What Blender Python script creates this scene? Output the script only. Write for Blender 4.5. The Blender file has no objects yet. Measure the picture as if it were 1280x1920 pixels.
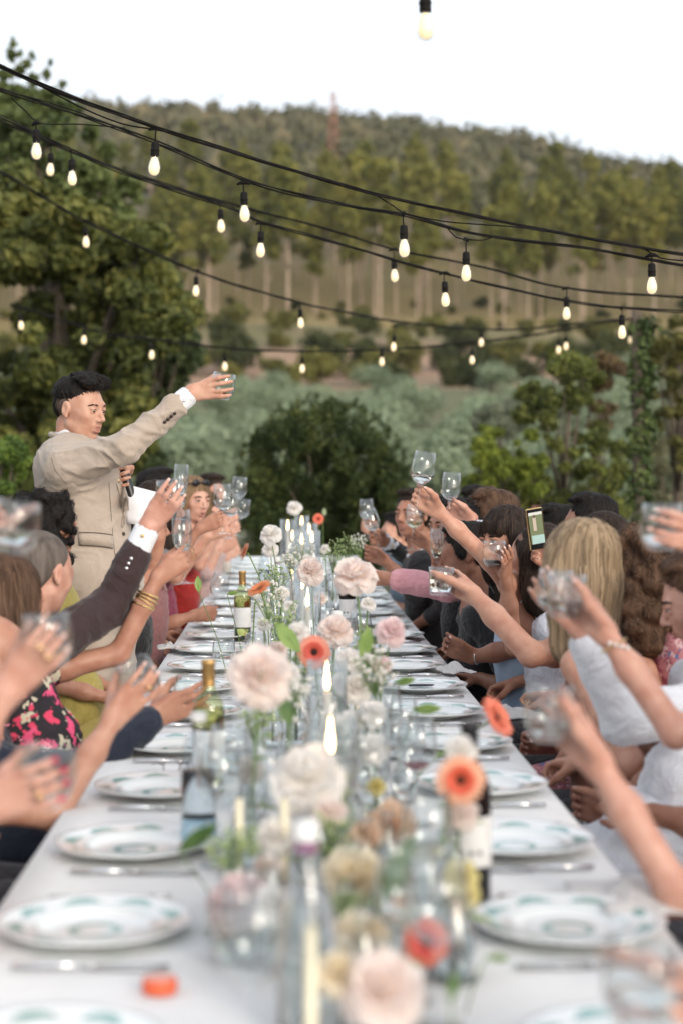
import bpy, math, random
import numpy as np
from mathutils import Vector, Matrix, Euler

# ---------------------------------------------------------------- camera, world, sun, exposure
SC = bpy.context.scene
COL = SC.collection
PI = math.pi
FPX = 3100.0
CAMZ = 1.48
FOCUS = 6.1
cam_d = bpy.data.cameras.new('camera')
cam = bpy.data.objects.new('camera', cam_d); COL.objects.link(cam)
SC.camera = cam
cam.location = (0, 0, CAMZ)
cam.rotation_euler = (PI/2 - math.atan(74/FPX), 0, -math.atan(99/FPX))
cam_d.sensor_fit = 'VERTICAL'; cam_d.sensor_height = 36.0
cam_d.lens = FPX/1920*36.0
cam_d.clip_start = 0.05; cam_d.clip_end = 6000
cam_d.dof.use_dof = True; cam_d.dof.focus_distance = FOCUS; cam_d.dof.aperture_fstop = 2.1

W = bpy.data.worlds.new('World'); SC.world = W; W.use_nodes = True
nt = W.node_tree; nt.nodes.clear()
SUN_EL, SUN_AZ = 20.0, 150.0       # degrees; azimuth clockwise from +Y
sky = nt.nodes.new('ShaderNodeTexSky'); sky.sky_type = 'NISHITA'; sky.sun_disc = False
sky.sun_elevation = math.radians(SUN_EL); sky.sun_rotation = math.radians(SUN_AZ)
sky.air_density = 1.0; sky.dust_density = 3.0; sky.ozone_density = 1.0
hsv = nt.nodes.new('ShaderNodeHueSaturation'); hsv.inputs['Saturation'].default_value = 0.5
mixw = nt.nodes.new('ShaderNodeMix'); mixw.data_type = 'RGBA'; mixw.inputs[0].default_value = 0.5
mixw.inputs[7].default_value = (10.0, 10.5, 11.2, 1)      # the even veil of high cloud at dusk
bg = nt.nodes.new('ShaderNodeBackground'); bg.inputs['Strength'].default_value = 0.10
wo = nt.nodes.new('ShaderNodeOutputWorld')
nt.links.new(sky.outputs[0], hsv.inputs['Color']); nt.links.new(hsv.outputs[0], mixw.inputs[6])
nt.links.new(mixw.outputs[2], bg.inputs['Color']); nt.links.new(bg.outputs[0], wo.inputs[0])
sun_d = bpy.data.lights.new('sun', 'SUN'); sun_d.energy = 1.25; sun_d.angle = math.radians(22); sun_d.color = (1.0, 0.90, 0.76)
sun = bpy.data.objects.new('sun', sun_d); COL.objects.link(sun)
el, az = math.radians(SUN_EL), math.radians(SUN_AZ)
sdv = Vector((math.sin(az)*math.cos(el), math.cos(az)*math.cos(el), math.sin(el)))
sun.rotation_euler = (-sdv).to_track_quat('-Z', 'Y').to_euler()
SC.view_settings.view_transform = 'Standard'; SC.view_settings.look = 'None'
SC.view_settings.exposure = 0.72; SC.view_settings.gamma = 1.0; SC.view_settings.use_curve_mapping = False
SC.render.engine = 'CYCLES'
SC.cycles.use_denoising = True
SC.cycles.max_bounces = 12; SC.cycles.diffuse_bounces = 6; SC.cycles.transparent_max_bounces = 40; SC.cycles.transmission_bounces = 10
SC.cycles.sample_clamp_indirect = 4.0; SC.cycles.caustics_reflective = False; SC.cycles.caustics_refractive = False

RM = cam.rotation_euler.to_matrix()
def ray(px, py):
    return RM @ Vector(((px-640)/FPX, -(py-960)/FPX, -1.0))
def P(px, py, Y):
    """the world point at depth Y seen at photo pixel px, py"""
    d = ray(px, py); return Vector((0, 0, CAMZ)) + d*(Y/d.y)
def T(px, py, z=0.75):
    d = ray(px, py); return Vector((0, 0, CAMZ)) + d*((z-CAMZ)/d.z)
def pix(v):
    q = RM.inverted() @ (Vector(v)-Vector((0, 0, CAMZ)))
    return (640+FPX*q.x/-q.z, 960-FPX*q.y/-q.z)

rng = np.random.default_rng(7); random.seed(7)

# ---------------------------------------------------------------- object helpers
def link(o, parent=None):
    COL.objects.link(o)
    if parent is not None: o.parent = parent
    return o
def tag(o, label=None, cat=None, group=None, kind=None):
    if label: o['label'] = label
    if cat: o['category'] = cat
    if group: o['group'] = group
    if kind: o['kind'] = kind
    return o
def empty(name, loc=(0, 0, 0), rot=(0, 0, 0), parent=None):
    o = bpy.data.objects.new(name, None); o.empty_display_size = .05
    o.location = loc; o.rotation_euler = rot
    return link(o, parent)
def mobj(name, me, mat=None, parent=None, loc=None, rot=None):
    if mat is not None and len(me.materials) == 0: me.materials.append(mat)
    o = bpy.data.objects.new(name, me); link(o, parent)
    if loc is not None: o.location = loc
    if rot is not None: o.rotation_euler = rot
    return o
def copy_tree(o, parent=None):
    c = o.copy(); COL.objects.link(c); c.parent = parent
    for ch in o.children: copy_tree(ch, c)
    return c
def axis_rot(A, spin=0.0):
    return (Vector(A).to_track_quat('Z', 'Y') @ Euler((0, 0, spin)).to_quaternion()).to_euler()

def mesh_np(name, V, Q=None, T3=None, smooth=True):
    """a mesh from arrays: Q quads (n,4), T3 triangles (n,3)"""
    me = bpy.data.meshes.new(name)
    V = np.asarray(V, np.float32)
    Q = np.zeros((0, 4), np.int32) if Q is None else np.asarray(Q, np.int32).reshape(-1, 4)
    T3 = np.zeros((0, 3), np.int32) if T3 is None else np.asarray(T3, np.int32).reshape(-1, 3)
    me.vertices.add(len(V)); me.vertices.foreach_set('co', V.ravel())
    nl = Q.size + T3.size
    me.loops.add(nl); me.loops.foreach_set('vertex_index', np.concatenate([Q.ravel(), T3.ravel()]))
    me.polygons.add(len(Q)+len(T3))
    st = np.concatenate([np.arange(len(Q))*4, Q.size+np.arange(len(T3))*3])
    me.polygons.foreach_set('loop_start', st.astype(np.int32))
    me.polygons.foreach_set('use_smooth', np.full(len(Q)+len(T3), smooth))
    me.update(calc_edges=True); me.validate()
    return me

class MB:
    """collects pieces into one mesh"""
    def __init__(s): s.V = []; s.F = []; s.n = 0
    def add(s, V, F):
        s.V += [tuple(v) for v in V]; s.F += [tuple(i+s.n for i in f) for f in F]; s.n = len(s.V); return s
    def box(s, c, d, R=None):
        x, y, z = [k/2 for k in d]
        V = [Vector((i*x, j*y, k*z)) for i in (-1, 1) for j in (-1, 1) for k in (-1, 1)]
        if R is not None: V = [R @ v for v in V]
        V = [v+Vector(c) for v in V]
        return s.add(V, [(0, 1, 3, 2), (4, 6, 7, 5), (0, 4, 5, 1), (2, 3, 7, 6), (0, 2, 6, 4), (1, 5, 7, 3)])
    def lathe(s, prof, n=20, M=None):
        V = []; F = []
        for r, z in prof:
            for i in range(n):
                a = 2*PI*i/n; v = Vector((r*math.cos(a), r*math.sin(a), z)); V.append(M @ v if M is not None else v)
        for k in range(len(prof)-1):
            for i in range(n):
                j = (i+1) % n; F.append((k*n+i, k*n+j, (k+1)*n+j, (k+1)*n+i))
        return s.add(V, F)
    def tube(s, pts, r, n=6, caps=True):
        pts = [Vector(p) for p in pts]; m = len(pts); rr = r if hasattr(r, '__len__') else [r]*m
        V = []; F = []; up = Vector((0, 0, 1))
        t0 = (pts[1]-pts[0]).normalized()
        u = t0.orthogonal().normalized()
        for k, p in enumerate(pts):
            t = (pts[min(k+1, m-1)]-pts[max(k-1, 0)]).normalized()
            u = (u - t*u.dot(t)).normalized(); w = t.cross(u)
            for i in range(n):
                a = 2*PI*i/n; V.append(p+(u*math.cos(a)+w*math.sin(a))*rr[k])
        for k in range(m-1):
            for i in range(n):
                j = (i+1) % n; F.append((k*n+i, k*n+j, (k+1)*n+j, (k+1)*n+i))
        if caps: F.append(tuple(range(n-1, -1, -1))); F.append(tuple((m-1)*n+i for i in range(n)))
        return s.add(V, F)
    def ball(s, c, r, n=10, m=6, R=None):
        r = r if hasattr(r, '__len__') else (r, r, r)
        V = []; F = []
        for k in range(m+1):
            th = PI*k/m
            for i in range(n):
                a = 2*PI*i/n; v = Vector((r[0]*math.sin(th)*math.cos(a), r[1]*math.sin(th)*math.sin(a), -r[2]*math.cos(th)))
                V.append((R @ v if R is not None else v)+Vector(c))
        for k in range(m):
            for i in range(n):
                j = (i+1) % n; F.append((k*n+i, k*n+j, (k+1)*n+j, (k+1)*n+i))
        return s.add(V, F)
    def mesh(s, name, smooth=True):
        me = bpy.data.meshes.new(name); me.from_pydata(s.V, [], s.F)
        me.polygons.foreach_set('use_smooth', [smooth]*len(me.polygons)); me.update(); me.validate()
        return me
    def build(s, name, mat, parent=None, smooth=True, loc=None, rot=None):
        return mobj(name, s.mesh(name, smooth), mat, parent, loc, rot)

# ---------------------------------------------------------------- materials
def newmat(name):
    m = bpy.data.materials.new(name); m.use_nodes = True
    return m, m.node_tree, m.node_tree.nodes['Principled BSDF']
def N(t, typ, **kw):
    n = t.nodes.new(typ)
    for k, v in kw.items(): setattr(n, k, v)
    return n
def ramp(t, stops):
    r = N(t, 'ShaderNodeValToRGB'); e = r.color_ramp.elements
    while len(e) < len(stops): e.new(.5)
    for k, (p, c) in enumerate(stops):
        e[k].position = p; e[k].color = (*c, 1)
    return r
def mottled(name, c1, c2, rough=.7, scale=8.0, detail=4.0, bump=0.0, bscale=None, stretch=(1, 1, 1), metal=0.0, spec=.5, sss=0.0, sheen=0.0, extra=None, island=0.0, trans=0.0):
    m, t, b = newmat(name)
    tc = N(t, 'ShaderNodeTexCoord'); mp = N(t, 'ShaderNodeMapping'); mp.inputs['Scale'].default_value = stretch
    t.links.new(tc.outputs['Object'], mp.inputs[0])
    no = N(t, 'ShaderNodeTexNoise'); no.inputs['Scale'].default_value = scale; no.inputs['Detail'].default_value = detail
    t.links.new(mp.outputs[0], no.inputs['Vector'])
    r = ramp(t, [(.3, c1), (.7, c2)])
    src = no.outputs['Fac']
    if island > 0:
        g = N(t, 'ShaderNodeNewGeometry'); mm = N(t, 'ShaderNodeMath', operation='MULTIPLY_ADD')
        t.links.new(g.outputs['Random Per Island'], mm.inputs[0]); mm.inputs[1].default_value = island
        sb = N(t, 'ShaderNodeMath', operation='SUBTRACT'); t.links.new(no.outputs['Fac'], sb.inputs[0]); sb.inputs[1].default_value = island/2
        t.links.new(sb.outputs[0], mm.inputs[2]); src = mm.outputs[0]
    t.links.new(src, r.inputs[0]); t.links.new(r.outputs[0], b.inputs['Base Color'])
    b.inputs['Roughness'].default_value = rough; b.inputs['Metallic'].default_value = metal
    b.inputs['Specular IOR Level'].default_value = spec
    if sss: b.inputs['Subsurface Weight'].default_value = sss; b.inputs['Subsurface Radius'].default_value = (.02, .008, .004); b.inputs['Subsurface Scale'].default_value = .5
    if sheen: b.inputs['Sheen Weight'].default_value = sheen
    if bump:
        n2 = N(t, 'ShaderNodeTexNoise'); n2.inputs['Scale'].default_value = bscale or scale*6; n2.inputs['Detail'].default_value = 3
        t.links.new(mp.outputs[0], n2.inputs['Vector'])
        bu = N(t, 'ShaderNodeBump'); bu.inputs['Strength'].default_value = bump; bu.inputs['Distance'].default_value = .01
        t.links.new(n2.outputs['Fac'], bu.inputs['Height']); t.links.new(bu.outputs[0], b.inputs['Normal'])
    if trans:
        tr = N(t, 'ShaderNodeBsdfTranslucent'); t.links.new(r.outputs[0], tr.inputs[0])
        mx = N(t, 'ShaderNodeMixShader'); mx.inputs[0].default_value = trans
        t.links.new(b.outputs[0], mx.inputs[1]); t.links.new(tr.outputs[0], mx.inputs[2])
        t.links.new(mx.outputs[0], t.nodes['Material Output'].inputs[0])
    return m
def sc3(c, k): return tuple(min(1, x*k) for x in c)
_MC = {}
def wrinkle(m, scale=9.0, strength=.5):
    t = m.node_tree; b = [n for n in t.nodes if n.type == 'BSDF_PRINCIPLED'][0]; tc = N(t, 'ShaderNodeTexCoord')
    n1 = N(t, 'ShaderNodeTexNoise'); n1.inputs['Scale'].default_value = scale; n1.inputs['Detail'].default_value = 3; n1.inputs['Distortion'].default_value = 1.8
    t.links.new(tc.outputs['Object'], n1.inputs['Vector'])
    a = N(t, 'ShaderNodeMath', operation='SUBTRACT'); a.inputs[1].default_value = .5; t.links.new(n1.outputs['Fac'], a.inputs[0])
    c = N(t, 'ShaderNodeMath', operation='ABSOLUTE'); t.links.new(a.outputs[0], c.inputs[0])
    d = N(t, 'ShaderNodeMath', operation='MULTIPLY'); d.inputs[1].default_value = -1.0; t.links.new(c.outputs[0], d.inputs[0])
    bu = N(t, 'ShaderNodeBump'); bu.inputs['Strength'].default_value = strength; bu.inputs['Distance'].default_value = .06
    t.links.new(d.outputs[0], bu.inputs['Height'])
    if b.inputs['Normal'].is_linked: t.links.new(b.inputs['Normal'].links[0].from_socket, bu.inputs['Normal'])
    t.links.new(bu.outputs[0], b.inputs['Normal']); return m
def cloth(key, c, rough=.85, var=.82, bump=.25, sheen=.15):
    if key not in _MC: _MC[key] = wrinkle(mottled(key, sc3(c, var), c, rough, 14, 5, bump, 500, sheen=sheen), 9, {'tablecloth_linen': .06, 'shirt_white': .10}.get(key, .45))
    return _MC[key]
def skinm(key, c):
    if key not in _MC:
        m = mottled(key, (c[0]*.86, c[1]*.72, c[2]*.68), (min(1,c[0]*1.08), c[1]*1.10, c[2]*1.10), .48, 26, 6, .10, 220, sss=.12, spec=.4); _MC[key] = m
    return _MC[key]
def emis(name, c, s):
    m, t, b = newmat(name)
    b.inputs['Base Color'].default_value = (*c, 1); b.inputs['Emission Color'].default_value = (*c, 1); b.inputs['Emission Strength'].default_value = s
    return m
def thin_glass(name, tint=(.97, .985, .98), refl=1.0):
    """real thin glass: each wall passes light straight and mirrors a little, more at grazing angles"""
    m = bpy.data.materials.new(name); m.use_nodes = True; t = m.node_tree; t.nodes.clear()
    out = N(t, 'ShaderNodeOutputMaterial'); tr = N(t, 'ShaderNodeBsdfTransparent'); gl = N(t, 'ShaderNodeBsdfGlossy'); gl.inputs['Roughness'].default_value = .02
    lw = N(t, 'ShaderNodeLayerWeight'); lw.inputs['Blend'].default_value = .5
    pw = N(t, 'ShaderNodeMath', operation='POWER'); pw.inputs[1].default_value = 4.0
    mu = N(t, 'ShaderNodeMath', operation='MULTIPLY_ADD'); mu.inputs[1].default_value = .80*refl; mu.inputs[2].default_value = .045*refl; mu.use_clamp = True
    mx = N(t, 'ShaderNodeMixShader')
    tr.inputs[0].default_value = (*tint, 1); gl.inputs[0].default_value = (1, 1, 1, 1)
    p2 = N(t, 'ShaderNodeMath', operation='POWER'); p2.inputs[1].default_value = 5.0; t.links.new(lw.outputs['Facing'], p2.inputs[0])      # more glass to cross at the edge
    mc = N(t, 'ShaderNodeMix'); mc.data_type = 'RGBA'; t.links.new(p2.outputs[0], mc.inputs[0]); mc.inputs[6].default_value = (*tint, 1); mc.inputs[7].default_value = (tint[0]*.50, tint[1]*.54, tint[2]*.54, 1)
    t.links.new(mc.outputs[2], tr.inputs[0])
    t.links.new(lw.outputs['Facing'], pw.inputs[0]); t.links.new(pw.outputs[0], mu.inputs[0]); t.links.new(mu.outputs[0], mx.inputs[0])
    t.links.new(tr.outputs[0], mx.inputs[1]); t.links.new(gl.outputs[0], mx.inputs[2]); t.links.new(mx.outputs[0], out.inputs[0])
    return m
def liquid(name, c):
    m, t, b = newmat(name)
    b.inputs['Base Color'].default_value = (*c, 1); b.inputs['Transmission Weight'].default_value = 1; b.inputs['Roughness'].default_value = .0; b.inputs['IOR'].default_value = 1.33
    return m

M = {}
M['glass'] = thin_glass('clear_glass', (.965, .978, .98), 1.5)
M['glass_green'] = thin_glass('green_bottle_glass', (.80, .84, .60), 1.2)
M['glass_dark'] = mottled('dark_bottle_glass', (.004, .004, .004), (.010, .008, .006), .06, 5)
M['plastic_clear'] = thin_glass('clear_plastic', (.90, .95, .98), 1.3)
M['water'] = liquid('water', (.97, .985, .99))
M['white_wine'] = liquid('white_wine', (.93, .88, .62))
M['red_wine'] = liquid('red_wine', (.25, .01, .02))
M['flame'] = emis('candle_flame', (1.0, .62, .28), 12.0)
M['filament'] = emis('bulb_filament', (1.0, .66, .32), 5.0)
M['bulb_glow'] = emis('bulb_inner_glow', (1.0, .74, .43), .55)
M['wax'] = mottled('candle_wax', (.85, .80, .72), (.90, .87, .80), .5, 10, sss=.2)
M['gold'] = mottled('gold', (.75, .48, .20), (.85, .60, .28), .25, 30, metal=1)
M['silver'] = mottled('silver', (.65, .65, .66), (.8, .8, .81), .18, 30, metal=1)
M['black_rubber'] = mottled('black_rubber', (.005, .0045, .004), (.012, .010, .009), .75, 40, bump=.2, spec=.2)
M['white_label'] = mottled('paper_label', (.75, .74, .72), (.82, .81, .80), .7, 40)
M['foil_gold'] = mottled('gold_foil', (.52, .30, .10), (.70, .44, .18), .3, 40, metal=.9, bump=.3)
M['foil_black'] = mottled('black_foil', (.008, .008, .01), (.015, .014, .016), .35, 20)
M['eye_white'] = mottled('eye_white', (.40, .36, .34), (.50, .46, .43), .25, 30)
M['iris'] = mottled('iris_brown', (.015, .008, .005), (.03, .015, .008), .15, 200)
M['lip'] = mottled('lip_skin', (.40, .17, .13), (.47, .21, .17), .4, 60)
M['mouth'] = mottled('mouth_inside', (.05, .015, .012), (.08, .02, .02), .4, 60)
M['tooth'] = mottled('teeth', (.75, .72, .66), (.8, .78, .72), .3, 60)
M['nail_red'] = mottled('red_nail_polish', (.55, .02, .06), (.6, .03, .08), .2, 50)

# ---------------------------------------------------------------- smooth solids (signed distance -> one continuous skin)
class Field:
    def __init__(s, h): s.h = h; s.p = []
    def cone(s, a, b, ra, rb=None, k=.012, sub=False):
        s.p.append(('c', np.array(a, float), np.array(b, float), ra, ra if rb is None else rb, k, sub)); return s
    def ell(s, c, r, R=None, k=.012, sub=False):
        Rm = np.eye(3) if R is None else np.array(R.to_3x3())
        s.p.append(('e', np.array(c, float), np.array(r if hasattr(r, '__len__') else (r, r, r), float), Rm, None, k, sub)); return s
    def bounds(s, p):
        if p[0] == 'c':
            m = max(p[3], p[4]); return np.minimum(p[1], p[2])-m, np.maximum(p[1], p[2])+m
        m = np.abs(p[3]) @ p[2]; return p[1]-m, p[1]+m
    def mesh(s, name, disp=None, smooth_it=0):
        h = s.h; lo = np.min([s.bounds(p)[0] for p in s.p if not p[6]], 0)-3*h; hi = np.max([s.bounds(p)[1] for p in s.p if not p[6]], 0)+3*h
        n = np.ceil((hi-lo)/h).astype(int)+1
        BGV = 4*h; F = np.full(n, BGV, np.float32)
        ax = [lo[i]+h*np.arange(n[i]) for i in range(3)]
        for p in s.p:
            k = p[5]; pad = 3*h+k; a, b = s.bounds(p)
            i0 = np.maximum(np.floor((a-pad-lo)/h).astype(int), 0); i1 = np.minimum(np.ceil((b+pad-lo)/h).astype(int)+1, n)
            if np.any(i1 <= i0): continue
            X = ax[0][i0[0]:i1[0], None, None].astype(np.float32); Y = ax[1][None, i0[1]:i1[1], None].astype(np.float32); Z = ax[2][None, None, i0[2]:i1[2]].astype(np.float32)
            if p[0] == 'c':
                A, B = p[1], p[2]; ba = B-A; L2 = float(ba @ ba)+1e-12
                t = np.clip(((X-A[0])*ba[0]+(Y-A[1])*ba[1]+(Z-A[2])*ba[2])/L2, 0, 1)
                d = np.sqrt((X-A[0]-t*ba[0])**2+(Y-A[1]-t*ba[1])**2+(Z-A[2]-t*ba[2])**2)-(p[3]+t*(p[4]-p[3]))
            else:
                C, r, R = p[1], p[2], p[3]
                x, y, z = X-C[0], Y-C[1], Z-C[2]
                q = [(R[0, i]*x+R[1, i]*y+R[2, i]*z)/r[i] for i in range(3)]
                k0 = np.sqrt(q[0]**2+q[1]**2+q[2]**2)+1e-6; k1 = np.sqrt((q[0]/r[0])**2+(q[1]/r[1])**2+(q[2]/r[2])**2)+1e-6
                d = k0*(k0-1)/k1
            sl = F[i0[0]:i1[0], i0[1]:i1[1], i0[2]:i1[2]]
            if p[6]:
                d = -d; e = np.maximum(k-np.abs(sl-d), 0)/max(k, 1e-6); sl[...] = np.maximum(sl, d)+e*e*k*.25
            else:
                e = np.maximum(k-np.abs(sl-d), 0)/max(k, 1e-6); sl[...] = np.minimum(np.minimum(sl, d)-e*e*k*.25, BGV)
        V, Q = nets(F, lo, h)
        if smooth_it: V = relax(V, Q, smooth_it)
        if disp is not None: V = V+disp(V, vnormals(V, Q))
        return mesh_np(name, V, Q)
def nets(F, lo, h):
    I = F < 0
    u = I.astype(np.uint8)
    c = sum(u[i:u.shape[0]-1+i, j:u.shape[1]-1+j, k:u.shape[2]-1+k] for i in (0, 1) for j in (0, 1) for k in (0, 1))
    act = (c > 0) & (c < 8); ai = np.argwhere(act); ids = np.full(act.shape, -1, np.int32); ids[act] = np.arange(len(ai))
    cv = {(i, j, k): F[ai[:, 0]+i, ai[:, 1]+j, ai[:, 2]+k] for i in (0, 1) for j in (0, 1) for k in (0, 1)}
    acc = np.zeros((len(ai), 3)); cnt = np.zeros(len(ai))
    for a in cv:
        for d in range(3):
            if a[d] == 1: continue
            b = list(a); b[d] = 1; b = tuple(b)
            va, vb = cv[a], cv[b]; m = (va < 0) != (vb < 0)
            t = np.where(m, va/np.where(m, va-vb, 1), 0)
            pt = np.array(a, float)[None, :].repeat(len(ai), 0); pt[:, d] += t
            acc += pt*m[:, None]; cnt += m
    V = lo+h*(ai+acc/np.maximum(cnt, 1)[:, None])
    Qs = []
    for d in range(3):
        e1, e2 = [(1, 2), (2, 0), (0, 1)][d]
        sa = [slice(None)]*3; sb = [slice(None)]*3; sa[d] = slice(0, -1); sb[d] = slice(1, None)
        ia, ib = I[tuple(sa)], I[tuple(sb)]
        E = np.argwhere(ia != ib)
        ok = (E[:, e1] > 0) & (E[:, e2] > 0) & (E[:, e1] < I.shape[e1]-1) & (E[:, e2] < I.shape[e2]-1); E = E[ok]
        def cell(o1, o2):
            G = E.copy(); G[:, e1] -= o1; G[:, e2] -= o2; return ids[G[:, 0], G[:, 1], G[:, 2]]
        q = np.stack([cell(1, 1), cell(0, 1), cell(0, 0), cell(1, 0)], 1)
        fl = ib[E[:, 0], E[:, 1], E[:, 2]]; q[fl] = q[fl][:, ::-1]
        Qs.append(q)
    return V, np.concatenate(Qs)
def vnormals(V, Q):
    n = np.cross(V[Q[:, 2]]-V[Q[:, 0]], V[Q[:, 3]]-V[Q[:, 1]]); out = np.zeros_like(V)
    for k in range(4):
        for a in range(3): out[:, a] += np.bincount(Q[:, k], n[:, a], len(V))
    return out/(np.linalg.norm(out, axis=1, keepdims=True)+1e-9)
def relax(V, Q, it):
    e = np.concatenate([Q[:, [0, 1]], Q[:, [1, 2]], Q[:, [2, 3]], Q[:, [3, 0]]]); cnt = np.bincount(e[:, 0], minlength=len(V))+np.bincount(e[:, 1], minlength=len(V))
    for _ in range(it):
        s = np.stack([np.bincount(e[:, 0], V[e[:, 1], a], len(V))+np.bincount(e[:, 1], V[e[:, 0], a], len(V)) for a in range(3)], 1)
        V = .5*V+.5*s/np.maximum(cnt, 1)[:, None]
    return V
_ht = rng.random((64, 64, 64)).astype(np.float32)
def vnoise(p):
    """smooth value noise on an array of points, -1..1"""
    i = np.floor(p).astype(int); f = p-i; f = f*f*(3-2*f); r = 0
    for a in (0, 1):
        for b in (0, 1):
            for c in (0, 1):
                w = (f[:, 0] if a else 1-f[:, 0])*(f[:, 1] if b else 1-f[:, 1])*(f[:, 2] if c else 1-f[:, 2])
                r = r+w*_ht[(i[:, 0]+a) % 64, (i[:, 1]+b) % 64, (i[:, 2]+c) % 64]
    return r*2-1
# ================================================================ THE LAND
# hill line over the valley: elevation (tangent) of the ridge against direction x/y
_ru = np.array([-3, -.6, -.16, -.125, -.08, .02, .075, .11, .15, .19, .24, .5, 1.2, 3])
_rt = np.array([.16, .20, .222, .2255, .2185, .218, .214, .2085, .2005, .192, .1885, .17, .15, .12])-.017
_py = np.array([-60, 34, 60, 90, 130, 150, 180, 235, 262, 350, 470, 700, 820, 1400])
_pt = np.array([0, 0, 1.0, 4.1, 8.6, 10.0, 13.2, 23.5, 29.5, 58., 90., 1, 1, 1])
def terrain(x, y):
    x = np.asarray(x, float); y = np.asarray(y, float)
    rt = np.interp(x/np.maximum(y, 20), _ru, _rt)
    near = np.interp(y, _py[:11], _pt[:11])
    rid = CAMZ+700*rt
    far = np.interp(y, [470, 580, 700, 820, 1400], [0, .62, 1.0, 1.0, .7])
    z470 = np.interp(y, _py[:11], _pt[:11])*np.clip(rt/.21, .8, 1.05)
    z = np.where(y < 470, near*np.where(y > 262, 1+(np.clip(rt/.21, .8, 1.05)-1)*np.clip((y-262)/150, 0, 1), 1), z470+(rid-z470)*far)
    P3 = np.stack([x.ravel()/40, y.ravel()/40, np.zeros(x.size)], 1)
    nz = (vnoise(P3)*1.0+vnoise(P3*2.7)*.4).reshape(x.shape)
    return z+nz*np.clip((y-40)/300, 0, 1)*3.0
gx = np.concatenate([np.linspace(-900, -130, 30), np.linspace(-120, 200, 90), np.linspace(210, 900, 30)])
gy = np.concatenate([[-400, -100], np.linspace(-20, 300, 100), np.linspace(308, 1400, 80)])
GX, GY = np.meshgrid(gx, gy, indexing='ij'); GZ = terrain(GX, GY)
nx, ny = GX.shape; ii = np.arange(nx*ny).reshape(nx, ny)
Qg = np.stack([ii[:-1, :-1], ii[1:, :-1], ii[1:, 1:], ii[:-1, 1:]], -1).reshape(-1, 4)
m, t, b = newmat('land_soil_and_grass')
g = N(t, 'ShaderNodeNewGeometry'); sp = N(t, 'ShaderNodeSeparateXYZ'); t.links.new(g.outputs['Position'], sp.inputs[0])
n1 = N(t, 'ShaderNodeTexNoise'); n1.inputs['Scale'].default_value = .06; n1.inputs['Detail'].default_value = 6
n2 = N(t, 'ShaderNodeTexNoise'); n2.inputs['Scale'].default_value = 2.5; n2.inputs['Detail'].default_value = 6
t.links.new(g.outputs['Position'], n1.inputs['Vector']); t.links.new(g.outputs['Position'], n2.inputs['Vector'])
ad = N(t, 'ShaderNodeMath', operation='MULTIPLY_ADD'); t.links.new(n1.outputs['Fac'], ad.inputs[0]); ad.inputs[1].default_value = 40; t.links.new(sp.outputs['Y'], ad.inputs[2])
mr = N(t, 'ShaderNodeMapRange'); mr.inputs['From Min'].default_value = 0; mr.inputs['From Max'].default_value = 500; t.links.new(ad.outputs[0], mr.inputs[0])
r = ramp(t, [(0.0, (.085, .075, .04)), (.10, (.10, .10, .05)), (.30, (.15, .15, .065)), (.375, (.40, .25, .17)), (.415, (.36, .23, .15)), (.44, (.16, .14, .06)), (.50, (.30, .22, .09)), (.62, (.22, .165, .065)), (.75, (.07, .065, .03)), (1.0, (.09, .07, .045))])
t.links.new(mr.outputs[0], r.inputs[0])
mx = N(t, 'ShaderNodeMix'); mx.data_type = 'RGBA'; mx.blend_type = 'MULTIPLY'; mx.inputs[0].default_value = .6
r2 = ramp(t, [(.3, (.45, .48, .35)), (.7, (1, 1, 1))]); t.links.new(n2.outputs['Fac'], r2.inputs[0])
t.links.new(r.outputs[0], mx.inputs[6]); t.links.new(r2.outputs[0], mx.inputs[7]); t.links.new(mx.outputs[2], b.inputs['Base Color']); b.inputs['Roughness'].default_value = .95
tag(mobj('ground', mesh_np('ground', np.stack([GX, GY, GZ], -1).reshape(-1, 3), Qg), m), kind='structure')
# a strip of tarmac across the valley
rx = np.linspace(-120, 160, 80); RV = []
for x in rx:
    for w in (-2.2, 2.2): RV.append((x, 143+w+x*.02, float(terrain(x, 143+w+x*.02))+1.1))
MBr = MB(); 
MBr.add(RV, [(2*i, 2*i+2, 2*i+3, 2*i+1) for i in range(79)])
tag(MBr.build('road', mottled('road_grey', (.16, .16, .16), (.24, .23, .22), .9, 3)), kind='structure')

def leaves(n, C, R, size, up=.3, asp=.5, seed=0, shell=2.2, flat=1.0):
    """n leaf quads through clumps C (k,3) of radii R (k,3)"""
    g = np.random.default_rng(seed); C = np.asarray(C, float); R = np.asarray(R, float)
    w = (R.prod(1))**(2/3); k = g.choice(len(C), n, p=w/w.sum())
    d = g.normal(size=(n, 3)); d /= np.linalg.norm(d, axis=1, keepdims=True)
    rr = g.random(n)**(1/shell); c = C[k]+d*R[k]*rr[:, None]
    nm = d*.7+g.normal(size=(n, 3))*.7+np.array([0, 0, up]); nm /= np.linalg.norm(nm, axis=1, keepdims=True)
    u = np.cross(nm, g.normal(size=(n, 3))); u /= np.linalg.norm(u, axis=1, keepdims=True); v = np.cross(nm, u)
    s = size*(.6+.8*g.random(n))[:, None]
    bend = nm*s*.12*flat
    V = np.stack([c-u*s, c+v*s*asp+bend, c+u*s, c-v*s*asp+bend], 1).reshape(-1, 3)
    Q = np.arange(4*n).reshape(-1, 4)
    return V, Q
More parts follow.
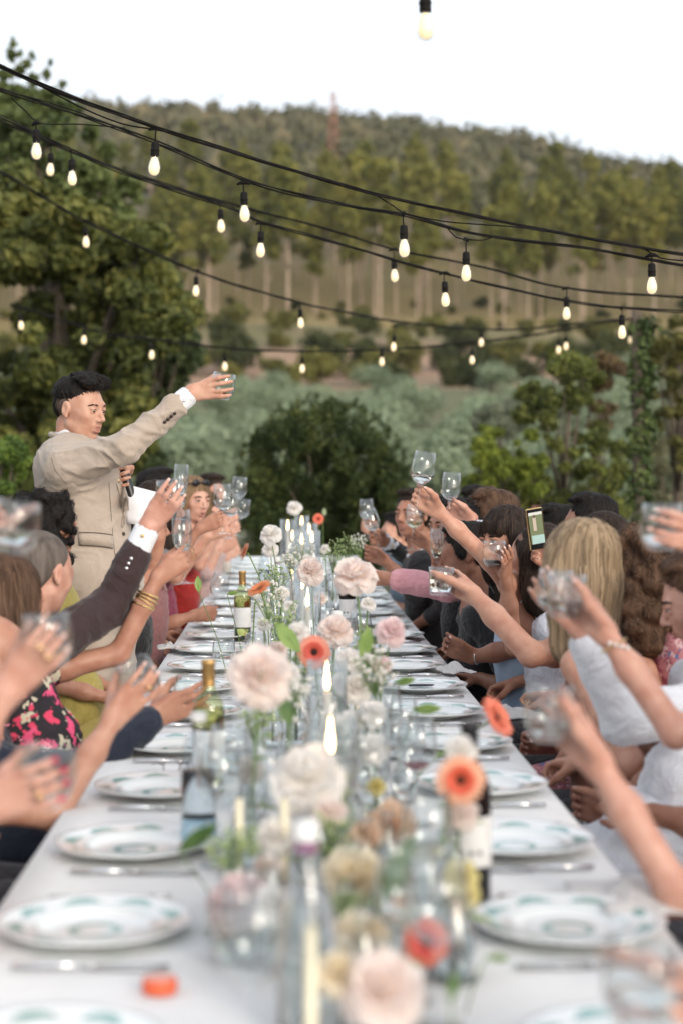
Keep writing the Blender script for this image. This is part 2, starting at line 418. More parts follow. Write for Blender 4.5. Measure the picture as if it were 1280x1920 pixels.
def leafmat(name, a, b_, c, rough=.6, trans=.25, scale=.6):
    """three greens spread over leaves and clumps"""
    a, b_, c = [(q[0]*1.26, q[1]*1.20, q[2]*1.0) for q in (a, b_, c)]
    m, t, bs = newmat(name)
    g = N(t, 'ShaderNodeNewGeometry'); no = N(t, 'ShaderNodeTexNoise'); no.inputs['Scale'].default_value = scale; no.inputs['Detail'].default_value = 3
    t.links.new(g.outputs['Position'], no.inputs['Vector'])
    ma = N(t, 'ShaderNodeMath', operation='MULTIPLY_ADD'); t.links.new(g.outputs['Random Per Island'], ma.inputs[0]); ma.inputs[1].default_value = .5
    mb = N(t, 'ShaderNodeMath', operation='SUBTRACT'); t.links.new(no.outputs['Fac'], mb.inputs[0]); mb.inputs[1].default_value = .25; t.links.new(mb.outputs[0], ma.inputs[2])
    r = ramp(t, [(.2, a), (.5, b_), (.8, c)]); t.links.new(ma.outputs[0], r.inputs[0]); t.links.new(r.outputs[0], bs.inputs['Base Color'])
    bs.inputs['Roughness'].default_value = rough; bs.inputs['Specular IOR Level'].default_value = .3
    tr = N(t, 'ShaderNodeBsdfTranslucent'); t.links.new(r.outputs[0], tr.inputs[0]); mx = N(t, 'ShaderNodeMixShader'); mx.inputs[0].default_value = trans
    t.links.new(bs.outputs[0], mx.inputs[1]); t.links.new(tr.outputs[0], mx.inputs[2]); t.links.new(mx.outputs[0], t.nodes['Material Output'].inputs[0])
    return m
M['pine_leaf'] = leafmat('pine_needles', (.060, .075, .018), (.145, .155, .036), (.26, .235, .06), scale=.05)
M['bark_pale'] = mottled('pine_bark', (.34, .24, .17), (.50, .39, .30), .9, 3, 5, .5, 12, (1, 1, .3))
M['bark'] = mottled('bark', (.07, .05, .035), (.14, .11, .08), .9, 6, 5, .5, 20, (1, 1, .3))
M['oak_leaf'] = leafmat('oak_leaves', (.038, .052, .018), (.10, .12, .036), (.20, .20, .065), scale=.9, trans=.3)
M['oak_leaf2'] = leafmat('tall_tree_leaves', (.05, .075, .03), (.115, .15, .058), (.18, .22, .09), scale=.5)
M['bush_leaf'] = leafmat('laurel_leaves', (.013, .025, .008), (.034, .055, .016), (.085, .10, .03), scale=2.2, trans=.15)
M['olive_leaf'] = leafmat('olive_leaves', (.115, .155, .115), (.205, .265, .20), (.30, .365, .285), scale=.25)
M['scrub_leaf'] = leafmat('scrub_leaves', (.055, .06, .018), (.12, .125, .035), (.21, .20, .06), scale=.2)
M['lime_leaf'] = leafmat('yellow_green_leaves', (.05, .07, .016), (.15, .20, .04), (.32, .37, .07), scale=1.8, trans=.35)
M['hedge_leaf'] = leafmat('hedge_leaves', (.035, .065, .014), (.10, .17, .035), (.19, .27, .06), scale=2.5, trans=.3)
M['ivy_leaf'] = leafmat('ivy_leaves', (.015, .03, .010), (.045, .075, .025), (.12, .16, .06), scale=4, trans=.2)
M['hill_leaf'] = leafmat('hill_woods', (.050, .052, .028), (.092, .082, .044), (.145, .118, .066), scale=.012, trans=.1)

def trunk_mesh(name, h, r, lean=.04, limbs=0, spread=.4, seed=0, z0=.5):
    g = random.Random(seed); mb = MB(); pts = []; x = y = 0
    for k in range(7):
        f = k/6; pts.append((x, y, h*f)); x += g.uniform(-lean, lean)*h/6; y += g.uniform(-lean, lean)*h/6
    mb.tube([(pts[0][0], pts[0][1], -.6)]+pts, [r*1.35]+[r*(1.15-.75*k/6) for k in range(7)], 7)
    for k in range(limbs):
        i = g.randint(2, 5) if limbs > 4 else 2+k % 4; p = Vector(pts[i]); a = g.uniform(0, 2*PI)
        d = Vector((math.cos(a), math.sin(a), g.uniform(.3, .9)))*h*spread*g.uniform(.6, 1)
        mb.tube([p, p+d*.5+Vector((0, 0, .03*h)), p+d], [r*.45, r*.28, r*.1], 5)
    return mb.mesh(name)

# ---- pine wood on the slope: tall stems, crowns on the upper half
pine_var = []
for v in range(4):
    g = np.random.default_rng(40+v); C = []; R = []
    H = 20
    for k in range(22):
        z = g.uniform(.50, .97); rad = (1-z)*4.0+.8; a = g.uniform(0, 2*PI); q = g.uniform(.2, 1)*rad*.75
        C.append((q*math.cos(a), q*math.sin(a), z*H)); R.append((1.2+.5*g.random(), 1.2+.5*g.random(), .75+.4*g.random()))
    C.append((0, 0, H*.97)); R.append((.7, .7, 1.1))
    V, Q = leaves(1500, C, R, .50, asp=.45, seed=v, shell=2.5)
    cm = mesh_np('crown', V, Q, smooth=False); cm.materials.append(M['pine_leaf'])
    tm = trunk_mesh('trunk', H*.93, .17, .022, 9, .11, v); tm.materials.append(M['bark_pale'])
    pine_var.append((tm, cm))
def place_tree(name, var, loc, s, rz, label, cat, group, sz=None):
    e = empty(name, loc, (0, 0, rz)); e.scale = (s, s, sz or s); tag(e, label, cat, group)
    mobj('trunk', var[0], None, e); mobj('crown', var[1], None, e); return e
g = random.Random(3); npine = 0; spots = []
rowY = [238, 244, 251, 259, 268, 277, 286, 295, 304, 313, 322, 331]
for ri, y in enumerate(rowY):
    n = 20 if ri < 3 else 24
    for k in range(n):
        yy = y+g.uniform(-4, 4); u = -.30+.62*(k+g.uniform(.1, .9))/n; x = u*yy
        s = g.uniform(.62, 1.2)*(1.0 if -.06 < u < .09 else .88)*(1 if ri < 5 else .9)
        if ri < 4 and u < -.02: s *= .9
        spots.append((x, yy, s)); npine += 1
for i, (x, y, s) in enumerate(spots):
    z = float(terrain(x, y))
    lab = 'tall pale stemmed pine at the open foot of the wood' if y < 255 else 'pine crown rising behind the first rows of the wood'
    place_tree('pine_tree', pine_var[i % 4], (x, y, z-.3), s, g.uniform(0, 6), lab, 'tree', 'pines at the open foot of the wood' if y < 255 else 'pines behind the front rows of the wood')
# ---- woods over the hill, beyond telling apart
def woods(name, n, ylo, yhi, rlo, rhi, seed, mat, label, pw=1.0):
    g = np.random.default_rng(seed)
    y = ylo+(yhi-ylo)*g.random(n)**pw; x = (-.34+.72*g.random(n))*y; z = terrain(x, y); r = rlo+(rhi-rlo)*g.random(n)
    ico = []; a = 6
    th = [(.0, 0)]+[(.55, i/5) for i in range(5)]+[(.55*2, (i+.5)/5) for i in range(5)]
    base = np.array([(math.sin(t_*PI/2/1.1)*math.cos(2*PI*f), math.sin(t_*PI/2/1.1)*math.sin(2*PI*f), math.cos(t_*PI/2/1.1)) for t_, f in th])
    F = [(0, 1+i, 1+(i+1) % 5) for i in range(5)]
    for i in range(5): F += [(1+i, 6+i, 1+(i+1) % 5), (1+(i+1) % 5, 6+i, 6+(i+1) % 5)]
    F = np.array(F)
    V = base[None]*(r[:, None, None]*np.stack([np.ones(n), np.ones(n), .8+.9*g.random(n)], 1)[:, None, :])
    V = V*(1+.28*g.normal(size=(n, 11, 1))); V = V+np.stack([x, y, z+r*.35], 1)[:, None]
    T3 = (F[None]+11*np.arange(n)[:, None, None]).reshape(-1, 3)
    return tag(mobj(name, mesh_np(name, V.reshape(-1, 3), None, T3, smooth=False), mat), label, kind='stuff')
woods('hill_woods', 10500, 370, 760, 1.8, 3.8, 5, M['hill_leaf'], 'brown green woods covering the far hill', .8)
V_, Q_ = [], []
g2 = np.random.default_rng(9); nn = 2200
yy = 362+330*g2.random(nn)**1.2; xx = (-.3+.62*g2.random(nn))*yy; zz = terrain(xx, yy)
hs = 5+5*g2.random(nn)
V_, Q_ = leaves(42000, np.stack([xx, yy, zz+hs*.6], 1), np.stack([hs*.32, hs*.32, hs*.5], 1), 1.1, seed=4)
tag(mobj('hill_pines', mesh_np('hill_pines', V_, Q_, smooth=False), leafmat('hill_pine_needles', (.045, .052, .028), (.085, .088, .045), (.13, .125, .065), scale=.03, trans=.1)), 'darker pines standing among the hill woods', kind='stuff')

# ---- bushes: olives, scrub below the wood, all from a few leaf clouds
def bushvar(nv, n, size, mat, rx=1.0, rz=1.0, asp=.35, shell=2.4, seed=0, trunk=True, k=11):
    out = []
    for v in range(nv):
        g = np.random.default_rng(seed+v); C = []; R = []
        for i in range(k):
            a = g.uniform(0, 2*PI); q = g.uniform(0, .7)*rx; zz = g.uniform(.35, 1.0)*rz
            C.append((q*math.cos(a), q*math.sin(a), zz)); s = g.uniform(.28, .5); R.append((s*rx, s*rx, s*rz*.75))
        V, Q = leaves(n, C, R, size, asp=asp, seed=seed+v, shell=shell); me = mesh_np('crown', V, Q, smooth=False); me.materials.append(mat)
        tm = trunk_mesh('trunk', rz*.9, .05*rx, .12, 5, .35, seed+v); tm.materials.append(M['bark'])
        out.append((tm, me))
    return out
olive = bushvar(4, 3000, .085, M['olive_leaf'], 1.5, 1.7, .35, 2.2, 60)
g = random.Random(11)
for ri, y in enumerate([44, 52, 61, 71, 82, 94, 107, 119]):
    for k in range(9):
        x = (-.22+.47*(k+g.uniform(.1, .9))/9)*y; yy = y+g.uniform(-3, 3); s = g.uniform(1.0, 1.5)
        place_tree('olive_tree', olive[(k+ri) % 4], (x, yy, float(terrain(x, yy))-.35), s*1.15, g.uniform(0, 6), 'silver green olive tree in the grove below the wood', 'tree', 'olive trees in the grove', s)
scrub = bushvar(3, 1600, .20, M['scrub_leaf'], 2.2, 2.2, .5, 2.2, 80)
dscrub = bushvar(2, 1600, .20, leafmat('dark_scrub_leaves', (.02, .03, .01), (.045, .055, .018), (.09, .10, .03), scale=.3), 2.4, 2.4, .5, 2.2, 90)
for ri, (y, n, sm) in enumerate([(133, 8, .9), (158, 16, 1.0), (172, 17, 1.2), (188, 17, 1.0), (203, 15, .85), (217, 13, .7), (227, 16, .55), (236, 18, .45), (245, 18, .5), (255, 16, .5)]):
    for k in range(n):
        x = (-.24+.50*(k+g.uniform(.1, .9))/n)*y; yy = y+g.uniform(-4, 4); dk = g.random() < (.55 if ri < 4 else .2)
        if ri == 0 and -.01 < x/yy < .0: continue
        lab = 'dark round shrub on the slope under the wood' if dk else 'yellowish scrub bush on the slope under the wood'
        place_tree('slope_shrub', (dscrub if dk else scrub)[k % 2], (x, yy, float(terrain(x, yy))-.3), sm*g.uniform(.8, 1.4), g.uniform(0, 6), lab, 'shrub', 'dark shrubs on the slope' if dk else 'scrub bushes on the slope')

# ---- the trees and shrubs round the garden
def tree_at(name, label, cat, cl, n, size, mat, trunk_pts=None, tr=.12, asp=.5, seed=0, shell=2.4, bark=None):
    """cl: clumps as (px, py, Y, radius px, squash)"""
    C = []; R = []
    for (px, py, Y, rp, sq) in cl:
        C.append(P(px, py, Y)); r = rp*Y/FPX; R.append((r, r*1.05, r*sq))
    x0 = sum(c.x for c in C)/len(C); y0 = sum(c.y for c in C)/len(C)
    z0 = float(terrain(x0, y0))
    e = empty(name, (x0, y0, z0)); tag(e, label, cat)
    V, Q = leaves(n, [(c.x-x0, c.y-y0, c.z-z0) for c in C], R, size, asp=asp, seed=seed, shell=shell)
    mobj('crown', mesh_np('crown', V, Q, smooth=False), mat, e)
    mb = MB(); top = max(c.z for c in C)-z0; gg = random.Random(seed)
    base = Vector((0, 0, -.1)); mid = Vector((gg.uniform(-.1, .1), .1, top*.45))
    mb.tube([base, base+(mid-base)*.5, mid, Vector((0, 0, top*.8))], [tr*1.3, tr, tr*.8, tr*.3], 8)
    for c in C[::max(1, len(C)//14)]:
        q = Vector((c.x-x0, c.y-y0, c.z-z0)); s0 = base+(mid-base)*min(1, max(.3, q.z/top)); mb.tube([s0, (s0+q)/2+Vector((0, 0, -.08)), q], [tr*.4, tr*.22, tr*.07], 5)
    mb.build('trunk', bark or M['bark'], e)
    return e
g = random.Random(21)
def scatter_cl(poly, n, Y, dy, r0, r1, sq=.8):
    """clumps whose centres fall in a list of (px,py,rx,ry) lobes"""
    out = []
    for i in range(n):
        px, py, a, b = poly[i % len(poly)]; th = g.uniform(0, 2*PI); q = math.sqrt(g.random())
        out.append((px+a*q*math.cos(th), py+b*q*math.sin(th), Y+g.uniform(-dy, dy), g.uniform(r0, r1), sq))
    return out
# tall feathery tree whose top twigs reach into the sky
tree_at('tall_tree', 'tall leafy tree reaching above the ridge beside the cables', 'tree',
        scatter_cl([(10, 300, 130, 120), (110, 330, 110, 110), (60, 220, 80, 50), (180, 420, 90, 130), (-60, 250, 70, 120), (240, 520, 60, 90)], 200, 27, 2.8, 8, 32)
        +[(30, 175, 27, 16, 1), (8, 140, 27, 9, 1.2), (70, 185, 27, 14, 1), (105, 210, 27, 14, 1), (24, 80, 27, 4, 2.6), (22, 105, 27, 6, 2), (52, 120, 27, 5, 1.6), (60, 105, 27, 3, 1.6), (88, 140, 27, 6, 1.3), (95, 118, 27, 3, 1.6), (118, 158, 27, 5, 1.2), (5, 165, 27, 12, 1), (38, 132, 27, 7, 1.4), (38, 100, 27, 3, 2), (140, 205, 27, 14, .8), (62, 150, 27, 9, 1), (20, 140, 27, 7, 1), (100, 175, 27, 9, 1), (128, 190, 27, 6, 1)],
        48000, .088, M['oak_leaf2'], tr=.22, seed=1, shell=1.9)
tree_at('oak_tree', 'broad dark oak standing behind the speaker', 'tree',
        scatter_cl([(60, 560, 190, 170), (230, 500, 90, 90), (290, 600, 60, 60), (170, 640, 120, 130), (20, 760, 150, 120), (60, 420, 130, 90), (-120, 620, 150, 240), (130, 480, 100, 70), (90, 840, 150, 90), (-20, 900, 100, 100), (190, 800, 90, 70)], 220, 21, 2.6, 20, 46),
        70000, .076, M['oak_leaf'], tr=.25, seed=2, shell=2.1)
tree_at('small_oak', 'lower bluish green oak at the edge of the broad oak', 'tree',
        scatter_cl([(270, 640, 75, 80), (250, 760, 85, 80), (230, 850, 70, 60), (300, 570, 50, 50), (330, 660, 40, 60)], 80, 24, 1.5, 12, 30),
        28000, .072, leafmat('small_oak_leaves', (.03, .048, .024), (.07, .10, .05), (.13, .165, .08), scale=.8), tr=.14, seed=3)
tree_at('clipped_hedge', 'bright green clipped hedge behind the speaker', 'hedge',
        scatter_cl([(0, 890, 45, 55), (-60, 900, 60, 70), (20, 850, 20, 20)], 22, 13, .6, 18, 26), 14000, .022, M['hedge_leaf'], tr=.04, seed=4)
tree_at('laurel_bush', 'big dark rounded bush behind the end of the table', 'bush',
        scatter_cl([(600, 900, 130, 110), (540, 880, 80, 90), (660, 880, 85, 90), (600, 810, 90, 40), (600, 1010, 150, 90), (530, 1000, 80, 70), (680, 1000, 80, 70), (500, 930, 35, 70), (725, 920, 30, 70)], 330, 19, 1.0, 12, 26, 1.25)
        +[(605+g.uniform(.96, 1.06)*158*math.cos(a_), 905-g.uniform(.96, 1.06)*150*abs(math.sin(a_)), 19+g.uniform(-.8, .8), g.uniform(3, 7), g.uniform(1.6, 2.8)) for a_ in np.linspace(-.15, PI+.15, 70)],
        64000, .030, M['bush_leaf'], tr=.08, seed=5, asp=.35)
tree_at('silver_shrub', 'silvery grey shrub beside the yellow green shrubs', 'shrub',
        scatter_cl([(930, 800, 45, 50), (920, 880, 50, 50), (960, 780, 25, 30)], 44, 24, .9, 10, 22), 14000, .035, leafmat('silver_leaves', (.10, .13, .10), (.19, .22, .18), (.28, .32, .27), scale=1.0), tr=.05, seed=6, asp=.25)
tree_at('lime_shrub', 'loose shrub of yellow green leaves with the palest leaf tips', 'shrub',
        scatter_cl([(920, 850, 35, 50), (960, 900, 60, 40), (900, 920, 30, 30), (990, 860, 30, 50)], 110, 17.5, .8, 6, 17), 15000, .026, M['lime_leaf'], tr=.035, seed=7, shell=1.8)
tree_at('fig_shrub', 'taller loose green shrub beside the ivy clad post', 'shrub',
        scatter_cl([(1070, 720, 60, 50), (1080, 800, 70, 60), (1130, 880, 60, 60), (1050, 900, 90, 60), (990, 930, 60, 30), (1150, 950, 70, 40), (1000, 760, 40, 40), (1060, 680, 35, 25)], 190, 18.5, 1.2, 8, 21), 32000, .027, leafmat('fig_leaves', (.035, .05, .016), (.10, .12, .036), (.19, .22, .06), scale=1.8), tr=.05, seed=8, shell=1.8)
tree_at('bare_shrub', 'thin brownish shrub showing its bare branches', 'shrub',
        scatter_cl([(1110, 760, 40, 60), (1140, 700, 30, 40)], 30, 20, .8, 10, 20), 4000, .03, leafmat('russet_leaves', (.06, .04, .025), (.12, .08, .05), (.16, .12, .06), scale=2), tr=.05, seed=18, shell=1.6)
tree_at('garden_tree', 'young tree with reddish stem beyond the ivy clad post', 'tree',
        scatter_cl([(1265, 680, 40, 60), (1250, 760, 40, 50), (1290, 620, 30, 40), (1300, 820, 40, 80)], 60, 21, 1.0, 8, 20), 12000, .035, leafmat('olive_green_leaves', (.06, .06, .022), (.12, .12, .04), (.20, .19, .07), scale=1.2), tr=.07, seed=9, shell=1.8)
tree_at('grey_shrub', 'pale grey green shrub low behind the ivy clad post', 'shrub',
        scatter_cl([(1260, 900, 40, 60), (1230, 860, 20, 40)], 34, 23, .8, 10, 20), 9000, .035, leafmat('grey_green_leaves', (.11, .12, .08), (.19, .20, .14), (.28, .28, .2), scale=1.2), tr=.04, seed=10, asp=.3)
# ivy clad post carrying the cables
POST = P(1195, 886, 15.2); pz = 3.0
e = empty('ivy_post', (POST.x, POST.y, 0)); tag(e, 'leaning post wrapped in dark ivy where the cables end', 'post')
mb = MB(); mb.tube([(0, 0, -.1), (.02, 0, 1.2), (.0, 0, 2.2), (-.02, 0, pz)], [.075, .065, .06, .05], 10); mb.build('pole', M['bark'], e)
C = [(.02*math.sin(k*2.1)+.03, .0, .15+k*.14) for k in range(20)]; R = [(.13+.04*math.sin(k*1.7), .13, .13) for k in range(20)]
V, Q = leaves(5200, C, R, .026, asp=.8, seed=33, shell=1.4); mobj('ivy', mesh_np('ivy', V, Q, smooth=False), M['ivy_leaf'], e)

# ---- rail and stone wall
mb = MB(); A_, B_ = P(1000, 952, 16), P(1140, 955, 16); mb.tube([A_, B_], .02, 8)
for q in (A_, (A_+B_)/2, B_): mb.tube([(q.x, q.y, -.05), (q.x, q.y, q.z+.02)], .018, 8)
tag(mb.build('rusty_rail', mottled('rust', (.22, .09, .06), (.32, .15, .10), .8, 20, bump=.3)), 'low rusty rail in front of the green shrubs', 'rail')
we = empty('stone_wall', (0, 0, 0)); tag(we, 'low pale stone wall at the garden edge behind the curly haired woman', 'wall')
wx0 = P(1208, 1000, 8.6).x; wy = 8.6; wall_m = [mottled('wall_stone_%s' % q, c1, c2, .9, 9, 5, .5, 40) for q, c1, c2 in (('pale', (.34, .34, .35), (.46, .46, .47)), ('grey', (.26, .26, .27), (.37, .37, .38)), ('warm', (.30, .27, .25), (.42, .38, .35)))]
mb = MB(); mb.box((wx0+1.55, wy+.16, .52), (3.06, .26, 1.04)); mb.build('mortar_core', mottled('mortar', (.16, .155, .15), (.24, .23, .22), .95, 12), we, smooth=False)
stone_me = []
gg = random.Random(5)
for v in range(6):
    mb = MB(); mb.box((0, 0, 0), (1, 1, 1)); me = mb.mesh('stone', False); me.materials.append(wall_m[v % 3]); stone_me.append(me)
z = .0
while z < 1.02:
    h = .105; x = wx0-gg.uniform(0, .15)
    while x < wx0+3.0:
        w = gg.uniform(.2, .38); o = mobj('stone', stone_me[gg.randint(0, 5)], None, we, (x+w/2, wy+.03+gg.uniform(-.008, .008), z+h/2)); o.scale = (w-.012, .08, h-.012)
        bv = o.modifiers.new('edge', 'BEVEL'); bv.width = .008; bv.segments = 1
        x += w
    z += h
mb = MB(); mb.box((wx0+1.5, wy+.13, z+.03), (3.1, .40, .06)); mb.build('coping', wall_m[0], we, smooth=False)

# ---- the evening air over the valley
hz = MB().box((0, 480, 115), (2200, 1900, 250)).build('haze', bpy.data.materials.new('valley_air'), None, False)
hm_ = hz.data.materials[0]; hm_.use_nodes = True; t = hm_.node_tree; t.nodes.clear(); vo = N(t, 'ShaderNodeVolumePrincipled'); vo.inputs['Density'].default_value = .00011
vo.inputs['Color'].default_value = (.93, .95, .97, 1); vo.inputs['Anisotropy'].default_value = .2; o_ = N(t, 'ShaderNodeOutputMaterial'); t.links.new(vo.outputs[0], o_.inputs['Volume'])
tag(hz, 'thin evening haze softening the wooded hill', kind='stuff')
# ================================================================ THE TABLE
TX0, TX1, TY0, TY1, TZ = -.485, .600, 1.15, 14.4, .75
te = empty('banquet_table', (.06, 7.8, 0)); tag(te, 'one very long banquet table under a pale cloth', 'table')
mb = MB(); mb.box((0, 0, .735-.012), (TX1-TX0-.03, TY1-TY0-.03, .024)); mb.build('tabletop', mottled('table_wood', (.18, .11, .06), (.26, .17, .10), .6, 6), te, smooth=False)
lm = MB().box((0, 0, .35), (.06, .06, .70)).mesh('leg', False)
for yy in np.arange(TY0+.4, TY1, 1.3):
    for xx in (TX0+.10, TX1-.10): mobj('leg', lm, M['bark'], te, (xx-.06, yy-7.8, 0))
# the cloth: top with faint creases, sides falling in soft folds
nxs = 15; prof = [(TX0-.012, .44), (TX0-.012, .52), (TX0-.012, .60), (TX0-.012, .68), (TX0-.010, .735)]
top = [(x, TZ) for x in np.linspace(TX0, TX1, nxs)]
prof = prof+top+[(TX1+.010, .735), (TX1+.012, .68), (TX1+.012, .60), (TX1+.012, .52), (TX1+.012, .44)]
ys = np.linspace(TY0, TY1, 420); V = []
for y in ys:
    for (x, z) in prof:
        dx = 0
        if z < .74:
            am = (.74-z)/.3; dx = (math.sin(y*19+math.sin(y*5)*2)*.022+math.sin(y*43)*.006)*am*(1 if x > 0 else -1)+am*.012*(1 if x > 0 else -1)
        V.append((x+dx, y, z))
V = np.array(V); tp = V[:, 2] > .745
V[tp, 2] += .0022*np.exp(-((V[tp, 0]-.06)/.006)**2)+.0018*np.exp(-(((V[tp, 1]+.3) % 1.35-.6)/.008)**2)+(vnoise(V[tp]*np.array([3, 5, 1]))*.0012+np.abs(vnoise(V[tp]*np.array([2.1, 9, 1])+9))*.0010)
ii = np.arange(len(ys)*len(prof)).reshape(len(ys), len(prof))
Q = np.stack([ii[:-1, :-1], ii[:-1, 1:], ii[1:, 1:], ii[1:, :-1]], -1).reshape(-1, 4)
cm = cloth('tablecloth_linen', (.82, .815, .81), .9, .94, .3)
tag(mobj('tablecloth', mesh_np('tablecloth', V, Q), cm), 'off white linen cloth covering the long table', 'tablecloth')

# ---- plates: teal garlands round the rim and an oval sprig in the well
m, t, b = newmat('porcelain_with_teal_garland'); M['plate'] = m
tc = N(t, 'ShaderNodeTexCoord'); sp = N(t, 'ShaderNodeSeparateXYZ'); t.links.new(tc.outputs['Object'], sp.inputs[0])
def mth(op, a, b_=None, c=None):
    n = N(t, 'ShaderNodeMath', operation=op)
    for i, q in enumerate((a, b_, c)):
        if q is None: continue
        if isinstance(q, (int, float)): n.inputs[i].default_value = q
        else: t.links.new(q, n.inputs[i])
    return n.outputs[0]
rad = mth('SQRT', mth('ADD', mth('MULTIPLY', sp.outputs[0], sp.outputs[0]), mth('MULTIPLY', sp.outputs[1], sp.outputs[1])))
ang = mth('ARCTAN2', sp.outputs[1], sp.outputs[0])
no = N(t, 'ShaderNodeTexNoise'); no.inputs['Scale'].default_value = 135; no.inputs['Detail'].default_value = 2; t.links.new(tc.outputs['Object'], no.inputs['Vector'])
no2 = N(t, 'ShaderNodeTexNoise'); no2.inputs['Scale'].default_value = 260; no2.inputs['Detail'].default_value = 1; t.links.new(tc.outputs['Object'], no2.inputs['Vector'])
petal = mth('COSINE', mth('MULTIPLY', ang, 8.0))
band = mth('SUBTRACT', 1.0, mth('DIVIDE', mth('ABSOLUTE', mth('SUBTRACT', rad, mth('MULTIPLY_ADD', petal, .006, .120))), .021))
rim = mth('MULTIPLY', mth('MAXIMUM', band, 0.0), mth('MULTIPLY_ADD', petal, .33, .67))
well = mth('MULTIPLY', mth('MAXIMUM', mth('SUBTRACT', 1.0, mth('DIVIDE', mth('ABSOLUTE', mth('SUBTRACT', rad, .036)), .016)), 0.0), .75)
mk = mth('GREATER_THAN', mth('MULTIPLY', mth('ADD', rim, well), mth('ADD', no.outputs['Fac'], mth('MULTIPLY', no2.outputs['Fac'], .35))), .29)
edge = mth('GREATER_THAN', mth('SUBTRACT', 1.0, mth('DIVIDE', mth('ABSOLUTE', mth('SUBTRACT', rad, .0925)), .0016)), 0.0)
mk = mth('MAXIMUM', mk, mth('MULTIPLY', edge, .35))
mixp = N(t, 'ShaderNodeMix'); mixp.data_type = 'RGBA'; t.links.new(mk, mixp.inputs[0]); mixp.inputs[6].default_value = (.80, .82, .82, 1)
rp = ramp(t, [(.35, (.12, .30, .28)), (.65, (.30, .48, .44))]); t.links.new(no2.outputs['Fac'], rp.inputs[0]); t.links.new(rp.outputs[0], mixp.inputs[7])
t.links.new(mixp.outputs[2], b.inputs['Base Color']); b.inputs['Roughness'].default_value = .12; b.inputs['Coat Weight'].default_value = .4
def plate_mesh(R=.152, scal=True, deep=.026):
    prof = [(0, .006), (.03, .0055), (.06, .006), (.080, .0075), (.088, .013), (.093, .0180), (.110, .0185), (.130, .0215), (.146, .0245), (R, deep), (R-.0005, deep-.0035), (.13, .017), (.10, .011), (.086, .003), (.080, 0), (.0, 0)]
    n = 72; V = []; F = []
    for (r, z) in prof:
        for i in range(n):
            a = 2*PI*i/n; k = 1+(.022*abs(math.cos(3*a))-.011)*max(0, (r-.1)/.05) if scal else 1
            V.append((r*k*math.cos(a), r*k*math.sin(a), z))
    for k in range(len(prof)-1):
        for i in range(n):
            j = (i+1) % n; F.append((k*n+i, k*n+j, (k+1)*n+j, (k+1)*n+i))
    me = bpy.data.meshes.new('plate'); me.from_pydata(V, [], F); me.polygons.foreach_set('use_smooth', [True]*len(F)); me.update(); me.materials.append(M['plate']); return me
plate_me = plate_mesh()
def cutlery(kind):
    mb = MB()
    if kind == 'knife':
        mb.tube([(0, -.11, .006), (0, -.05, .007), (0, 0, .006)], [.0045, .0058, .004], 8)
        mb.box((0.001, .06, .005), (.016, .12, .0016)); mb.tube([(0, .0, .006), (0, .01, .005)], [.004, .006], 8)
    elif kind == 'fork':
        mb.tube([(0, -.11, .004), (0, -.05, .008), (0, .03, .006)], [.005, .0032, .003], 8)
        mb.box((0, .042, .006), (.021, .024, .0018))
        for k in range(4): mb.box((-.0085+.0057*k, .074, .008), (.0026, .042, .0018))
    else:
        mb.tube([(0, -.11, .004), (0, -.04, .008), (0, .03, .006)], [.005, .0032, .003], 8); mb.ball((0, .055, .006), (.018, .030, .0035), 12, 6)
    me = mb.mesh(kind); me.materials.append(M['silver']); return me
cut = {k: cutlery(k) for k in ('knife', 'fork', 'spoon')}
ordn = ['first', 'second', 'third', 'fourth', 'fifth', 'sixth', 'seventh', 'eighth', 'ninth', 'tenth', 'eleventh', 'twelfth', 'thirteenth', 'fourteenth', 'fifteenth', 'sixteenth', 'seventeenth', 'eighteenth', 'nineteenth', 'twentieth', 'last']
SEAT = [2.02+.578*i for i in range(21)]
LX, RX = -.300, .435
g = random.Random(17)
pid = 0
for side, x0, nm in ((-1, LX, "speaker's side"), (1, RX, 'side away from the speaker')):
    for i, y in enumerate(SEAT):
        x = x0+g.uniform(-.012, .012)+(0 if side < 0 else .0); yy = y+g.uniform(-.015, .015)
        o = mobj('plate', plate_me, None, None, (x, yy, TZ+.002), (0, 0, g.uniform(0, 6)))
        tag(o, f"{ordn[i]} garlanded plate from the near end, {nm}", 'plate', 'plates laid along the table')
        if i > 0 and i < 14:
            for kind, dy in (('fork', .20*1), ('knife', -.185)):
                if kind == 'fork': dy = .195*side*-1 if False else .20
                o = mobj(kind, cut[kind], None, None, (x+.01, yy+dy+g.uniform(-.006, .006), TZ+.002), (0, 0, -side*PI/2+g.uniform(-.05, .05)+(PI if side > 0 else PI)))
                tag(o, f"silver {kind} {'beyond' if dy > 0 else 'in front of'} the {ordn[i]} plate, {nm}", kind, f'{kind}s beside the plates')
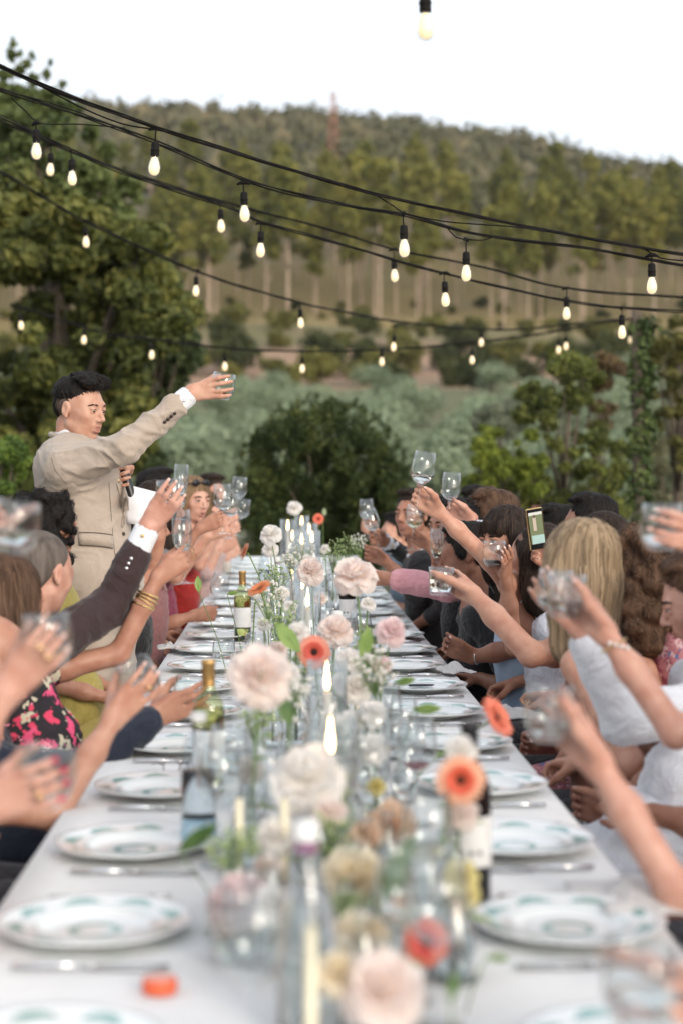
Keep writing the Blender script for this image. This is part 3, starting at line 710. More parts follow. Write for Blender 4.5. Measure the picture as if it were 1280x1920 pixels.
# ---- chairs tucked behind the diners
def chair():
    e = empty('chair'); wood = cloth('chair_paint', (.62, .60, .58), .5, .9, .1)
    MB().box((0, 0, .455), (.42, .42, .03)).build('seat', wood, e, smooth=False)
    MB().box((0, -.02, .49), (.40, .38, .04)).build('cushion', cloth('cushion_linen', (.60, .57, .54)), e)
    leg = MB().tube([(0, 0, 0), (0, 0, .44)], [.014, .02], 8).mesh('leg')
    for sx in (-1, 1):
        mobj('leg', leg, wood, e, (sx*.18, .18, 0))
        MB().tube([(sx*.18, -.22, 0), (sx*.18, -.19, .45), (sx*.17, -.24, .86)], [.014, .02, .014], 8).build('rear_leg', wood, e)
    for z in (.60, .70, .80): MB().box((0, -.222-(z-.6)*.08, z), (.34, .02, .05)).build('slat', wood, e, smooth=False)
    return e
ch0 = chair()
first = True
for side, nm in ((-1, "speaker's side"), (1, 'side away from the speaker')):
    for i, y in enumerate(SEAT[1:19]):
        c = ch0 if first else copy_tree(ch0); first = False
        xx = TX0-.42 if side < 0 else TX1+.42
        c.location = (xx, y, 0); c.rotation_euler = (0, 0, -side*-PI/2 if side < 0 else PI/2)
        c.rotation_euler = (0, 0, -PI/2 if side < 0 else PI/2)
        tag(c, f'pale wooden chair drawn up at the {ordn[i+1]} plate, {nm}', 'chair', 'chairs along the table')

# ---- drinking glasses
def lathe_me(name, prof, n=28):
    me = MB().lathe(prof, n).mesh(name); return me
G = {}
G['tumbler'] = (lathe_me('tumbler', [(0, .001), (.024, .001), (.031, .006), (.038, .018), (.0435, .036), (.0445, .052), (.042, .074), (.0385, .094), (.0373, .094), (.0408, .074), (.0433, .052), (.0420, .036), (.036, .020), (.028, .011), (0, .009)]), .098)
G['straight'] = (lathe_me('tumbler', [(0, .001), (.030, .001), (.034, .004), (.037, .03), (.0395, .06), (.042, .090), (.0410, .090), (.0383, .06), (.0357, .03), (.033, .012), (0, .010)]), .09)
G['wine'] = (lathe_me('wine_glass', [(0, .001), (.037, .001), (.037, .0022), (.02, .004), (.006, .009), (.0036, .02), (.0034, .07), (.0042, .098), (.010, .106), (.028, .118), (.042, .140), (.0435, .152), (.0405, .180), (.035, .222), (.0342, .222), (.0397, .180), (.0427, .152), (.041, .141), (.027, .121), (.008, .110), (0, .108)], 32), .222)
G['flute'] = (lathe_me('champagne_flute', [(0, .001), (.033, .001), (.033, .0022), (.015, .004), (.005, .009), (.0034, .02), (.0034, .075), (.008, .088), (.020, .105), (.0285, .130), (.030, .155), (.027, .222), (.0263, .222), (.0293, .155), (.0277, .131), (.018, .108), (.006, .094), (0, .092)], 32), .222)
for k in G: G[k][0].materials.append(M['glass'])
LIQ = {}
def liq(kind, what, fill):
    key = (kind, what, round(fill, 2))
    if key not in LIQ:
        if kind == 'tumbler': pr = [(0, .0095), (.027, .0115), (.0355, .0205), (.0415, .036), (.0428, .052), (.0404, .074)]
        elif kind == 'straight': pr = [(0, .0105), (.0325, .0125), (.0352, .03), (.0378, .06), (.0400, .08)]
        elif kind == 'wine': pr = [(0, .1085), (.0075, .1105), (.0265, .1215), (.0405, .1413), (.0422, .152), (.0392, .18)]
        else: pr = [(0, .0925), (.0055, .0945), (.0175, .1085), (.0272, .1313), (.0288, .155), (.027, .2)]
        z0, z1 = pr[0][1], pr[-1][1]; zt = z0+(z1-z0)*fill; out = []
        for k, (r, z) in enumerate(pr):
            if z <= zt: out.append((r, z))
            else:
                r0, zz = pr[k-1]; f = (zt-zz)/(z-zz); out.append((r0+(r-r0)*f, zt)); break
        out.append((0, zt)); LIQ[key] = lathe_me(what, out, 24); LIQ[key].materials.append({'water': M['water'], 'white_wine': M['white_wine'], 'red_wine': M['red_wine']}[what])
    return LIQ[key]
def glass(kind, base, A=(0, 0, 1), label='', what='water', fill=.5, group=None, scale=1.0):
    nm = 'wine_glass' if kind == 'wine' else 'champagne_flute' if kind == 'flute' else 'tumbler'
    o = mobj(nm, G[kind][0], None, None, base, axis_rot(A)); o.scale = (scale,)*3
    tag(o, label, {'wine_glass': 'wine glass', 'champagne_flute': 'champagne glass', 'tumbler': 'tumbler'}[nm], group)
    if fill > 0: mobj(what, liq(kind, what, fill), None, o)
    return o

# ---- bottles
def bottle(base, label, kind, parts=True):
    e = empty('bottle', base); 
    if kind in ('white', 'red'):
        tag(e, label, 'wine bottle')
        prof = [(0, .004), (.034, .001), (.037, .006), (.0372, .17), (.0365, .19), (.030, .212), (.018, .228), (.0145, .245), (.0142, .292), (.0155, .294), (.0155, .300), (.010, .300)]
        MB().lathe(prof, 32).build('glass_body', M['glass_green'] if kind == 'white' else M['glass_dark'], e)
        MB().lathe([(.0150, .243), (.0150, .292), (.0162, .293), (.0162, .302), (0, .303)], 24).build('foil', M['foil_gold'] if kind == 'white' else M['foil_black'], e)
        MB().lathe([(.0377, .060), (.0377, .145)], 32).build('label', M['white_label'], e)
        if kind == 'white': MB().lathe([(0, .006), (.0355, .006), (.0357, .168), (.034, .192), (0, .192)], 24).build('wine', liquid('pale_wine', (.90, .86, .50)) if 'pale_wine' not in bpy.data.materials else bpy.data.materials['pale_wine'], e)
        else:
            mb = MB()
            for k in range(3): mb.box((.0, -.0379, .078+.0), (.0, 0, 0)) if False else None
            for k, a in enumerate((-2.0, -1.6, -1.2)): mb.ball((.0378*math.cos(a), .0378*math.sin(a), .085), (.004, .001, .005), 8, 5)
            mb.build('label_mark', M['foil_black'], e)
    elif kind == 'water_glass':
        tag(e, label, 'water bottle')
        prof = [(0, .004), (.034, .001), (.040, .008), (.041, .10), (.038, .15), (.026, .20), (.0155, .225), (.0145, .25), (.016, .252), (.016, .262), (.012, .262)]
        MB().lathe(prof, 32).build('glass_body', M['glass'], e)
        MB().lathe([(0, .008), (.0385, .01), (.0395, .10), (.0365, .15), (.027, .19), (0, .19)], 24).build('water', M['water'], e)
        MB().lathe([(.0166, .250), (.0166, .274), (0, .275)], 20).build('cap', M['white_label'], e)
        MB().lathe([(.0157, .236), (.0160, .246)], 20).build('neck_band', mottled('violet_band', (.25, .10, .20), (.35, .16, .28), .5, 30) if 'violet_band' not in bpy.data.materials else bpy.data.materials['violet_band'], e)
    else:
        tag(e, label, 'water bottle')
        prof = [(0, .006), (.020, .001), (.034, .008), (.0345, .05), (.032, .056), (.0345, .062), (.0345, .13), (.032, .136), (.0345, .142), (.033, .18), (.022, .215), (.0135, .23), (.013, .25)]
        MB().lathe(prof, 28).build('plastic_body', M['plastic_clear'], e)
        MB().lathe([(0, .008), (.031, .01), (.033, .06), (.033, .15), (0, .15)], 24).build('water', M['water'], e)
        MB().lathe([(.0352, .018), (.0352, .060)], 28).build('label', mottled('blue_label', (.20, .42, .60), (.70, .80, .85), .4, 45, 2) if 'blue_label' not in bpy.data.materials else bpy.data.materials['blue_label'], e)
        MB().lathe([(.0152, .246), (.0152, .262), (0, .263)], 20).build('cap', M['white_label'], e)
    return e
def on_table(px, py): 
    q = T(px, py, TZ+.003); return (q.x, q.y, q.z)
def at_depth(px, Y): 
    q = P(px, 1000, Y); return (q.x, Y, TZ+.003)
bottle(at_depth(455, 7.15), 'distant green white wine bottle with gold foil by the peach gerbera', 'white')
bottle(at_depth(391, 3.75), 'closer white wine bottle with gold foil near the navy sleeve', 'white')
bottle(at_depth(372, 3.2), 'plastic water bottle with blue label in front of the white wine', 'plastic')
bottle(at_depth(574, 2.14), 'clear water bottle with white cap at the near end of the table', 'water_glass')
bottle(at_depth(880, 2.80), 'dark red wine bottle with white label behind the peach and red gerbera', 'red')
bottle(at_depth(651, 7.6), 'dark wine bottle beyond the large blush rose', 'red')
bottle(at_depth(520, 8.9), 'water bottle among the far candles', 'water_glass')
bottle(at_depth(496, 9.8), 'blue labelled water bottle at the far end of the flowers', 'plastic')
bottle(at_depth(625, 8.8), 'clear bottle next to the far green sprays', 'water_glass')
bottle(at_depth(632, 5.4), 'capped water bottle between candle and blush rose', 'water_glass')
# ---- empty and half full glasses standing on the table
for (px, Y, kind, what, fill, lab) in [
    (430, 3.3, 'wine', 'water', 0, 'empty wine glass standing behind the pale pink rose'), (412, 3.05, 'wine', 'water', 0, 'wine glass standing next to the plastic water bottle'),
    (445, 4.0, 'tumbler', 'water', .6, 'water tumbler beside the closer white wine bottle'), (700, 3.6, 'wine', 'water', 0, 'empty wine glass in front of the yellow bud'),
    (750, 3.7, 'wine', 'water', .0, 'empty wine glass at the edge of the flower vases'), (780, 3.4, 'wine', 'red_wine', .25, 'wine glass with a little red wine near the red gerbera'),
    (800, 2.6, 'wine', 'white_wine', .35, 'wine glass with white wine beside the dark bottle'), (740, 4.2, 'tumbler', 'water', .5, 'water tumbler below the blush rose with green leaf'),
    (650, 5.9, 'wine', 'water', 0, 'empty wine glass below the large blush rose'), (675, 6.0, 'wine', 'water', 0, 'empty wine glass next to the rose stem'),
    (660, 6.6, 'tumbler', 'water', .5, 'tumbler behind the rose stem'), (470, 5.2, 'tumbler', 'water', .5, 'tumbler behind the orange gerbera'),
    (438, 2.45, 'tumbler', 'water', .55, 'water tumbler near the pale pink rose'), (470, 2.0, 'wine', 'water', .0, 'near empty wine glass beside the capped water bottle'),
    (820, 2.15, 'wine', 'water', 0, 'near empty wine glass beside the coral gerbera'), (655, 7.9, 'wine', 'water', 0, 'wine glass beyond the large blush rose'),
    (600, 10.2, 'tumbler', 'water', .5, 'tumbler among the far candles'), (655, 9.2, 'wine', 'water', 0, 'wine glass near the far green sprays'), (420, 6.3, 'tumbler', 'water', .4, 'tumbler behind the plates near the distant wine bottle')]:
    glass(kind, at_depth(px, Y), label=lab, what=what, fill=fill)

for k, (px, Y, kind, lab) in enumerate([(690, 3.15, 'wine', 'empty wine glass nearest the yellow bud'), (720, 3.95, 'wine', 'empty wine glass behind the first glass cluster'), (765, 4.15, 'tumbler', 'tumbler at the flower edge below the green leaf'),
    (455, 2.7, 'tumbler', 'tumbler just behind the pale pink rose'), (500, 3.1, 'wine', 'wine glass between big rose and plastic bottle'), (640, 3.3, 'wine', 'wine glass under the lower taper flame'), (760, 2.25, 'wine', 'wine glass among the near gerberas'),
    (520, 4.6, 'wine', 'wine glass behind the small white rose'), (690, 4.9, 'wine', 'wine glass below the pale pink rose leaf'), (610, 6.4, 'wine', 'wine glass close behind the bright taper'), (480, 6.5, 'tumbler', 'tumbler by the gold foiled distant bottle')]):
    glass(kind, at_depth(px, Y), label=lab, what='water', fill=0 if k % 3 else .4)
# ---- candles in tall glass cylinders
def candle(px, Y, wick_py, label, lit=True, rad=.045, holder=True, hh=None, colr=None, cr=.011):
    b = at_depth(px, Y); tip = P(px, wick_py, Y); h = max(.05, tip.z-TZ)
    e = empty('candle', b); tag(e, label, 'candle')
    hb = .03
    MB().lathe([(0, hb), (cr*1.1, hb), (cr, h*.5), (cr*.92, h), (cr*.5, h-.003), (0, h-.002)], 16).build('wax', colr or M['wax'], e)
    MB().tube([(0, 0, h-.003), (.001, 0, h+.008)], .0011, 5).build('wick', M['black_rubber'], e)
    MB().lathe([(0, 0), (.034, 0), (.036, .006), (.014, .012), (.012, .03), (cr*1.5, .034), (cr*1.5, .045), (cr*1.25, .045), (cr*1.25, .03), (0, .03)], 20).build('candlestick', M['glass'], e)
    if lit: MB().lathe([(0, h+.004), (.0042, h+.008), (.0064, h+.018), (.0060, h+.030), (.0036, h+.050), (.0014, h+.066), (0, h+.072)], 12).build('flame', M['flame'], e)
    if holder:
        H = hh or h+.075
        c = mobj('glass_cylinder', MB().lathe([(0, .0005), (rad, .0005), (rad, H), (rad-.002, H), (rad-.002, .003), (0, .003)], 30).mesh('glass_cylinder'), M['glass'], None, (b[0], b[1], TZ+.0005))
        tag(c, 'clear glass cylinder around the '+label, 'candle holder')
    return e
candle(613, 3.75, 1300, 'tall lit white taper above the blush rose heads')
candle(620, 2.95, 1420, 'lower lit taper in the middle of the roses')
candle(577, 5.6, 1142, 'lit taper behind the white roses, flame level with them')
candle(548, 8.0, 1092, 'small lit candle beneath the twin white roses')
candle(567, 7.0, 1108, 'small lit candle just behind the bright taper')
for k, (px, py, Y) in enumerate([(540, 992, 10.6), (566, 984, 11.2), (580, 1000, 10.2), (585, 1015, 9.7), (566, 1020, 9.4), (549, 1010, 11.5)]):
    candle(px, Y, py+4, ['far lit candle at the left of the glowing cluster', 'highest lit candle of the far cluster', 'far lit candle near the coral gerbera', 'lit candle low beside the far green sprays', 'lowest lit candle of the far cluster', 'far lit candle in the middle of the cluster'][k], rad=.05)
cream = mottled('cream_wax', (.80, .72, .52), (.86, .79, .60), .5, 10); peach = mottled('peach_wax', (.82, .55, .38), (.86, .62, .46), .5, 10)
candle(448, 2.75, 1500, 'unlit cream taper between the near glasses', False, holder=False, colr=cream, cr=.0072)
candle(533, 2.75, 1500, 'unlit cream taper below the big white rose', False, holder=False, colr=cream, cr=.0072)
candle(583, 1.90, 1740, 'unlit cream taper in front of the capped bottle', False, holder=False, colr=cream, cr=.0072)
candle(856, 2.35, 1690, 'unlit peach taper under the pale yellow flower', False, holder=False, colr=peach, cr=.0075)

# ---- flowers in bud vases
M['stem'] = mottled('flower_stem', (.10, .17, .05), (.18, .28, .09), .6, 30)
M['fl_leaf'] = mottled('flower_leaf', (.16, .26, .06), (.30, .42, .12), .5, 20, trans=.3)
def petal(w, l, cup, curl, nu=5, nv=6):
    """a petal growing along +Z, cupped, its lip curling outwards (+X)"""
    V = []; 
    for j in range(nv+1):
        v = j/nv; ww = w*math.sin(min(1, v*1.25+.12)*PI*.5)*(1 if v < .8 else 1-.5*((v-.8)/.2)**2)
        for i in range(nu+1):
            u = i/nu*2-1
            x = cup*(1-math.cos(u*1.1))*-1*.8*w/.03*.03/.03*0+(-cup*u*u*.5)+curl*max(0, v-.55)**2*3+cup*.55*math.sin(v*PI*.6)
            V.append((x, u*ww, l*v-curl*max(0, v-.7)*.9+.0015*math.sin(u*7+v*5)))
    n = nu+1; F = [(j*n+i, j*n+i+1, (j+1)*n+i+1, (j+1)*n+i) for j in range(nv) for i in range(nu)]
    return V, F
def petal_me(name, w, l, cup, curl, mat):
    V, F = petal(w, l, cup, curl); me = MB().add(V, F).mesh(name); me.materials.append(mat); return me
def flmat(name, c1, c2, tr=.3): return mottled(name, c1, c2, .7, 30, 3, .1, 200, trans=.55)
PM = {}
PC = {'blush': ((.92, .80, .75), (.95, .90, .86)), 'white': ((.93, .90, .86), (.95, .93, .91)), 'pink': ((.90, .72, .71), (.93, .83, .82)), 'peach': ((.92, .70, .53), (.95, .84, .70)), 'cream': ((.93, .82, .62), (.95, .90, .78)), 'yellow': ((.85, .76, .36), (.90, .84, .50))}
FM = {k: flmat(k+'_petal', *v) for k, v in PC.items()}
def stem_and_vase(e, head, vb, tilt_dir, vase=True, leafs=2, vh=.13, lab=''):
    """e sits at the vase mouth foot vb; head in world"""
    h = Vector(head)-Vector(vb); a = Vector((0, 0, .02)); mid = Vector((h.x*.25, h.y*.25, h.z*.55))
    pts = []
    for k in range(9):
        t_ = k/8; pts.append(a*(1-t_)**2+mid*2*t_*(1-t_)+h*t_*t_)
    MB().tube(pts, [.0026]*8+[.0034], 6).build('stem', M['stem'], e)
    for k in range(leafs):
        i = 4+k % 4; p = pts[i]; aa = random.uniform(0, 6.28); L = random.uniform(.035, .06)
        V = []; F = []
        for j in range(6):
            v = j/5; w = L*.32*math.sin(v*PI*.94+.1); q = p+Vector((math.cos(aa), math.sin(aa), .35))*L*v*1.2+Vector((0, 0, -.25*L*v*v*2))
            sd = Vector((-math.sin(aa), math.cos(aa), 0)); V += [q-sd*w, q+Vector((0, 0, -.1*w)), q+sd*w]
        for j in range(5): F += [(3*j, 3*j+1, 3*j+4, 3*j+3), (3*j+1, 3*j+2, 3*j+5, 3*j+4)]
        MB().add(V, F).build('leaf', M['fl_leaf'], e)
VASE = lathe_me('bud_vase', [(0, .001), (.024, .001), (.030, .008), (.031, .045), (.026, .075), (.013, .10), (.011, .125), (.0135, .14), (.0125, .14), (.0100, .125), (.012, .10), (.0250, .074), (.030, .045), (.0288, .010), (0, .006)], 24)
VASE.materials.append(M['glass'])
VW = lathe_me('water', [(0, .0065), (.0286, .011), (.0294, .045), (.0262, .068), (0, .068)], 20); VW.materials.append(M['water'])
nv = [0]
def vase(b, lab):
    o = mobj('bud_vase', VASE, None, None, b, (0, 0, random.uniform(0, 6))); tag(o, lab, 'vase', 'bud vases under the flowers'); mobj('water', VW, None, o); return o
def rose(px, py, Y, size, col, label, face=(0, -.35, 1), vpx=None, n1=1.0, leafs=2, bloomonly=False, group=None, cat='rose'):
    head = P(px, py, Y); vb = Vector(at_depth(vpx if vpx is not None else px+random.uniform(-14, 14), Y+random.uniform(-.05, .08)))
    head.z = max(head.z, TZ+.06)
    e = empty('rose', vb); tag(e, label, cat, group)
    stem_and_vase(e, head, vb, None, leafs=leafs)
    if not bloomonly: vase(vb, 'bud vase with the '+label)
    s = size/.05; rot = axis_rot(Vector(face).normalized(), random.uniform(0, 6))
    hl = head-vb
    bl = empty('bloom', hl, rot, e); bl.scale = (s, s, s); mat = FM[col]
    key = col
    if key not in PM: PM[key] = [petal_me('petal', .016, .036, .010, .002, mat), petal_me('petal', .024, .044, .018, .010, mat), petal_me('petal', .030, .046, .020, .026, mat), petal_me('petal', .033, .046, .016, .042, mat)]
    rings = [(5, .004, .05, 0, .012), (6, .008, .28, 0, .006), (8, .010, .55, 1, .000), (8, .012, .92, 2, -.004), (9, .012, 1.30, 3, -.008)]
    for k, (n, off, tilt, pm, z) in enumerate(rings):
        for i in range(n):
            a = 2*PI*i/n+k*.7+random.uniform(-.2, .2); tl = tilt+random.uniform(-.16, .34)*(.6 if k < 2 else 1)
            o = mobj('petal', PM[key][pm], None, bl, (off*math.cos(a), off*math.sin(a), z-.012), Euler((random.uniform(-.1, .1), tl, a), 'XYZ'))
            o.scale = (1, random.uniform(.7, 1.25), random.uniform(.78, 1.2))
    return e
GM = {}
def gerbera(px, py, Y, size, c_out, c_in, cen, label, face, vpx=None, leafs=1):
    head = P(px, py, Y); vb = Vector(at_depth(vpx if vpx is not None else px, Y+.03)); head.z = max(head.z, TZ+.05)
    e = empty('gerbera', vb); tag(e, label, 'gerbera')
    hl = head-vb; F = Vector(face).normalized()
    stem_and_vase(e, tuple(head-F*.012), vb, None, leafs=leafs); vase(vb, 'bud vase with the '+label)
    bl = empty('bloom', hl, axis_rot(F, .3), e); s = size/.05; bl.scale = (s, s, s)
    key = (c_out, c_in)
    if key not in GM:
        def rm(nm, c): return mottled(nm, sc3(c, .85), c, .6, 60, 2, .1, 300, (1, 1, .2), trans=.25)
        k = len(GM); ms = rm('gerbera_outer_%s' % 'abcdefghijklmn'[k], c_out), rm('gerbera_inner_%s' % 'abcdefghijklmn'[k], c_in)
        def ray_me(w, l, mat):
            V = []; F_ = []
            for j in range(5):
                v = j/4; ww = w*(.45+.55*math.sin(min(1, v*1.5)*PI/2))*(1 if v < .9 else .55)
                V += [(l*v, -ww, .003*math.sin(v*3)), (l*v, 0, .003*math.sin(v*3)-.0012), (l*v, ww, .003*math.sin(v*3))]
            for j in range(4): F_ += [(3*j, 3*j+1, 3*j+4, 3*j+3), (3*j+1, 3*j+2, 3*j+5, 3*j+4)]
            me = MB().add(V, F_).mesh('petal'); me.materials.append(mat); return me
        cm_ = mottled('gerbera_centre_%s' % 'abcdefghijklmn'[k], sc3(cen, .5), cen, .9, 400, 2, .8, 600)
        GM[key] = (ray_me(.0048, .042, ms[0]), ray_me(.0036, .026, ms[1]), MB().ball((0, 0, .002), (.012, .012, .005), 16, 8).mesh('centre'), MB().lathe([(0, -.012), (.006, -.010), (.011, -.002), (.010, .001), (0, .001)], 14).mesh('calyx'), cm_)
    A_, B_, C_, D_, cm_ = GM[key]
    for (n, me, r0, tl, z) in ((26, A_, .008, .0, 0), (22, A_, .007, -.14, .0016), (20, B_, .007, -.42, .0028)):
        for i in range(n):
            a = 2*PI*i/n+tl*9; o = mobj('petal', me, None, bl, (r0*math.cos(a), r0*math.sin(a), z), Euler((0, tl+random.uniform(-.06, .06), a), 'XYZ')); o.scale = (random.uniform(.92, 1.04), 1, 1)
    mobj('centre', C_, cm_, bl); mobj('calyx', D_, M['stem'], bl)
    return e
rose(490, 1258, 3.05, .053, 'blush', 'big blush rose next to the gold foiled bottle', (.1, -.7, .6), 470)
rose(576, 1452, 2.85, .058, 'white', 'largest white rose low in the middle of the table', (-.1, -.6, .75), 560)
rose(663, 1072, 4.75, .055, 'blush', 'wide open blush rose on a long curved stem', (-.15, -.45, .8), 690, leafs=1)
rose(735, 1180, 4.2, .036, 'pink', 'pale pink rose with a big green leaf', (.2, -.6, .7), 705)
rose(450, 1680, 2.45, .046, 'pink', 'pale pink half open rose at the near end of the table', (-.1, -.3, .9), 470)
rose(515, 1688, 2.35, .028, 'white', 'little white rose beside the pale pink one', (0, -.4, .9), 510)
rose(715, 1852, 2.02, .045, 'blush', 'rose with a pink heart at the very near end', (0, -.75, .6), 715)
rose(583, 1066, 6.4, .050, 'blush', 'white rose above the bright taper flame', (.1, -.6, .7), 590)
rose(506, 998, 7.4, .042, 'white', 'upper one of two white roses on dark stems', (-.3, -.5, .8), 530)
rose(507, 1026, 7.8, .036, 'white', 'lower one of two white roses on dark stems', (-.2, -.5, .7), 515)
rose(552, 950, 10.6, .042, 'white', 'topmost white rose at the far end', (0, -.6, .8), 556, leafs=0)
rose(630, 1178, 4.6, .044, 'blush', 'blush rose behind the coral red gerbera', (0, -.6, .8), 620)
rose(556, 1182, 4.4, .030, 'white', 'small white rose next to the coral red gerbera', (-.2, -.5, .8), 556)
rose(655, 1232, 4.2, .030, 'white', 'white blossom below the blush rose', (.2, -.5, .8), 650)
rose(668, 1285, 3.9, .034, 'white', 'white freesia cluster beside the taper', (.1, -.7, .6), 660)
rose(700, 1332, 3.6, .028, 'white', 'round white bud rose right of the taper'.replace(' right of', ' just past'), (.2, -.5, .8), 690)
rose(530, 1108, 5.7, .022, 'white', 'little white bloom in front of the small candles', (0, -.5, .8), 520)
rose(495, 1168, 5.0, .020, 'white', 'tiny white bloom next to the distant wine bottle', (-.2, -.5, .8), 500)
rose(545, 1135, 5.2, .020, 'white', 'tiny white bloom beneath the white rose', (.1, -.5, .8), 545)
rose(735, 1537, 2.9, .040, 'peach', 'soft peach bloom beneath the yellow bud', (.1, -.6, .7), 725, cat='ranunculus')
rose(660, 1643, 2.6, .046, 'cream', 'cream ranunculus in the middle near the bottle', (-.1, -.7, .6), 660, cat='ranunculus')
rose(676, 1757, 2.25, .038, 'cream', 'lower cream ranunculus above the pink hearted rose', (0, -.6, .7), 680, cat='ranunculus')
rose(665, 1588, 2.85, .030, 'pink', 'pale pink bloom above the cream ranunculus', (0, -.5, .8), 665)
rose(706, 1472, 3.1, .016, 'yellow', 'small yellow bud above the peach bloom', (0, -.6, .8), 710, cat='ranunculus')
rose(860, 1640, 2.36, .024, 'yellow', 'upper pale yellow bloom by the dark bottle', (-.2, -.6, .7), 850, cat='ranunculus')
rose(872, 1672, 2.38, .020, 'yellow', 'lower pale yellow bloom by the dark bottle', (.2, -.6, .6), 852, cat='ranunculus')
rose(735, 1640, 2.5, .020, 'peach', 'small peach bloom beside the cream ranunculus', (.3, -.6, .6), 722, cat='ranunculus')
rose(865, 1402, 2.72, .024, 'white', 'white bud just above the peach and red gerbera', (0, -.5, .8), 850)
rose(865, 1520, 2.70, .026, 'blush', 'pale rose just under the peach and red gerbera', (0, -.5, .7), 850)
CO, CI = (.86, .28, .17), (.72, .10, .06)
gerbera(862, 1463, 2.62, .041, (.90, .50, .33), (.80, .14, .07), (.10, .03, .01), 'peach gerbera with a red heart in front of the dark bottle', (-.05, -1, .15), 800)
gerbera(589, 1223, 4.35, .046, (.88, .36, .26), (.75, .13, .09), (.06, .02, .015), 'coral red gerbera in the midst of the white roses', (-.05, -1, .2), 600)
gerbera(797, 1766, 2.32, .036, (.88, .26, .18), (.78, .12, .10), (.08, .02, .02), 'coral gerbera low at the near end', (-.25, -1, .2), 770)
gerbera(930, 1345, 3.6, .050, (.90, .30, .20), (.85, .25, .15), (.3, .08, .04), 'coral gerbera seen from its edge over the plates', (.72, -.45, .5), 760)
gerbera(460, 1034, 6.9, .038, (.86, .45, .28), (.84, .38, .22), (.3, .2, .1), 'peach gerbera turned away on its bent green stem', (-.82, -.2, .35), 520)
gerbera(487, 1104, 5.3, .042, (.88, .36, .16), (.84, .3, .12), (.3, .2, .1), 'orange gerbera seen from the side by the wine bottle', (-.45, -.3, .85), 530)
gerbera(597, 973, 10.4, .036, (.85, .25, .15), (.78, .15, .09), (.08, .03, .02), 'small coral gerbera far along the table', (.05, -1, .1), 600)
gerbera(608, 960, 10.9, .024, (.55, .62, .42), (.5, .6, .35), (.3, .4, .1), 'greenish white daisy above the far coral gerbera', (.8, -.5, .1), 606)
for k, (px, py, Y, sz, col, lab, ct) in enumerate([
    (520, 1560, 2.75, .030, 'white', 'white bloom between the two low cream tapers', 'rose'), (618, 1520, 2.75, .026, 'blush', 'blush bud right under the largest white rose', 'rose'),
    (640, 1460, 3.0, .028, 'white', 'white bloom half behind the largest white rose', 'rose'), (700, 1400, 3.3, .030, 'white', 'white bloom over the cluster of empty wine glasses', 'rose'),
    (660, 1350, 3.6, .026, 'white', 'small white bloom beside the lower taper flame', 'rose'), (690, 1560, 2.8, .026, 'peach', 'little peach bloom between peach and cream blooms', 'ranunculus'),
    (470, 1440, 3.1, .024, 'white', 'white bud by the plastic bottle and the taper', 'rose'), (500, 1620, 2.6, .022, 'blush', 'small blush bud over the pale pink rose', 'rose'),
    (600, 1700, 2.4, .024, 'white', 'white bud against the capped water bottle', 'rose'), (760, 1700, 2.35, .022, 'cream', 'cream bud above the coral gerbera', 'ranunculus'),
    (635, 1820, 2.05, .026, 'cream', 'cream bud beside the pink hearted rose', 'ranunculus'), (540, 1260, 3.9, .026, 'white', 'white bloom tucked behind the big blush rose', 'rose'),
    (520, 1215, 4.3, .024, 'blush', 'blush bud peeping over the big blush rose', 'rose'), (600, 1120, 5.9, .022, 'blush', 'blush bud close behind the bright taper flame', 'rose'),
    (690, 1130, 5.2, .022, 'white', 'white bud under the wide open blush rose', 'rose'), (640, 1275, 4.0, .022, 'white', 'white bud touching the tall taper glass', 'rose'),
    (715, 1245, 4.0, .022, 'pink', 'tiny pink bud under the pale pink rose', 'rose'), (610, 1028, 8.6, .024, 'white', 'far white bloom below the far coral gerbera', 'rose'),
    (575, 1045, 8.0, .020, 'white', 'far white bloom close above the white rose', 'rose'), (480, 1110, 6.0, .018, 'white', 'tiny white flower next to the gold foil', 'rose')]):
    rose(px, py, Y, sz, col, lab, (random.uniform(-.3, .3), -.55, .75), px+random.uniform(-10, 10), cat=ct, leafs=1)
# sprays of cow parsley and fine white filler
def spray(px, py, Y, rad, label, n=60, white=True, seed=0):
    head = P(px, py, Y); vb = Vector(at_depth(px+random.uniform(-10, 10), Y)); g = random.Random(seed)
    e = empty('flower_spray', vb); tag(e, label, 'flower spray'); vase(vb, 'bud vase with the '+label)
    h = Vector(head)-vb; s = MB(); fl = MB(); lf = MB()
    top = Vector((h.x*.6, h.y*.6, h.z*.75)); s.tube([(0, 0, .02), (h.x*.3, 0, h.z*.45), top], .0022, 5)
    for k in range(n):
        d = Vector((g.gauss(0, 1), g.gauss(0, 1), g.gauss(0, .8))); d = d.normalized()*rad*g.uniform(.3, 1); q = h+d
        if k % 2 == 0: s.tube([top+d*.12, (top+q)/2+Vector((0, 0, .004)), q], .0008, 4, caps=False)
        if white: fl.ball(q, (g.uniform(.0035, .007),)*3, 5, 3)
        else: fl.ball(q, (.004, .004, .003), 5, 3)
        a = g.uniform(0, 6.28); u = Vector((math.cos(a), math.sin(a), .3))*.012; w = Vector((-u.y, u.x, 0))*.35; q2 = h+d*.8
        lf.add([q2-u, q2+w, q2+u, q2-w], [(0, 1, 2, 3)])
    s.build('stem', M['stem'], e); fl.build('blossoms', FM['white'] if white else mottled('green_seed', (.30, .38, .16), (.5, .58, .3), .7, 40) if not white and 'green_seed' not in bpy.data.materials else (FM['white'] if white else bpy.data.materials['green_seed']), e); lf.build('leaves', M['fl_leaf'], e)
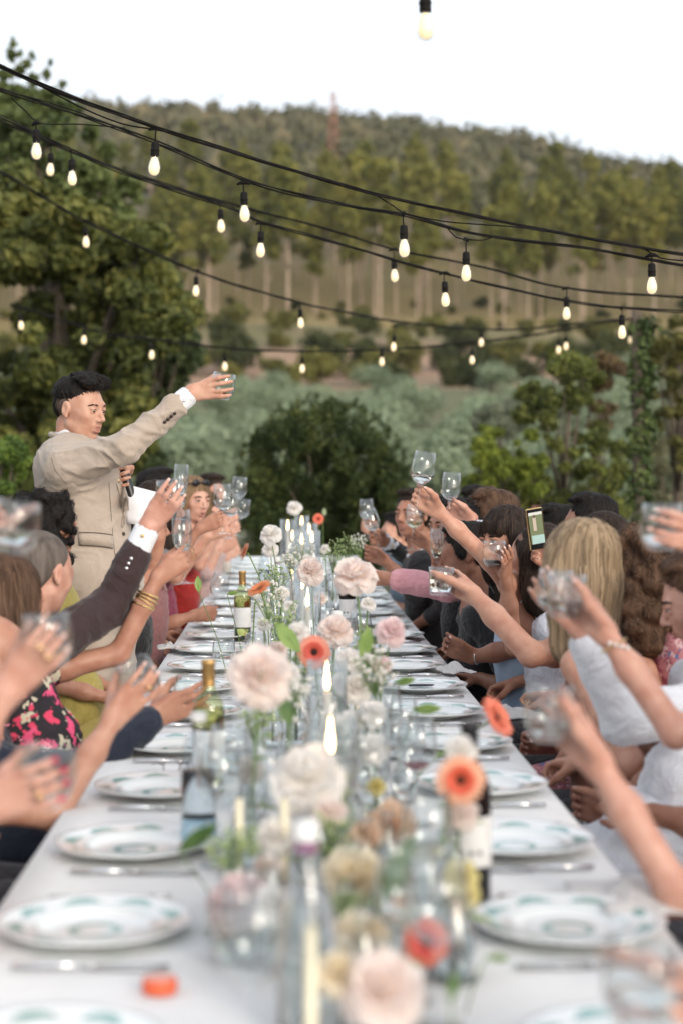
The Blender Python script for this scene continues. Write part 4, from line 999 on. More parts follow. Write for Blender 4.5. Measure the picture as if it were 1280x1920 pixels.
for k, (px, py, Y, r_, wht, lab) in enumerate([
    (650, 1022, 8.2, .085, False, 'arching green spray near the far clear bottle'), (625, 1040, 7.6, .07, False, 'green seed head spray behind the white rose'),
    (565, 1032, 8.6, .08, True, 'lacy white umbel in front of the far candles'), (672, 1015, 8.6, .05, True, 'white buds at the tip of the green spray'),
    (500, 1120, 5.6, .075, True, 'fine white spray behind the small roses'), (515, 1075, 6.2, .07, False, 'green spray under the peach gerbera'),
    (528, 1160, 4.9, .075, False, 'bright green spray beside the small white rose'), (545, 1050, 7.3, .05, True, 'white spray next to the small candles'),
    (480, 1350, 3.5, .06, False, 'green sprig below the big blush rose'), (600, 1500, 2.9, .07, False, 'green foliage beneath the largest white rose'),
    (640, 1380, 3.3, .07, True, 'white filler flowers around the lower taper'), (690, 1200, 4.3, .05, False, 'green leaves next to the pale pink rose'),
    (610, 1570, 2.7, .06, False, 'darker greens behind the cream ranunculus'), (640, 1700, 2.35, .045, False, 'dark green sprig between the ranunculus'),
    (545, 1300, 3.6, .06, True, 'white sprigs between big rose and taper'), (700, 1250, 3.9, .06, True, 'loose white sprig near the plates'), (620, 1310, 4.2, .06, True, 'white filler behind the tall taper'),
    (560, 1250, 4.6, .07, False, 'green filler behind the coral red gerbera'), (440, 1590, 2.6, .05, False, 'thin sprig by the near wine glass')]):
    spray(px, py, Y, r_, lab, 70, wht, k)
# big single leaves that stand out against the plates
def bigleaf(px, py, Y, L, ang, label, col=None, vpx=0):
    q = P(px, py, Y); vb = Vector(at_depth(px+vpx, Y)); h = q-vb; e = empty('leaf_sprig', vb); tag(e, label, 'leaf'); a = math.radians(ang)
    d = Vector((math.cos(a), .15, math.sin(a))); sd = Vector((-math.sin(a)*.7, -.6, math.cos(a)*.7)); V = []; F = []
    for j in range(8):
        v = j/7; w = L*.30*math.sin(v*PI*.92+.15); c = h+d*L*(v-.5); V += [c-sd*w+Vector((0, .004, 0)), c, c+sd*w+Vector((0, .004, 0))]
    for j in range(7): F += [(3*j, 3*j+1, 3*j+4, 3*j+3), (3*j+1, 3*j+2, 3*j+5, 3*j+4)]
    MB().add(V, F).build('leaf', col or M['fl_leaf'], e)
    s0 = h-d*L*.5; MB().tube([(0, 0, .0), (s0.x*.4, 0, max(.02, s0.z*.5)), s0, h], .0014, 5).build('stem', M['stem'], e)
M['dk_leaf'] = mottled('dark_green_leaf', (.05, .11, .03), (.12, .20, .06), .5, 20, trans=.2)
bigleaf(372, 1095, 5.6, .055, 95, 'round pale green leaf held over the plates', vpx=60)
bigleaf(437, 1112, 5.8, .04, 10, 'small pale leaf beside the gold foil', vpx=25)
bigleaf(800, 1330, 3.7, .065, 0, 'big green leaf lying across a plate rim', vpx=-60)
bigleaf(758, 1278, 4.0, .055, 10, 'green leaf just above a plate', vpx=-30)
bigleaf(685, 1208, 4.0, .085, 80, 'large green leaf hanging next to the pale rose', vpx=0)
bigleaf(540, 1195, 4.2, .095, 130, 'broad green leaf beside the small white rose', vpx=10)
bigleaf(872, 1556, 2.8, .075, -5, 'green leaf across the dark bottle label', vpx=-30)
bigleaf(372, 1572, 2.7, .075, 35, 'long dark leaf over the near plate edge', M['dk_leaf'], vpx=40)
bigleaf(933, 1798, 2.2, .035, -10, 'little green leaf by the coral gerbera', vpx=-60)
bigleaf(535, 1330, 3.3, .07, 110, 'darker leaf under the big blush rose', M['dk_leaf'])
bigleaf(740, 1640, 2.35, .12, 62, 'long dark stem leaf crossing the near glasses', M['dk_leaf'])
bigleaf(850, 1850, 1.95, .04, 80, 'olive coloured leaf at the near edge', M['dk_leaf'])

# ---- oddments on the cloth
b_ = on_table(300, 1858); e = empty('jar_lid', b_); tag(e, 'orange red round lid lying on the near cloth', 'lid')
MB().lathe([(0, 0), (.024, 0), (.025, .002), (.025, .016), (.023, .0185), (0, .0185)], 28).build('rim', mottled('orange_lid', (.70, .10, .03), (.78, .14, .05), .4, 20), e)
MB().lathe([(0, .0192), (.020, .0192)], 24).build('top_sticker', mottled('pale_sticker', (.75, .35, .28), (.8, .42, .34), .5, 20), e)
b_ = on_table(805, 1287); o = MB().box((0, 0, .006), (.155, .075, .011)).build('wallet', mottled('navy_leather', (.008, .012, .03), (.015, .022, .05), .5, 40, bump=.3), None, False, b_, (0, 0, .05)); tag(o, 'flat navy wallet lying beyond a plate', 'wallet')
o.modifiers.new('edge', 'BEVEL').width = .003
b_ = on_table(345, 1452); mb = MB()
for s in (-1, 1): mb.lathe([(.020, 0), (.022, .002), (.020, .004)], 16, Matrix.Translation((s*.03, 0, .022)) @ Matrix.Rotation(PI/2, 4, 'X'))
mb.tube([(-.01, 0, .028), (.01, 0, .028)], .002, 6); mb.tube([(-.05, 0, .028), (-.052, .07, .02), (-.05, .12, .008)], .002, 5); mb.tube([(.05, 0, .028), (.052, .07, .02), (.05, .12, .008)], .002, 5)
tag(mb.build('sunglasses', mottled('tortoise', (.03, .008, .006), (.10, .03, .02), .2, 60), None, True, b_, (0, 0, .3)), 'dark brown sunglasses resting near the navy sleeve', 'sunglasses')
def napkin(px, py, z, sx, sy, seed, label, mat=None, rz=0.0, hang=None):
    """a crumpled square of linen"""
    q = T(px, py, z); n = 26; g = np.random.default_rng(seed); X, Y_ = np.meshgrid(np.linspace(-1, 1, n), np.linspace(-1, 1, n), indexing='ij')
    p = np.stack([X.ravel()*.9+seed*3, Y_.ravel()*1.1, np.zeros(n*n)], 1)
    Z = np.abs(vnoise(p))*.035+np.abs(vnoise(p*2.3))*.010+.004
    edge_ = np.clip(1.15-np.maximum(np.abs(X), np.abs(Y_)).ravel(), 0, 1)**.7; Z = Z*edge_*1.3+.003
    XX = X.ravel()*sx*(1-.12*np.abs(vnoise(p+5))); YY = Y_.ravel()*sy*(1-.12*np.abs(vnoise(p+8)))
    if hang: 
        over = np.maximum(0, XX*hang+0)-0.02; over = np.maximum(over, 0); XX = XX-hang*over*.85; Z = Z-over*1.4
    ii = np.arange(n*n).reshape(n, n); Q = np.stack([ii[:-1, :-1], ii[1:, :-1], ii[1:, 1:], ii[:-1, 1:]], -1).reshape(-1, 4)
    o = mobj('napkin', mesh_np('napkin', np.stack([XX, YY, Z], 1), Q), mat or cloth('napkin_linen', (.62, .60, .59), .9, .93, .3), None, (q.x, q.y, z), (0, 0, rz))
    o.modifiers.new('thick', 'SOLIDIFY').thickness = .0015
    tag(o, label, 'napkin'); return o
napkin(850, 1262, .757, .06, .08, 3, 'crumpled napkin beside the blue dress', rz=.3)
napkin(940, 1345, .635, .12, .12, 4, 'big pale napkin spread over a lap beside the table edge', rz=.5)
napkin(1190, 1690, .757, .10, .12, 5, 'white napkin under the resting fingers', rz=.2)
napkin(318, 1218, .757, .05, .10, 6, 'napkin at the table edge by the bangled arm', rz=.1)
napkin(800, 1140, .757, .08, .09, 7, 'pinkish folded napkin on the far plates', rz=.1)
napkin(262, 1372, .757, .05, .08, 8, 'white napkin next to the yellow skirt', rz=.1)
# ================================================================ PEOPLE
UP = Vector((0, 0, 1))
def V3(*a): return Vector(a)
SK = {'fair': (.62, .37, .285), 'light': (.54, .30, .215), 'tan': (.42, .215, .145), 'deep': (.30, .145, .095), 'pink': (.57, .325, .25)}
HC = {'black': ((.006, .005, .005), (.018, .014, .012)), 'dark': ((.014, .009, .007), (.04, .025, .018)), 'brown': ((.045, .024, .015), (.12, .068, .042)), 'blonde': ((.16, .11, .065), (.40, .29, .185)), 'darkblonde': ((.13, .08, .045), (.28, .18, .10)), 'grey': ((.07, .056, .048), (.17, .14, .12))}
def hairm(k):
    if 'hair_'+k not in _MC: _MC['hair_'+k] = mottled('hair_'+k, HC[k][0], HC[k][1], .6, 60, 4, .4, 260, (1, 1, .10), spec=.15)
    return _MC['hair_'+k]
def strandm(k):
    if 'strand_'+k not in _MC: _MC['strand_'+k] = mottled('strand_'+k, HC[k][0], sc3(HC[k][1], 1.3), .48, 10, 2, 0, None, spec=.22, island=.8)
    return _MC['strand_'+k]
def clampv(v, m): return v if v.length <= m else v*(m/v.length)

def hand(F, C, A, R, toE, side, mode='cup', s=1.0, k=.006, rnd=None, nails=None, hw=.55):
    """fingers closed round an upright of radius R at C with axis A. toE: direction towards the forearm; side +1/-1: which way the fingers go round"""
    A = A.normalized(); e1 = toE-A*toE.dot(A)
    if e1.length < .25: e1 = e1+V3(toE.x, 0, 0)*.5-A*A.x*toE.x*.5
    e1 = e1.normalized(); tn = toE.normalized(); e1 = (e1*(1-hw)+tn*hw).normalized()      # the hand leans with the forearm
    A = (A-e1*A.dot(e1)).normalized(); q = A.cross(e1)*side
    g = rnd or random.Random(1)
    def at(phi, r, h): return C+e1*(r*math.cos(phi))+q*(r*math.sin(phi))+A*h
    hh = [.031*s, .010*s, -.011*s, -.031*s]; tips = []
    if mode == 'cup':
        W0 = C+e1*(R+.082*s)+q*.012; W = W0+(toE.normalized()-e1)*.018*s
        lens = [.94, 1.05, 1.0, .82]
        for i in range(4):
            r0 = R+.021*s; h = hh[i]; ph = math.radians(26); lam = s*lens[i]
            a1 = ph+.040*lam/(R+.012); a2 = a1+.025*lam/(R+.010); a3 = a2+.020*lam/(R+.009)
            sp = g.uniform(-.003, .003)
            pts = [at(ph, r0, h*.92), at(a1, R+.0135*s, h*1.02+sp), at(a2, R+.0105*s, h*1.03+sp), at(a3, R+.0085*s, h*1.02+sp)]
            rr = [.0094*s, .0082*s, .0073*s, .0062*s]
            F.cone(W+A*h*.55-q*.002, pts[0], .0135*s, .0112*s, .012)
            for j in range(3): F.cone(pts[j], pts[j+1], rr[j], rr[j+1], .0035 if j else .006)
            tips.append((pts[3], pts[3]-pts[2], (pts[3]-C-A*(pts[3]-C).dot(A)).normalized()))
        th = g.uniform(-.004, .012); z0 = .012*s
        tp = [W-e1*.012*s-q*.010*s+A*z0, at(-math.radians(36), R+.024*s, .020*s), at(-math.radians(36)-.034*s/(R+.01), R+.013*s, .026*s+th), at(-math.radians(36)-.060*s/(R+.01), R+.0095*s, .028*s+th)]
        rr = [.0165*s, .0135*s, .0100*s, .0080*s]
        for j in range(3): F.cone(tp[j], tp[j+1], rr[j], rr[j+1], .008)
        F.cone(W-e1*.01, (tp[1]+at(math.radians(35), R+.024*s, .02*s))/2+e1*.008*s, .016*s, .012*s, .012)
        tips.append((tp[3], tp[3]-tp[2], (tp[3]-C-A*(tp[3]-C).dot(A)).normalized()))
    else:      # pinching a stem, or a loose closed hand
        W = C+e1*.118*s+q*.030*s+(toE.normalized()-e1)*.02*s
        for i in range(4):
            h = hh[i]*.92; ln = [1, 1.05, .98, .84][i]*s; cr = [.0, .004, .009, .014][i]*s
            pts = [C+e1*.048*s+q*.040*s+A*h, C+e1*(.012*s+cr*.3)+q*(.046*s)*(.9+.1*ln)+A*h*1.0, C+e1*(-.010*s*ln+cr)+q*.028*s+A*h, C+e1*(.001*s+cr)+q*.0115*s+A*h]
            rr = [.0095*s, .0083*s, .0074*s, .0063*s]
            F.cone(W+A*h*.55, pts[0], .0135*s, .0115*s, .012)
            for j in range(3): F.cone(pts[j], pts[j+1], rr[j], rr[j+1], .0035 if j else .006)
            tips.append((pts[3], pts[3]-pts[2], (pts[3]+q*.01-C-A*(pts[3]-C).dot(A)).normalized()))
        tp = [W-e1*.014*s-q*.008*s+A*.012*s, C+e1*.052*s-q*.006*s+A*.024*s, C+e1*.024*s-q*.014*s+A*.026*s, C+e1*.000-q*.0095*s+A*.026*s]
        rr = [.0165*s, .0130*s, .0098*s, .0078*s]
        for j in range(3): F.cone(tp[j], tp[j+1], rr[j], rr[j+1], .008)
        F.cone(W-e1*.012, C+e1*.055*s+q*.018*s, .017*s, .013*s, .012)
        tips.append((tp[3], tp[3]-tp[2], (tp[3]-q*.01-C-A*(tp[3]-C).dot(A)).normalized()))
    return W, tips, (e1, q, A)

def head_prims(F, c, Rh, s=1.0, fem=False, ear=True):
    def L(x, y, z): return c+Rh @ V3(x*s, y*s, z*s)
    def E(x, y, z, r, k=.02, sub=False): F.ell(L(x, y, z), [q*s for q in r], Rh, k, sub)
    def Cn(a, b, ra, rb, k=.012, sub=False): F.cone(L(*a), L(*b), ra*s, rb*s, k, sub)
    E(0, -.018, .032, (.074, .092, .084)); E(0, .028, -.008, (.062, .066, .088), .03)
    E(0, .030, -.060, (.048 if not fem else .044, .050, .044), .028); E(0, .068, -.096, (.022 if not fem else .017, .017, .0165), .018)
    for sx in (-1, 1):
        E(sx*.036, .060, -.020, (.022, .018, .018), .02)
        Cn((sx*.050, .0, -.055), (sx*.030, .045, -.088), .016, .014, .02)
        E(sx*.031, .094, .010, (.017, .010, .011), .012, True)
        E(sx*.031, .0805, .008, (.0155, .0125, .0105), .004)
        if ear: E(sx*.077, -.012, -.002, (.0085, .0175, .030), .006); E(sx*.0835, -.012, .002, (.0052, .0095, .017), .003, True); E(sx*.078, -.004, -.028, (.007, .007, .009), .005)
    if not fem: Cn((-.030, .082, .028), (.030, .082, .028), .010, .010, .014)
    Cn((0, .088, .016), (0, .113, -.024), .0062, .0098, .010)
    for sx in (-1, 1): E(sx*.0115, .100, -.030, (.0082, .010, .0072), .006)
    Cn((-.017, .086, -.052), (.017, .086, -.052), .0080, .0080, .012); Cn((-.014, .083, -.068), (.014, .083, -.068), .0078, .0078, .01)
    E(0, .088, -.083, (.016, .006, .005), .008, True)
def face_parts(e, c, Rh, s=1.0, brow='dark', fem=False, open_=False, gaze=0):
    def L(x, y, z): return c+Rh @ V3(x*s, y*s, z*s)
    for sx in (-1, 1):
        MB().ball(L(sx*.031, .0800, .0085), .0132*s, 14, 10).build('eye', M['eye_white'], e)
        MB().ball(L(sx*.031+.001, .0882, .0055-.002*gaze), .0064*s, 10, 8).build('iris', M['iris'], e)
        F = Field(.0028); F.cone(L(sx*.019, .0915, .0125), L(sx*.044, .084, .0130), .0026*s, .0020*s, .002); F.ell(L(sx*.031, .0832, .0150-.002*gaze), (.0150*s, .0122*s, .0080*s), Rh, .004); F.ell(L(sx*.031, .0826, -.0010), (.0145*s, .0105*s, .0048*s), Rh, .003)  # upper lid
        mobj('eyelid', F.mesh('eyelid'), e['_sk'] if False else SKM[0], e)
        MB().tube([L(sx*.0185, .0915, .0095), L(sx*.031, .0950, .0118), L(sx*.0440, .0865, .0090)], [.0009*s, .0014*s, .0008*s], 6).build('eyelashes', hairm('black'), e)
        MB().tube([L(sx*.012, .0925, .0240), L(sx*.026, .0935, .0285), L(sx*.040, .0860, .0285), L(sx*.052, .0730, .0225)], [.0026*s, .0038*s, .0034*s, .0012*s], 8).build('eyebrow', hairm(brow), e)
    o = .0055 if open_ else 0
    up = [L(-.0260, .0800, -.0590), L(-.012, .0945, -.0555+o*.3), L(0, .0972, -.0570+o*.3), L(.012, .0945, -.0555+o*.3), L(.0260, .0800, -.0590)]
    lo = [L(-.0255, .0795, -.0605), L(-.012, .0925, -.0665-o), L(0, .0955, -.0682-o), L(.012, .0925, -.0665-o), L(.0255, .0795, -.0605)]
    MB().tube(up, [.0015*s, .0042*s, .0040*s, .0042*s, .0015*s], 8).build('upper_lip', M['lip'], e)
    MB().tube(lo, [.0015*s, .0050*s, .0056*s, .0050*s, .0015*s], 8).build('lower_lip', M['lip'], e)
    if open_:
        MB().ball(L(0, .0885, -.0620), (.0175*s, .0060*s, .0070*s), 12, 8, Rh.to_3x3()).build('mouth', M['mouth'], e)
        MB().ball(L(0, .0915, -.0590), (.0125*s, .0036*s, .0022*s), 12, 6, Rh.to_3x3()).build('teeth', M['tooth'], e)
SKM = [None]
M['nail'] = mottled('fingernail', (.66, .42, .36), (.74, .52, .46), .25, 60)
def hair(e, c, Rh, kind, col, s=1.0, seed=1, h=.006):
    def L(x, y, z): return c+Rh @ V3(x*s, y*s, z*s)
    F = Field(h); g = random.Random(seed)
    def E(x, y, z, r, k=.015, sub=False): F.ell(L(x, y, z), [q*s for q in r], Rh, k, sub)
    amp, fr = .004, (60, 60, 12)
    if kind == 'short':
        E(0, -.026, .052, (.084, .098, .080)); E(0, -.060, -.010, (.070, .052, .062))
        E(0, .105, -.012, (.080, .062, .072), .01, True)
        for k in range(26):
            a = g.uniform(-1.2, 1.2); b = g.uniform(-.4, 1)
            E(math.sin(a)*.062, .052*b+.002, .112+.014*math.cos(a*1.4)-.012*b*b, (.017, .020, .013), .008)
        for sx in (-1, 1): E(sx*.072, .012, .022, (.014, .026, .038), .01)
        amp = .0035; fr = (90, 90, 90)
    elif kind == 'quiff':
        E(0, -.028, .058, (.080, .094, .072)); E(0, -.064, .010, (.066, .046, .060), .012)
        E(0, .112, -.016, (.068, .064, .072), .01, True)
        for sx in (-1, 1): E(sx*.100, .02, -.03, (.028, .09, .055), .01, True)
        for k in range(44):
            a = g.uniform(-1.25, 1.25); b = g.uniform(-.7, 1.0)
            E(math.sin(a)*.066, .060*b+.010, .118+.014*math.cos(a*1.4)-.016*b*b+g.uniform(-.004, .010), (g.uniform(.012, .018), g.uniform(.018, .028), g.uniform(.009, .013)), .010)
        for k in range(9): E(-.05+.0125*k, .074-.4*abs(-.05+.0125*k)**1.3, .098+g.uniform(-.006, .010), (.012, .014, .013), .006)
        amp = .003; fr = (110, 110, 110)
    elif kind == 'buzz':
        E(0, -.024, .036, (.078, .096, .086)); E(0, -.06, -.02, (.066, .046, .055), .012); E(0, .09, -.01, (.09, .055, .085), .01, True); amp = .001
    elif kind in ('long', 'wavy', 'bangs', 'bob'):
        Ln = {'long': .30, 'wavy': .24, 'bangs': .20, 'bob': .12}[kind]
        E(0, -.022, .040, (.088, .104, .090)); E(0, -.055, -.03, (.084, .062, .09), .02)
        E(0, .115, -.03, (.066, .070, .100), .012, True)
        # the fall of hair follows gravity
        back = c-(Rh @ V3(0, 1, 0))*.055*s
        for k in range(9):
            t_ = k/8; z = -.04-Ln*t_; w = .086+(.020 if kind in ('wavy',) else .006)*math.sin(t_*PI)-.02*t_**3; d = .050-.014*t_
            F.ell(back+V3(0, 0, z*s), (w*s, d*s, .05*s), Rh, .03)
        for sx in (-1, 1):
            for k in range(6):
                t_ = k/5; F.ell(c+(Rh @ V3(sx*(.078+.004*math.sin(k)), .012-.02*t_, 0))*s+V3(0, 0, (.02-Ln*.75*t_)*s), (.022*s, .036*s, .045*s), Rh, .02)
        if kind == 'bangs':
            for k in range(9): E(-.05+.0125*k, .082-.3*abs(-.05+.0125*k)**1.2, .052+g.uniform(-.006, .004), (.010, .010, .034), .006)
        amp = .0075 if kind == 'wavy' else .0042; fr = (26, 26, 20) if kind == 'wavy' else (75, 75, 3.0)
    elif kind == 'curly':
        E(0, -.022, .036, (.086, .100, .086)); E(0, .112, -.03, (.062, .064, .090), .012, True)
        for k in range(120):
            a = g.uniform(0, 2*PI); z = g.uniform(-.20, .115); r = (.088 if z > -.02 else .098) if z < .06 else .088*math.sqrt(max(.05, 1-((z-.06)/.07)**2))
            y = math.sin(a)*r*1.12-.028
            if y > .045 and z < .06: continue
            E(math.cos(a)*r, y, z, (g.uniform(.016, .026),)*3, .012)
        for k in range(6): E(0, -.05, -.04-.028*k, (.085, .06, .04), .03)
        amp = .005; fr = (45, 45, 45)
    elif kind == 'bun':
        E(0, -.024, .038, (.080, .098, .086)); E(0, -.115, .03, (.036, .034, .036), .01); E(0, -.06, -.02, (.07, .05, .06), .02); E(0, .10, -.02, (.075, .06, .09), .012, True); amp = .002; fr = (80, 20, 80)
    fr = np.array(fr, float)
    def disp(V, Nn):
        n = vnoise(V*fr+seed)*amp+vnoise(V*fr*2.3+3)*amp*.5
        if kind == 'wavy': n = n+np.sin(V[:, 2]*70+vnoise(V*14)*4)*.004
        return Nn*n[:, None]
    me = F.mesh('hair', disp); mobj('hair', me, hairm(col), e)
    from mathutils.kdtree import KDTree
    vs = me.vertices; kd = KDTree(len(vs))
    for i, v in enumerate(vs): kd.insert(v.co, i)
    kd.balance(); V = []; Fq = []; long_ = kind in ('long', 'wavy', 'bangs', 'bob'); crown = L(0, -.045, .10)
    n_, st, dl = (520, 10, .030) if long_ else (420, 4, .011)
    if kind == 'curly': n_, st, dl = 1300, 6, .011
    if kind == 'buzz': n_ = 0
    idx = [g.randrange(len(vs)) for _ in range(n_)]
    for i in idx:
        p = vs[i].co.copy(); w_ = g.uniform(.0006, .0016)*(1.3 if kind == 'curly' else 1); last = None; up_ = Rh @ V3(0, 0, 1)
        for k in range(st):
            q_, j, _ = kd.find(p); nn = vs[j].normal; nn = nn if nn.length > .1 else up_
            flow = (p-crown); flow = flow-nn*flow.dot(nn); flow = flow.normalized() if flow.length > 1e-4 else V3(1, 0, 0)
            if long_: flow = (flow*max(0, 1-k/4)+V3(0, 0, -1)*.9+V3(0, 0, -1)*k*.3); 
            elif kind in ('quiff',): flow = flow*.9+(Rh @ V3(.25*math.sin(i), .6, .1))
            elif kind == 'curly': flow = V3(math.sin(i+k*1.7), math.cos(i*1.3+k*1.7), math.sin(i*.7-k))
            if kind == 'wavy': flow = flow+V3(math.sin(k*1.9+i*.002)*.45, math.cos(k*1.9)*.3, 0)
            flow = flow-nn*flow.dot(nn); flow = flow.normalized() if flow.length > 1e-4 else V3(0, 0, -1)
            base = q_ if (q_-p).length < .03 else p
            sd_ = flow.cross(nn).normalized()*w_*(1-.75*(k/(st-1))**2); c_ = base+nn*(.0015+.0018*math.sin(i+k*.7)**2+(.004*k/st if not long_ else .001))
            if kind in ('short', 'curly') and k == st-1: c_ = c_+nn*.004
            V += [c_-sd_, c_+nn*w_*.5, c_+sd_]; p = base+flow*dl
        b0 = len(V)-3*st; Fq += [(b0+3*k+m_, b0+3*k+m_+1, b0+3*k+m_+4, b0+3*k+m_+3) for k in range(st-1) for m_ in (0, 1)]
    if V: MB().add(V, Fq).build('strands', strandm(col), e)

def folds(seed, amp=.005, f=(16, 16, 24)):
    f = np.array(f, float)
    def d(V, Nn):
        q = V*f+seed*7.3; w = vnoise(q*.6)*1.5
        r = 1-np.abs(vnoise(q+w[:, None])); r2 = 1-np.abs(vnoise(q*2.1+w[:, None]+4))
        return Nn*((r**3-.35)*amp+(r2**3-.3)*amp*.45)[:, None]
    return d
LOG = []
def person(label, head=None, hd=(1, 0, 0), f=(1, 0), sk='light', arms=(), hairk=None, haircol='dark', topc=None, sleeve=.5, botc=(.05, .05, .06), s=1.0, fem=True, face=False, seat=None, sd=None, stand=False, hv=None, brow='dark', cuff=None, vox=None, straps=False, smile=False, neckline=0.0, group=None, topm=None, lapm=None, sleeve_fit=.008, rings=None, hang=True, collar=False, torso=True):
    """arms: dicts C (grip point), A (axis), R, E (elbow hint), side (+1 right hand), mode, wrap; all in metres"""
    fv = V3(f[0], f[1], 0).normalized(); rv = V3(fv.y, -fv.x, 0)
    w = (.185 if not fem else .162)*s
    skin = skinm('skin_'+sk, SK[sk]); SKM[0] = skin
    # shoulders first from the head, else from the arm
    a0 = arms[0] if arms else None
    F = Field(vox or .0075)
    done = []
    for a in arms:
        A = V3(*a.get('A', (0, 0, 1))).normalized(); C = V3(*a['C']); Eh = V3(*a['E'])
        W, tips, fr = hand(F, C, A, a.get('R', .042), (Eh-C), a.get('wrap', 1), a.get('mode', 'cup'), a.get('s', s*(.93 if fem else 1.04)), rnd=random.Random(len(label)), hw=a.get('hw', .55))
        E = W+(Eh-W).normalized()*a.get('L', .245*s)
        done.append((a, W, E, tips, fr))
    if head is not None:
        hc = V3(*head); SCn = hc+V3(0, 0, -.245*s)-fv*.035
    else:
        a, W, E = done[0][:3]
        S = E+V3(*(sd or (-.6*fv.x, -.6*fv.y, .8))).normalized()*.27; SCn = S-rv*w*a.get('side', 1); hc = SCn+V3(0, 0, .245*s)+fv*.035
    HCn = V3(*seat) if seat else V3(SCn.x-fv.x*.10, SCn.y-fv.y*.10, .50)
    if stand: HCn = V3(*stand)
    rt = .82 if fem else 1.0
    sides = {1: None, -1: None}
    for d in done: sides[d[0].get('side', 1)] = d
    arms3 = []
    for sx in (1, -1):
        S = SCn+rv*w*sx
        if sides[sx] is None:
            if not hang: continue
            E = S+V3(0, 0, -.25)-fv*.06+rv*sx*.04; C = HCn+fv*.18+rv*sx*.10+V3(0, 0, .13)
            W, tips, fr = hand(F, C, V3(rv.x*sx*.3, rv.y*sx*.3, .2)+fv*.3, .01, (E-C), -sx, 'stem', s*.95, rnd=random.Random(3))
            E = W+(E-W).normalized()*.245
        else:
            a, W, E, tips, fr = sides[sx]; d = (E-S).length; LOG.append('%s: upper arm %.2f head %s' % (label[:34], d, tuple(round(q) for q in pix(hc))))
            if d > .34:       # the shoulder goes with the reach
                S = S+(E-S).normalized()*min(.12, d-.34)
        arms3.append((sx, S, E, W, tips, fr))
        F.cone(W, W+(E-W)*.35, .0250*s*rt, .0345*s*rt, .014); F.cone(W+(E-W)*.35, E, .0355*s*rt, .0385*s*rt, .02)
        F.cone(E, E+(S-E)*.5, .0390*s*rt, .0440*s*rt, .018); F.cone(E+(S-E)*.5, S, .0450*s*rt, .052*s*rt, .03)
    up = (SCn-HCn); un = up.normalized()
    for sx, S, *_ in arms3: F.cone(SCn+rv*sx*.05+un*.0, S, .055*rt, .050*rt, .03)
    F.ell(HCn+up*.80, (.112*s, .080*s, up.length*.22), Matrix((( rv.x, fv.x, un.x), (rv.y, fv.y, un.y), (rv.z, fv.z, un.z))), .04)
    F.cone(HCn, HCn+up*.7, .05, .05, .03)
    hvv = V3(*hd).normalized(); hr = hvv.cross(UP).normalized(); hu = hr.cross(hvv); Rh = Matrix(((hr.x, hvv.x, hu.x), (hr.y, hvv.y, hu.y), (hr.z, hvv.z, hu.z)))
    inF = head is not None
    F.cone(SCn+V3(0, 0, .02), hc+Rh @ V3(0, -.028, -.07)*s, .056*s*rt, .050*s*rt, .03)
    head_prims(F, hc, Rh, s, fem)
    base = V3(HCn.x, HCn.y, 0)
    e = empty("person", (0, 0, 0)); tag(e, label, 'person', group)
    bo = mobj('body', F.mesh('body', None, 1), skin, e); dc = bo.modifiers.new('lighter', 'DECIMATE'); dc.ratio = .40
    if face: face_parts(e, hc, Rh, s, brow, fem, smile)
    if hairk: hair(e, hc, Rh, hairk, haircol, s, len(label), .009)
    tm = topm or (cloth('cloth_%d_%d_%d' % tuple(int(q*100) for q in topc), topc) if topc else None)
    bm_ = cloth('cloth_%d_%d_%d' % tuple(int(q*100) for q in botc), botc) if lapm is None else lapm
    B3 = Matrix(((rv.x, fv.x, un.x), (rv.y, fv.y, un.y), (rv.z, fv.z, un.z)))
    if tm:
        G_ = Field(.0125); of = sleeve_fit
        G_.ell(HCn+up*.66, (.142*s*(1 if not fem else .92), .108*s, up.length*.40), B3, .05)
        G_.ell(HCn+up*.22, (.135*s, .112*s, .17*s), B3, .07)
        for sx, S, E, W, tips, fr in arms3:
            if not straps: G_.cone(SCn+rv*sx*.06-un*.01, S, .060*rt+of, .056*rt+of, .04)
            if sleeve > 0:
                q1 = min(1, sleeve*2); P1 = S+(E-S)*q1; G_.cone(S, P1, .054*rt+of, .0455*rt+of, .03)
                if sleeve > .5:
                    q2 = (sleeve-.5)*2; P2 = E+(W-E)*q2; G_.cone(E, P2, .0415*rt+of, (.0415-.011*q2)*rt+of, .02)
        if straps:
            for sx in (1, -1): G_.cone(SCn+rv*sx*.075+un*.045, HCn+up*.80+fv*.085+rv*sx*.07, .007, .007, .006); G_.cone(SCn+rv*sx*.075+un*.045, HCn+up*.76-fv*.085+rv*sx*.06, .007, .007, .006)
        mobj('top' if fem else 'shirt', G_.mesh('top', folds(len(label), .006)), tm, e)
    if collar:
        cp = [SCn+V3(0, 0, .055)+Rh @ V3(0, -.012, 0)+(fv*math.cos(a)*.9+rv*math.sin(a))*.064*s+V3(0, 0, -.022*math.cos(a)) for a in np.linspace(-2.75, 2.75, 15)]
        MB().tube(cp, [.010]+[.015]*13+[.010], 8).build('collar', cloth('shirt_white', (.78, .79, .82), .8, .94, .2), e)
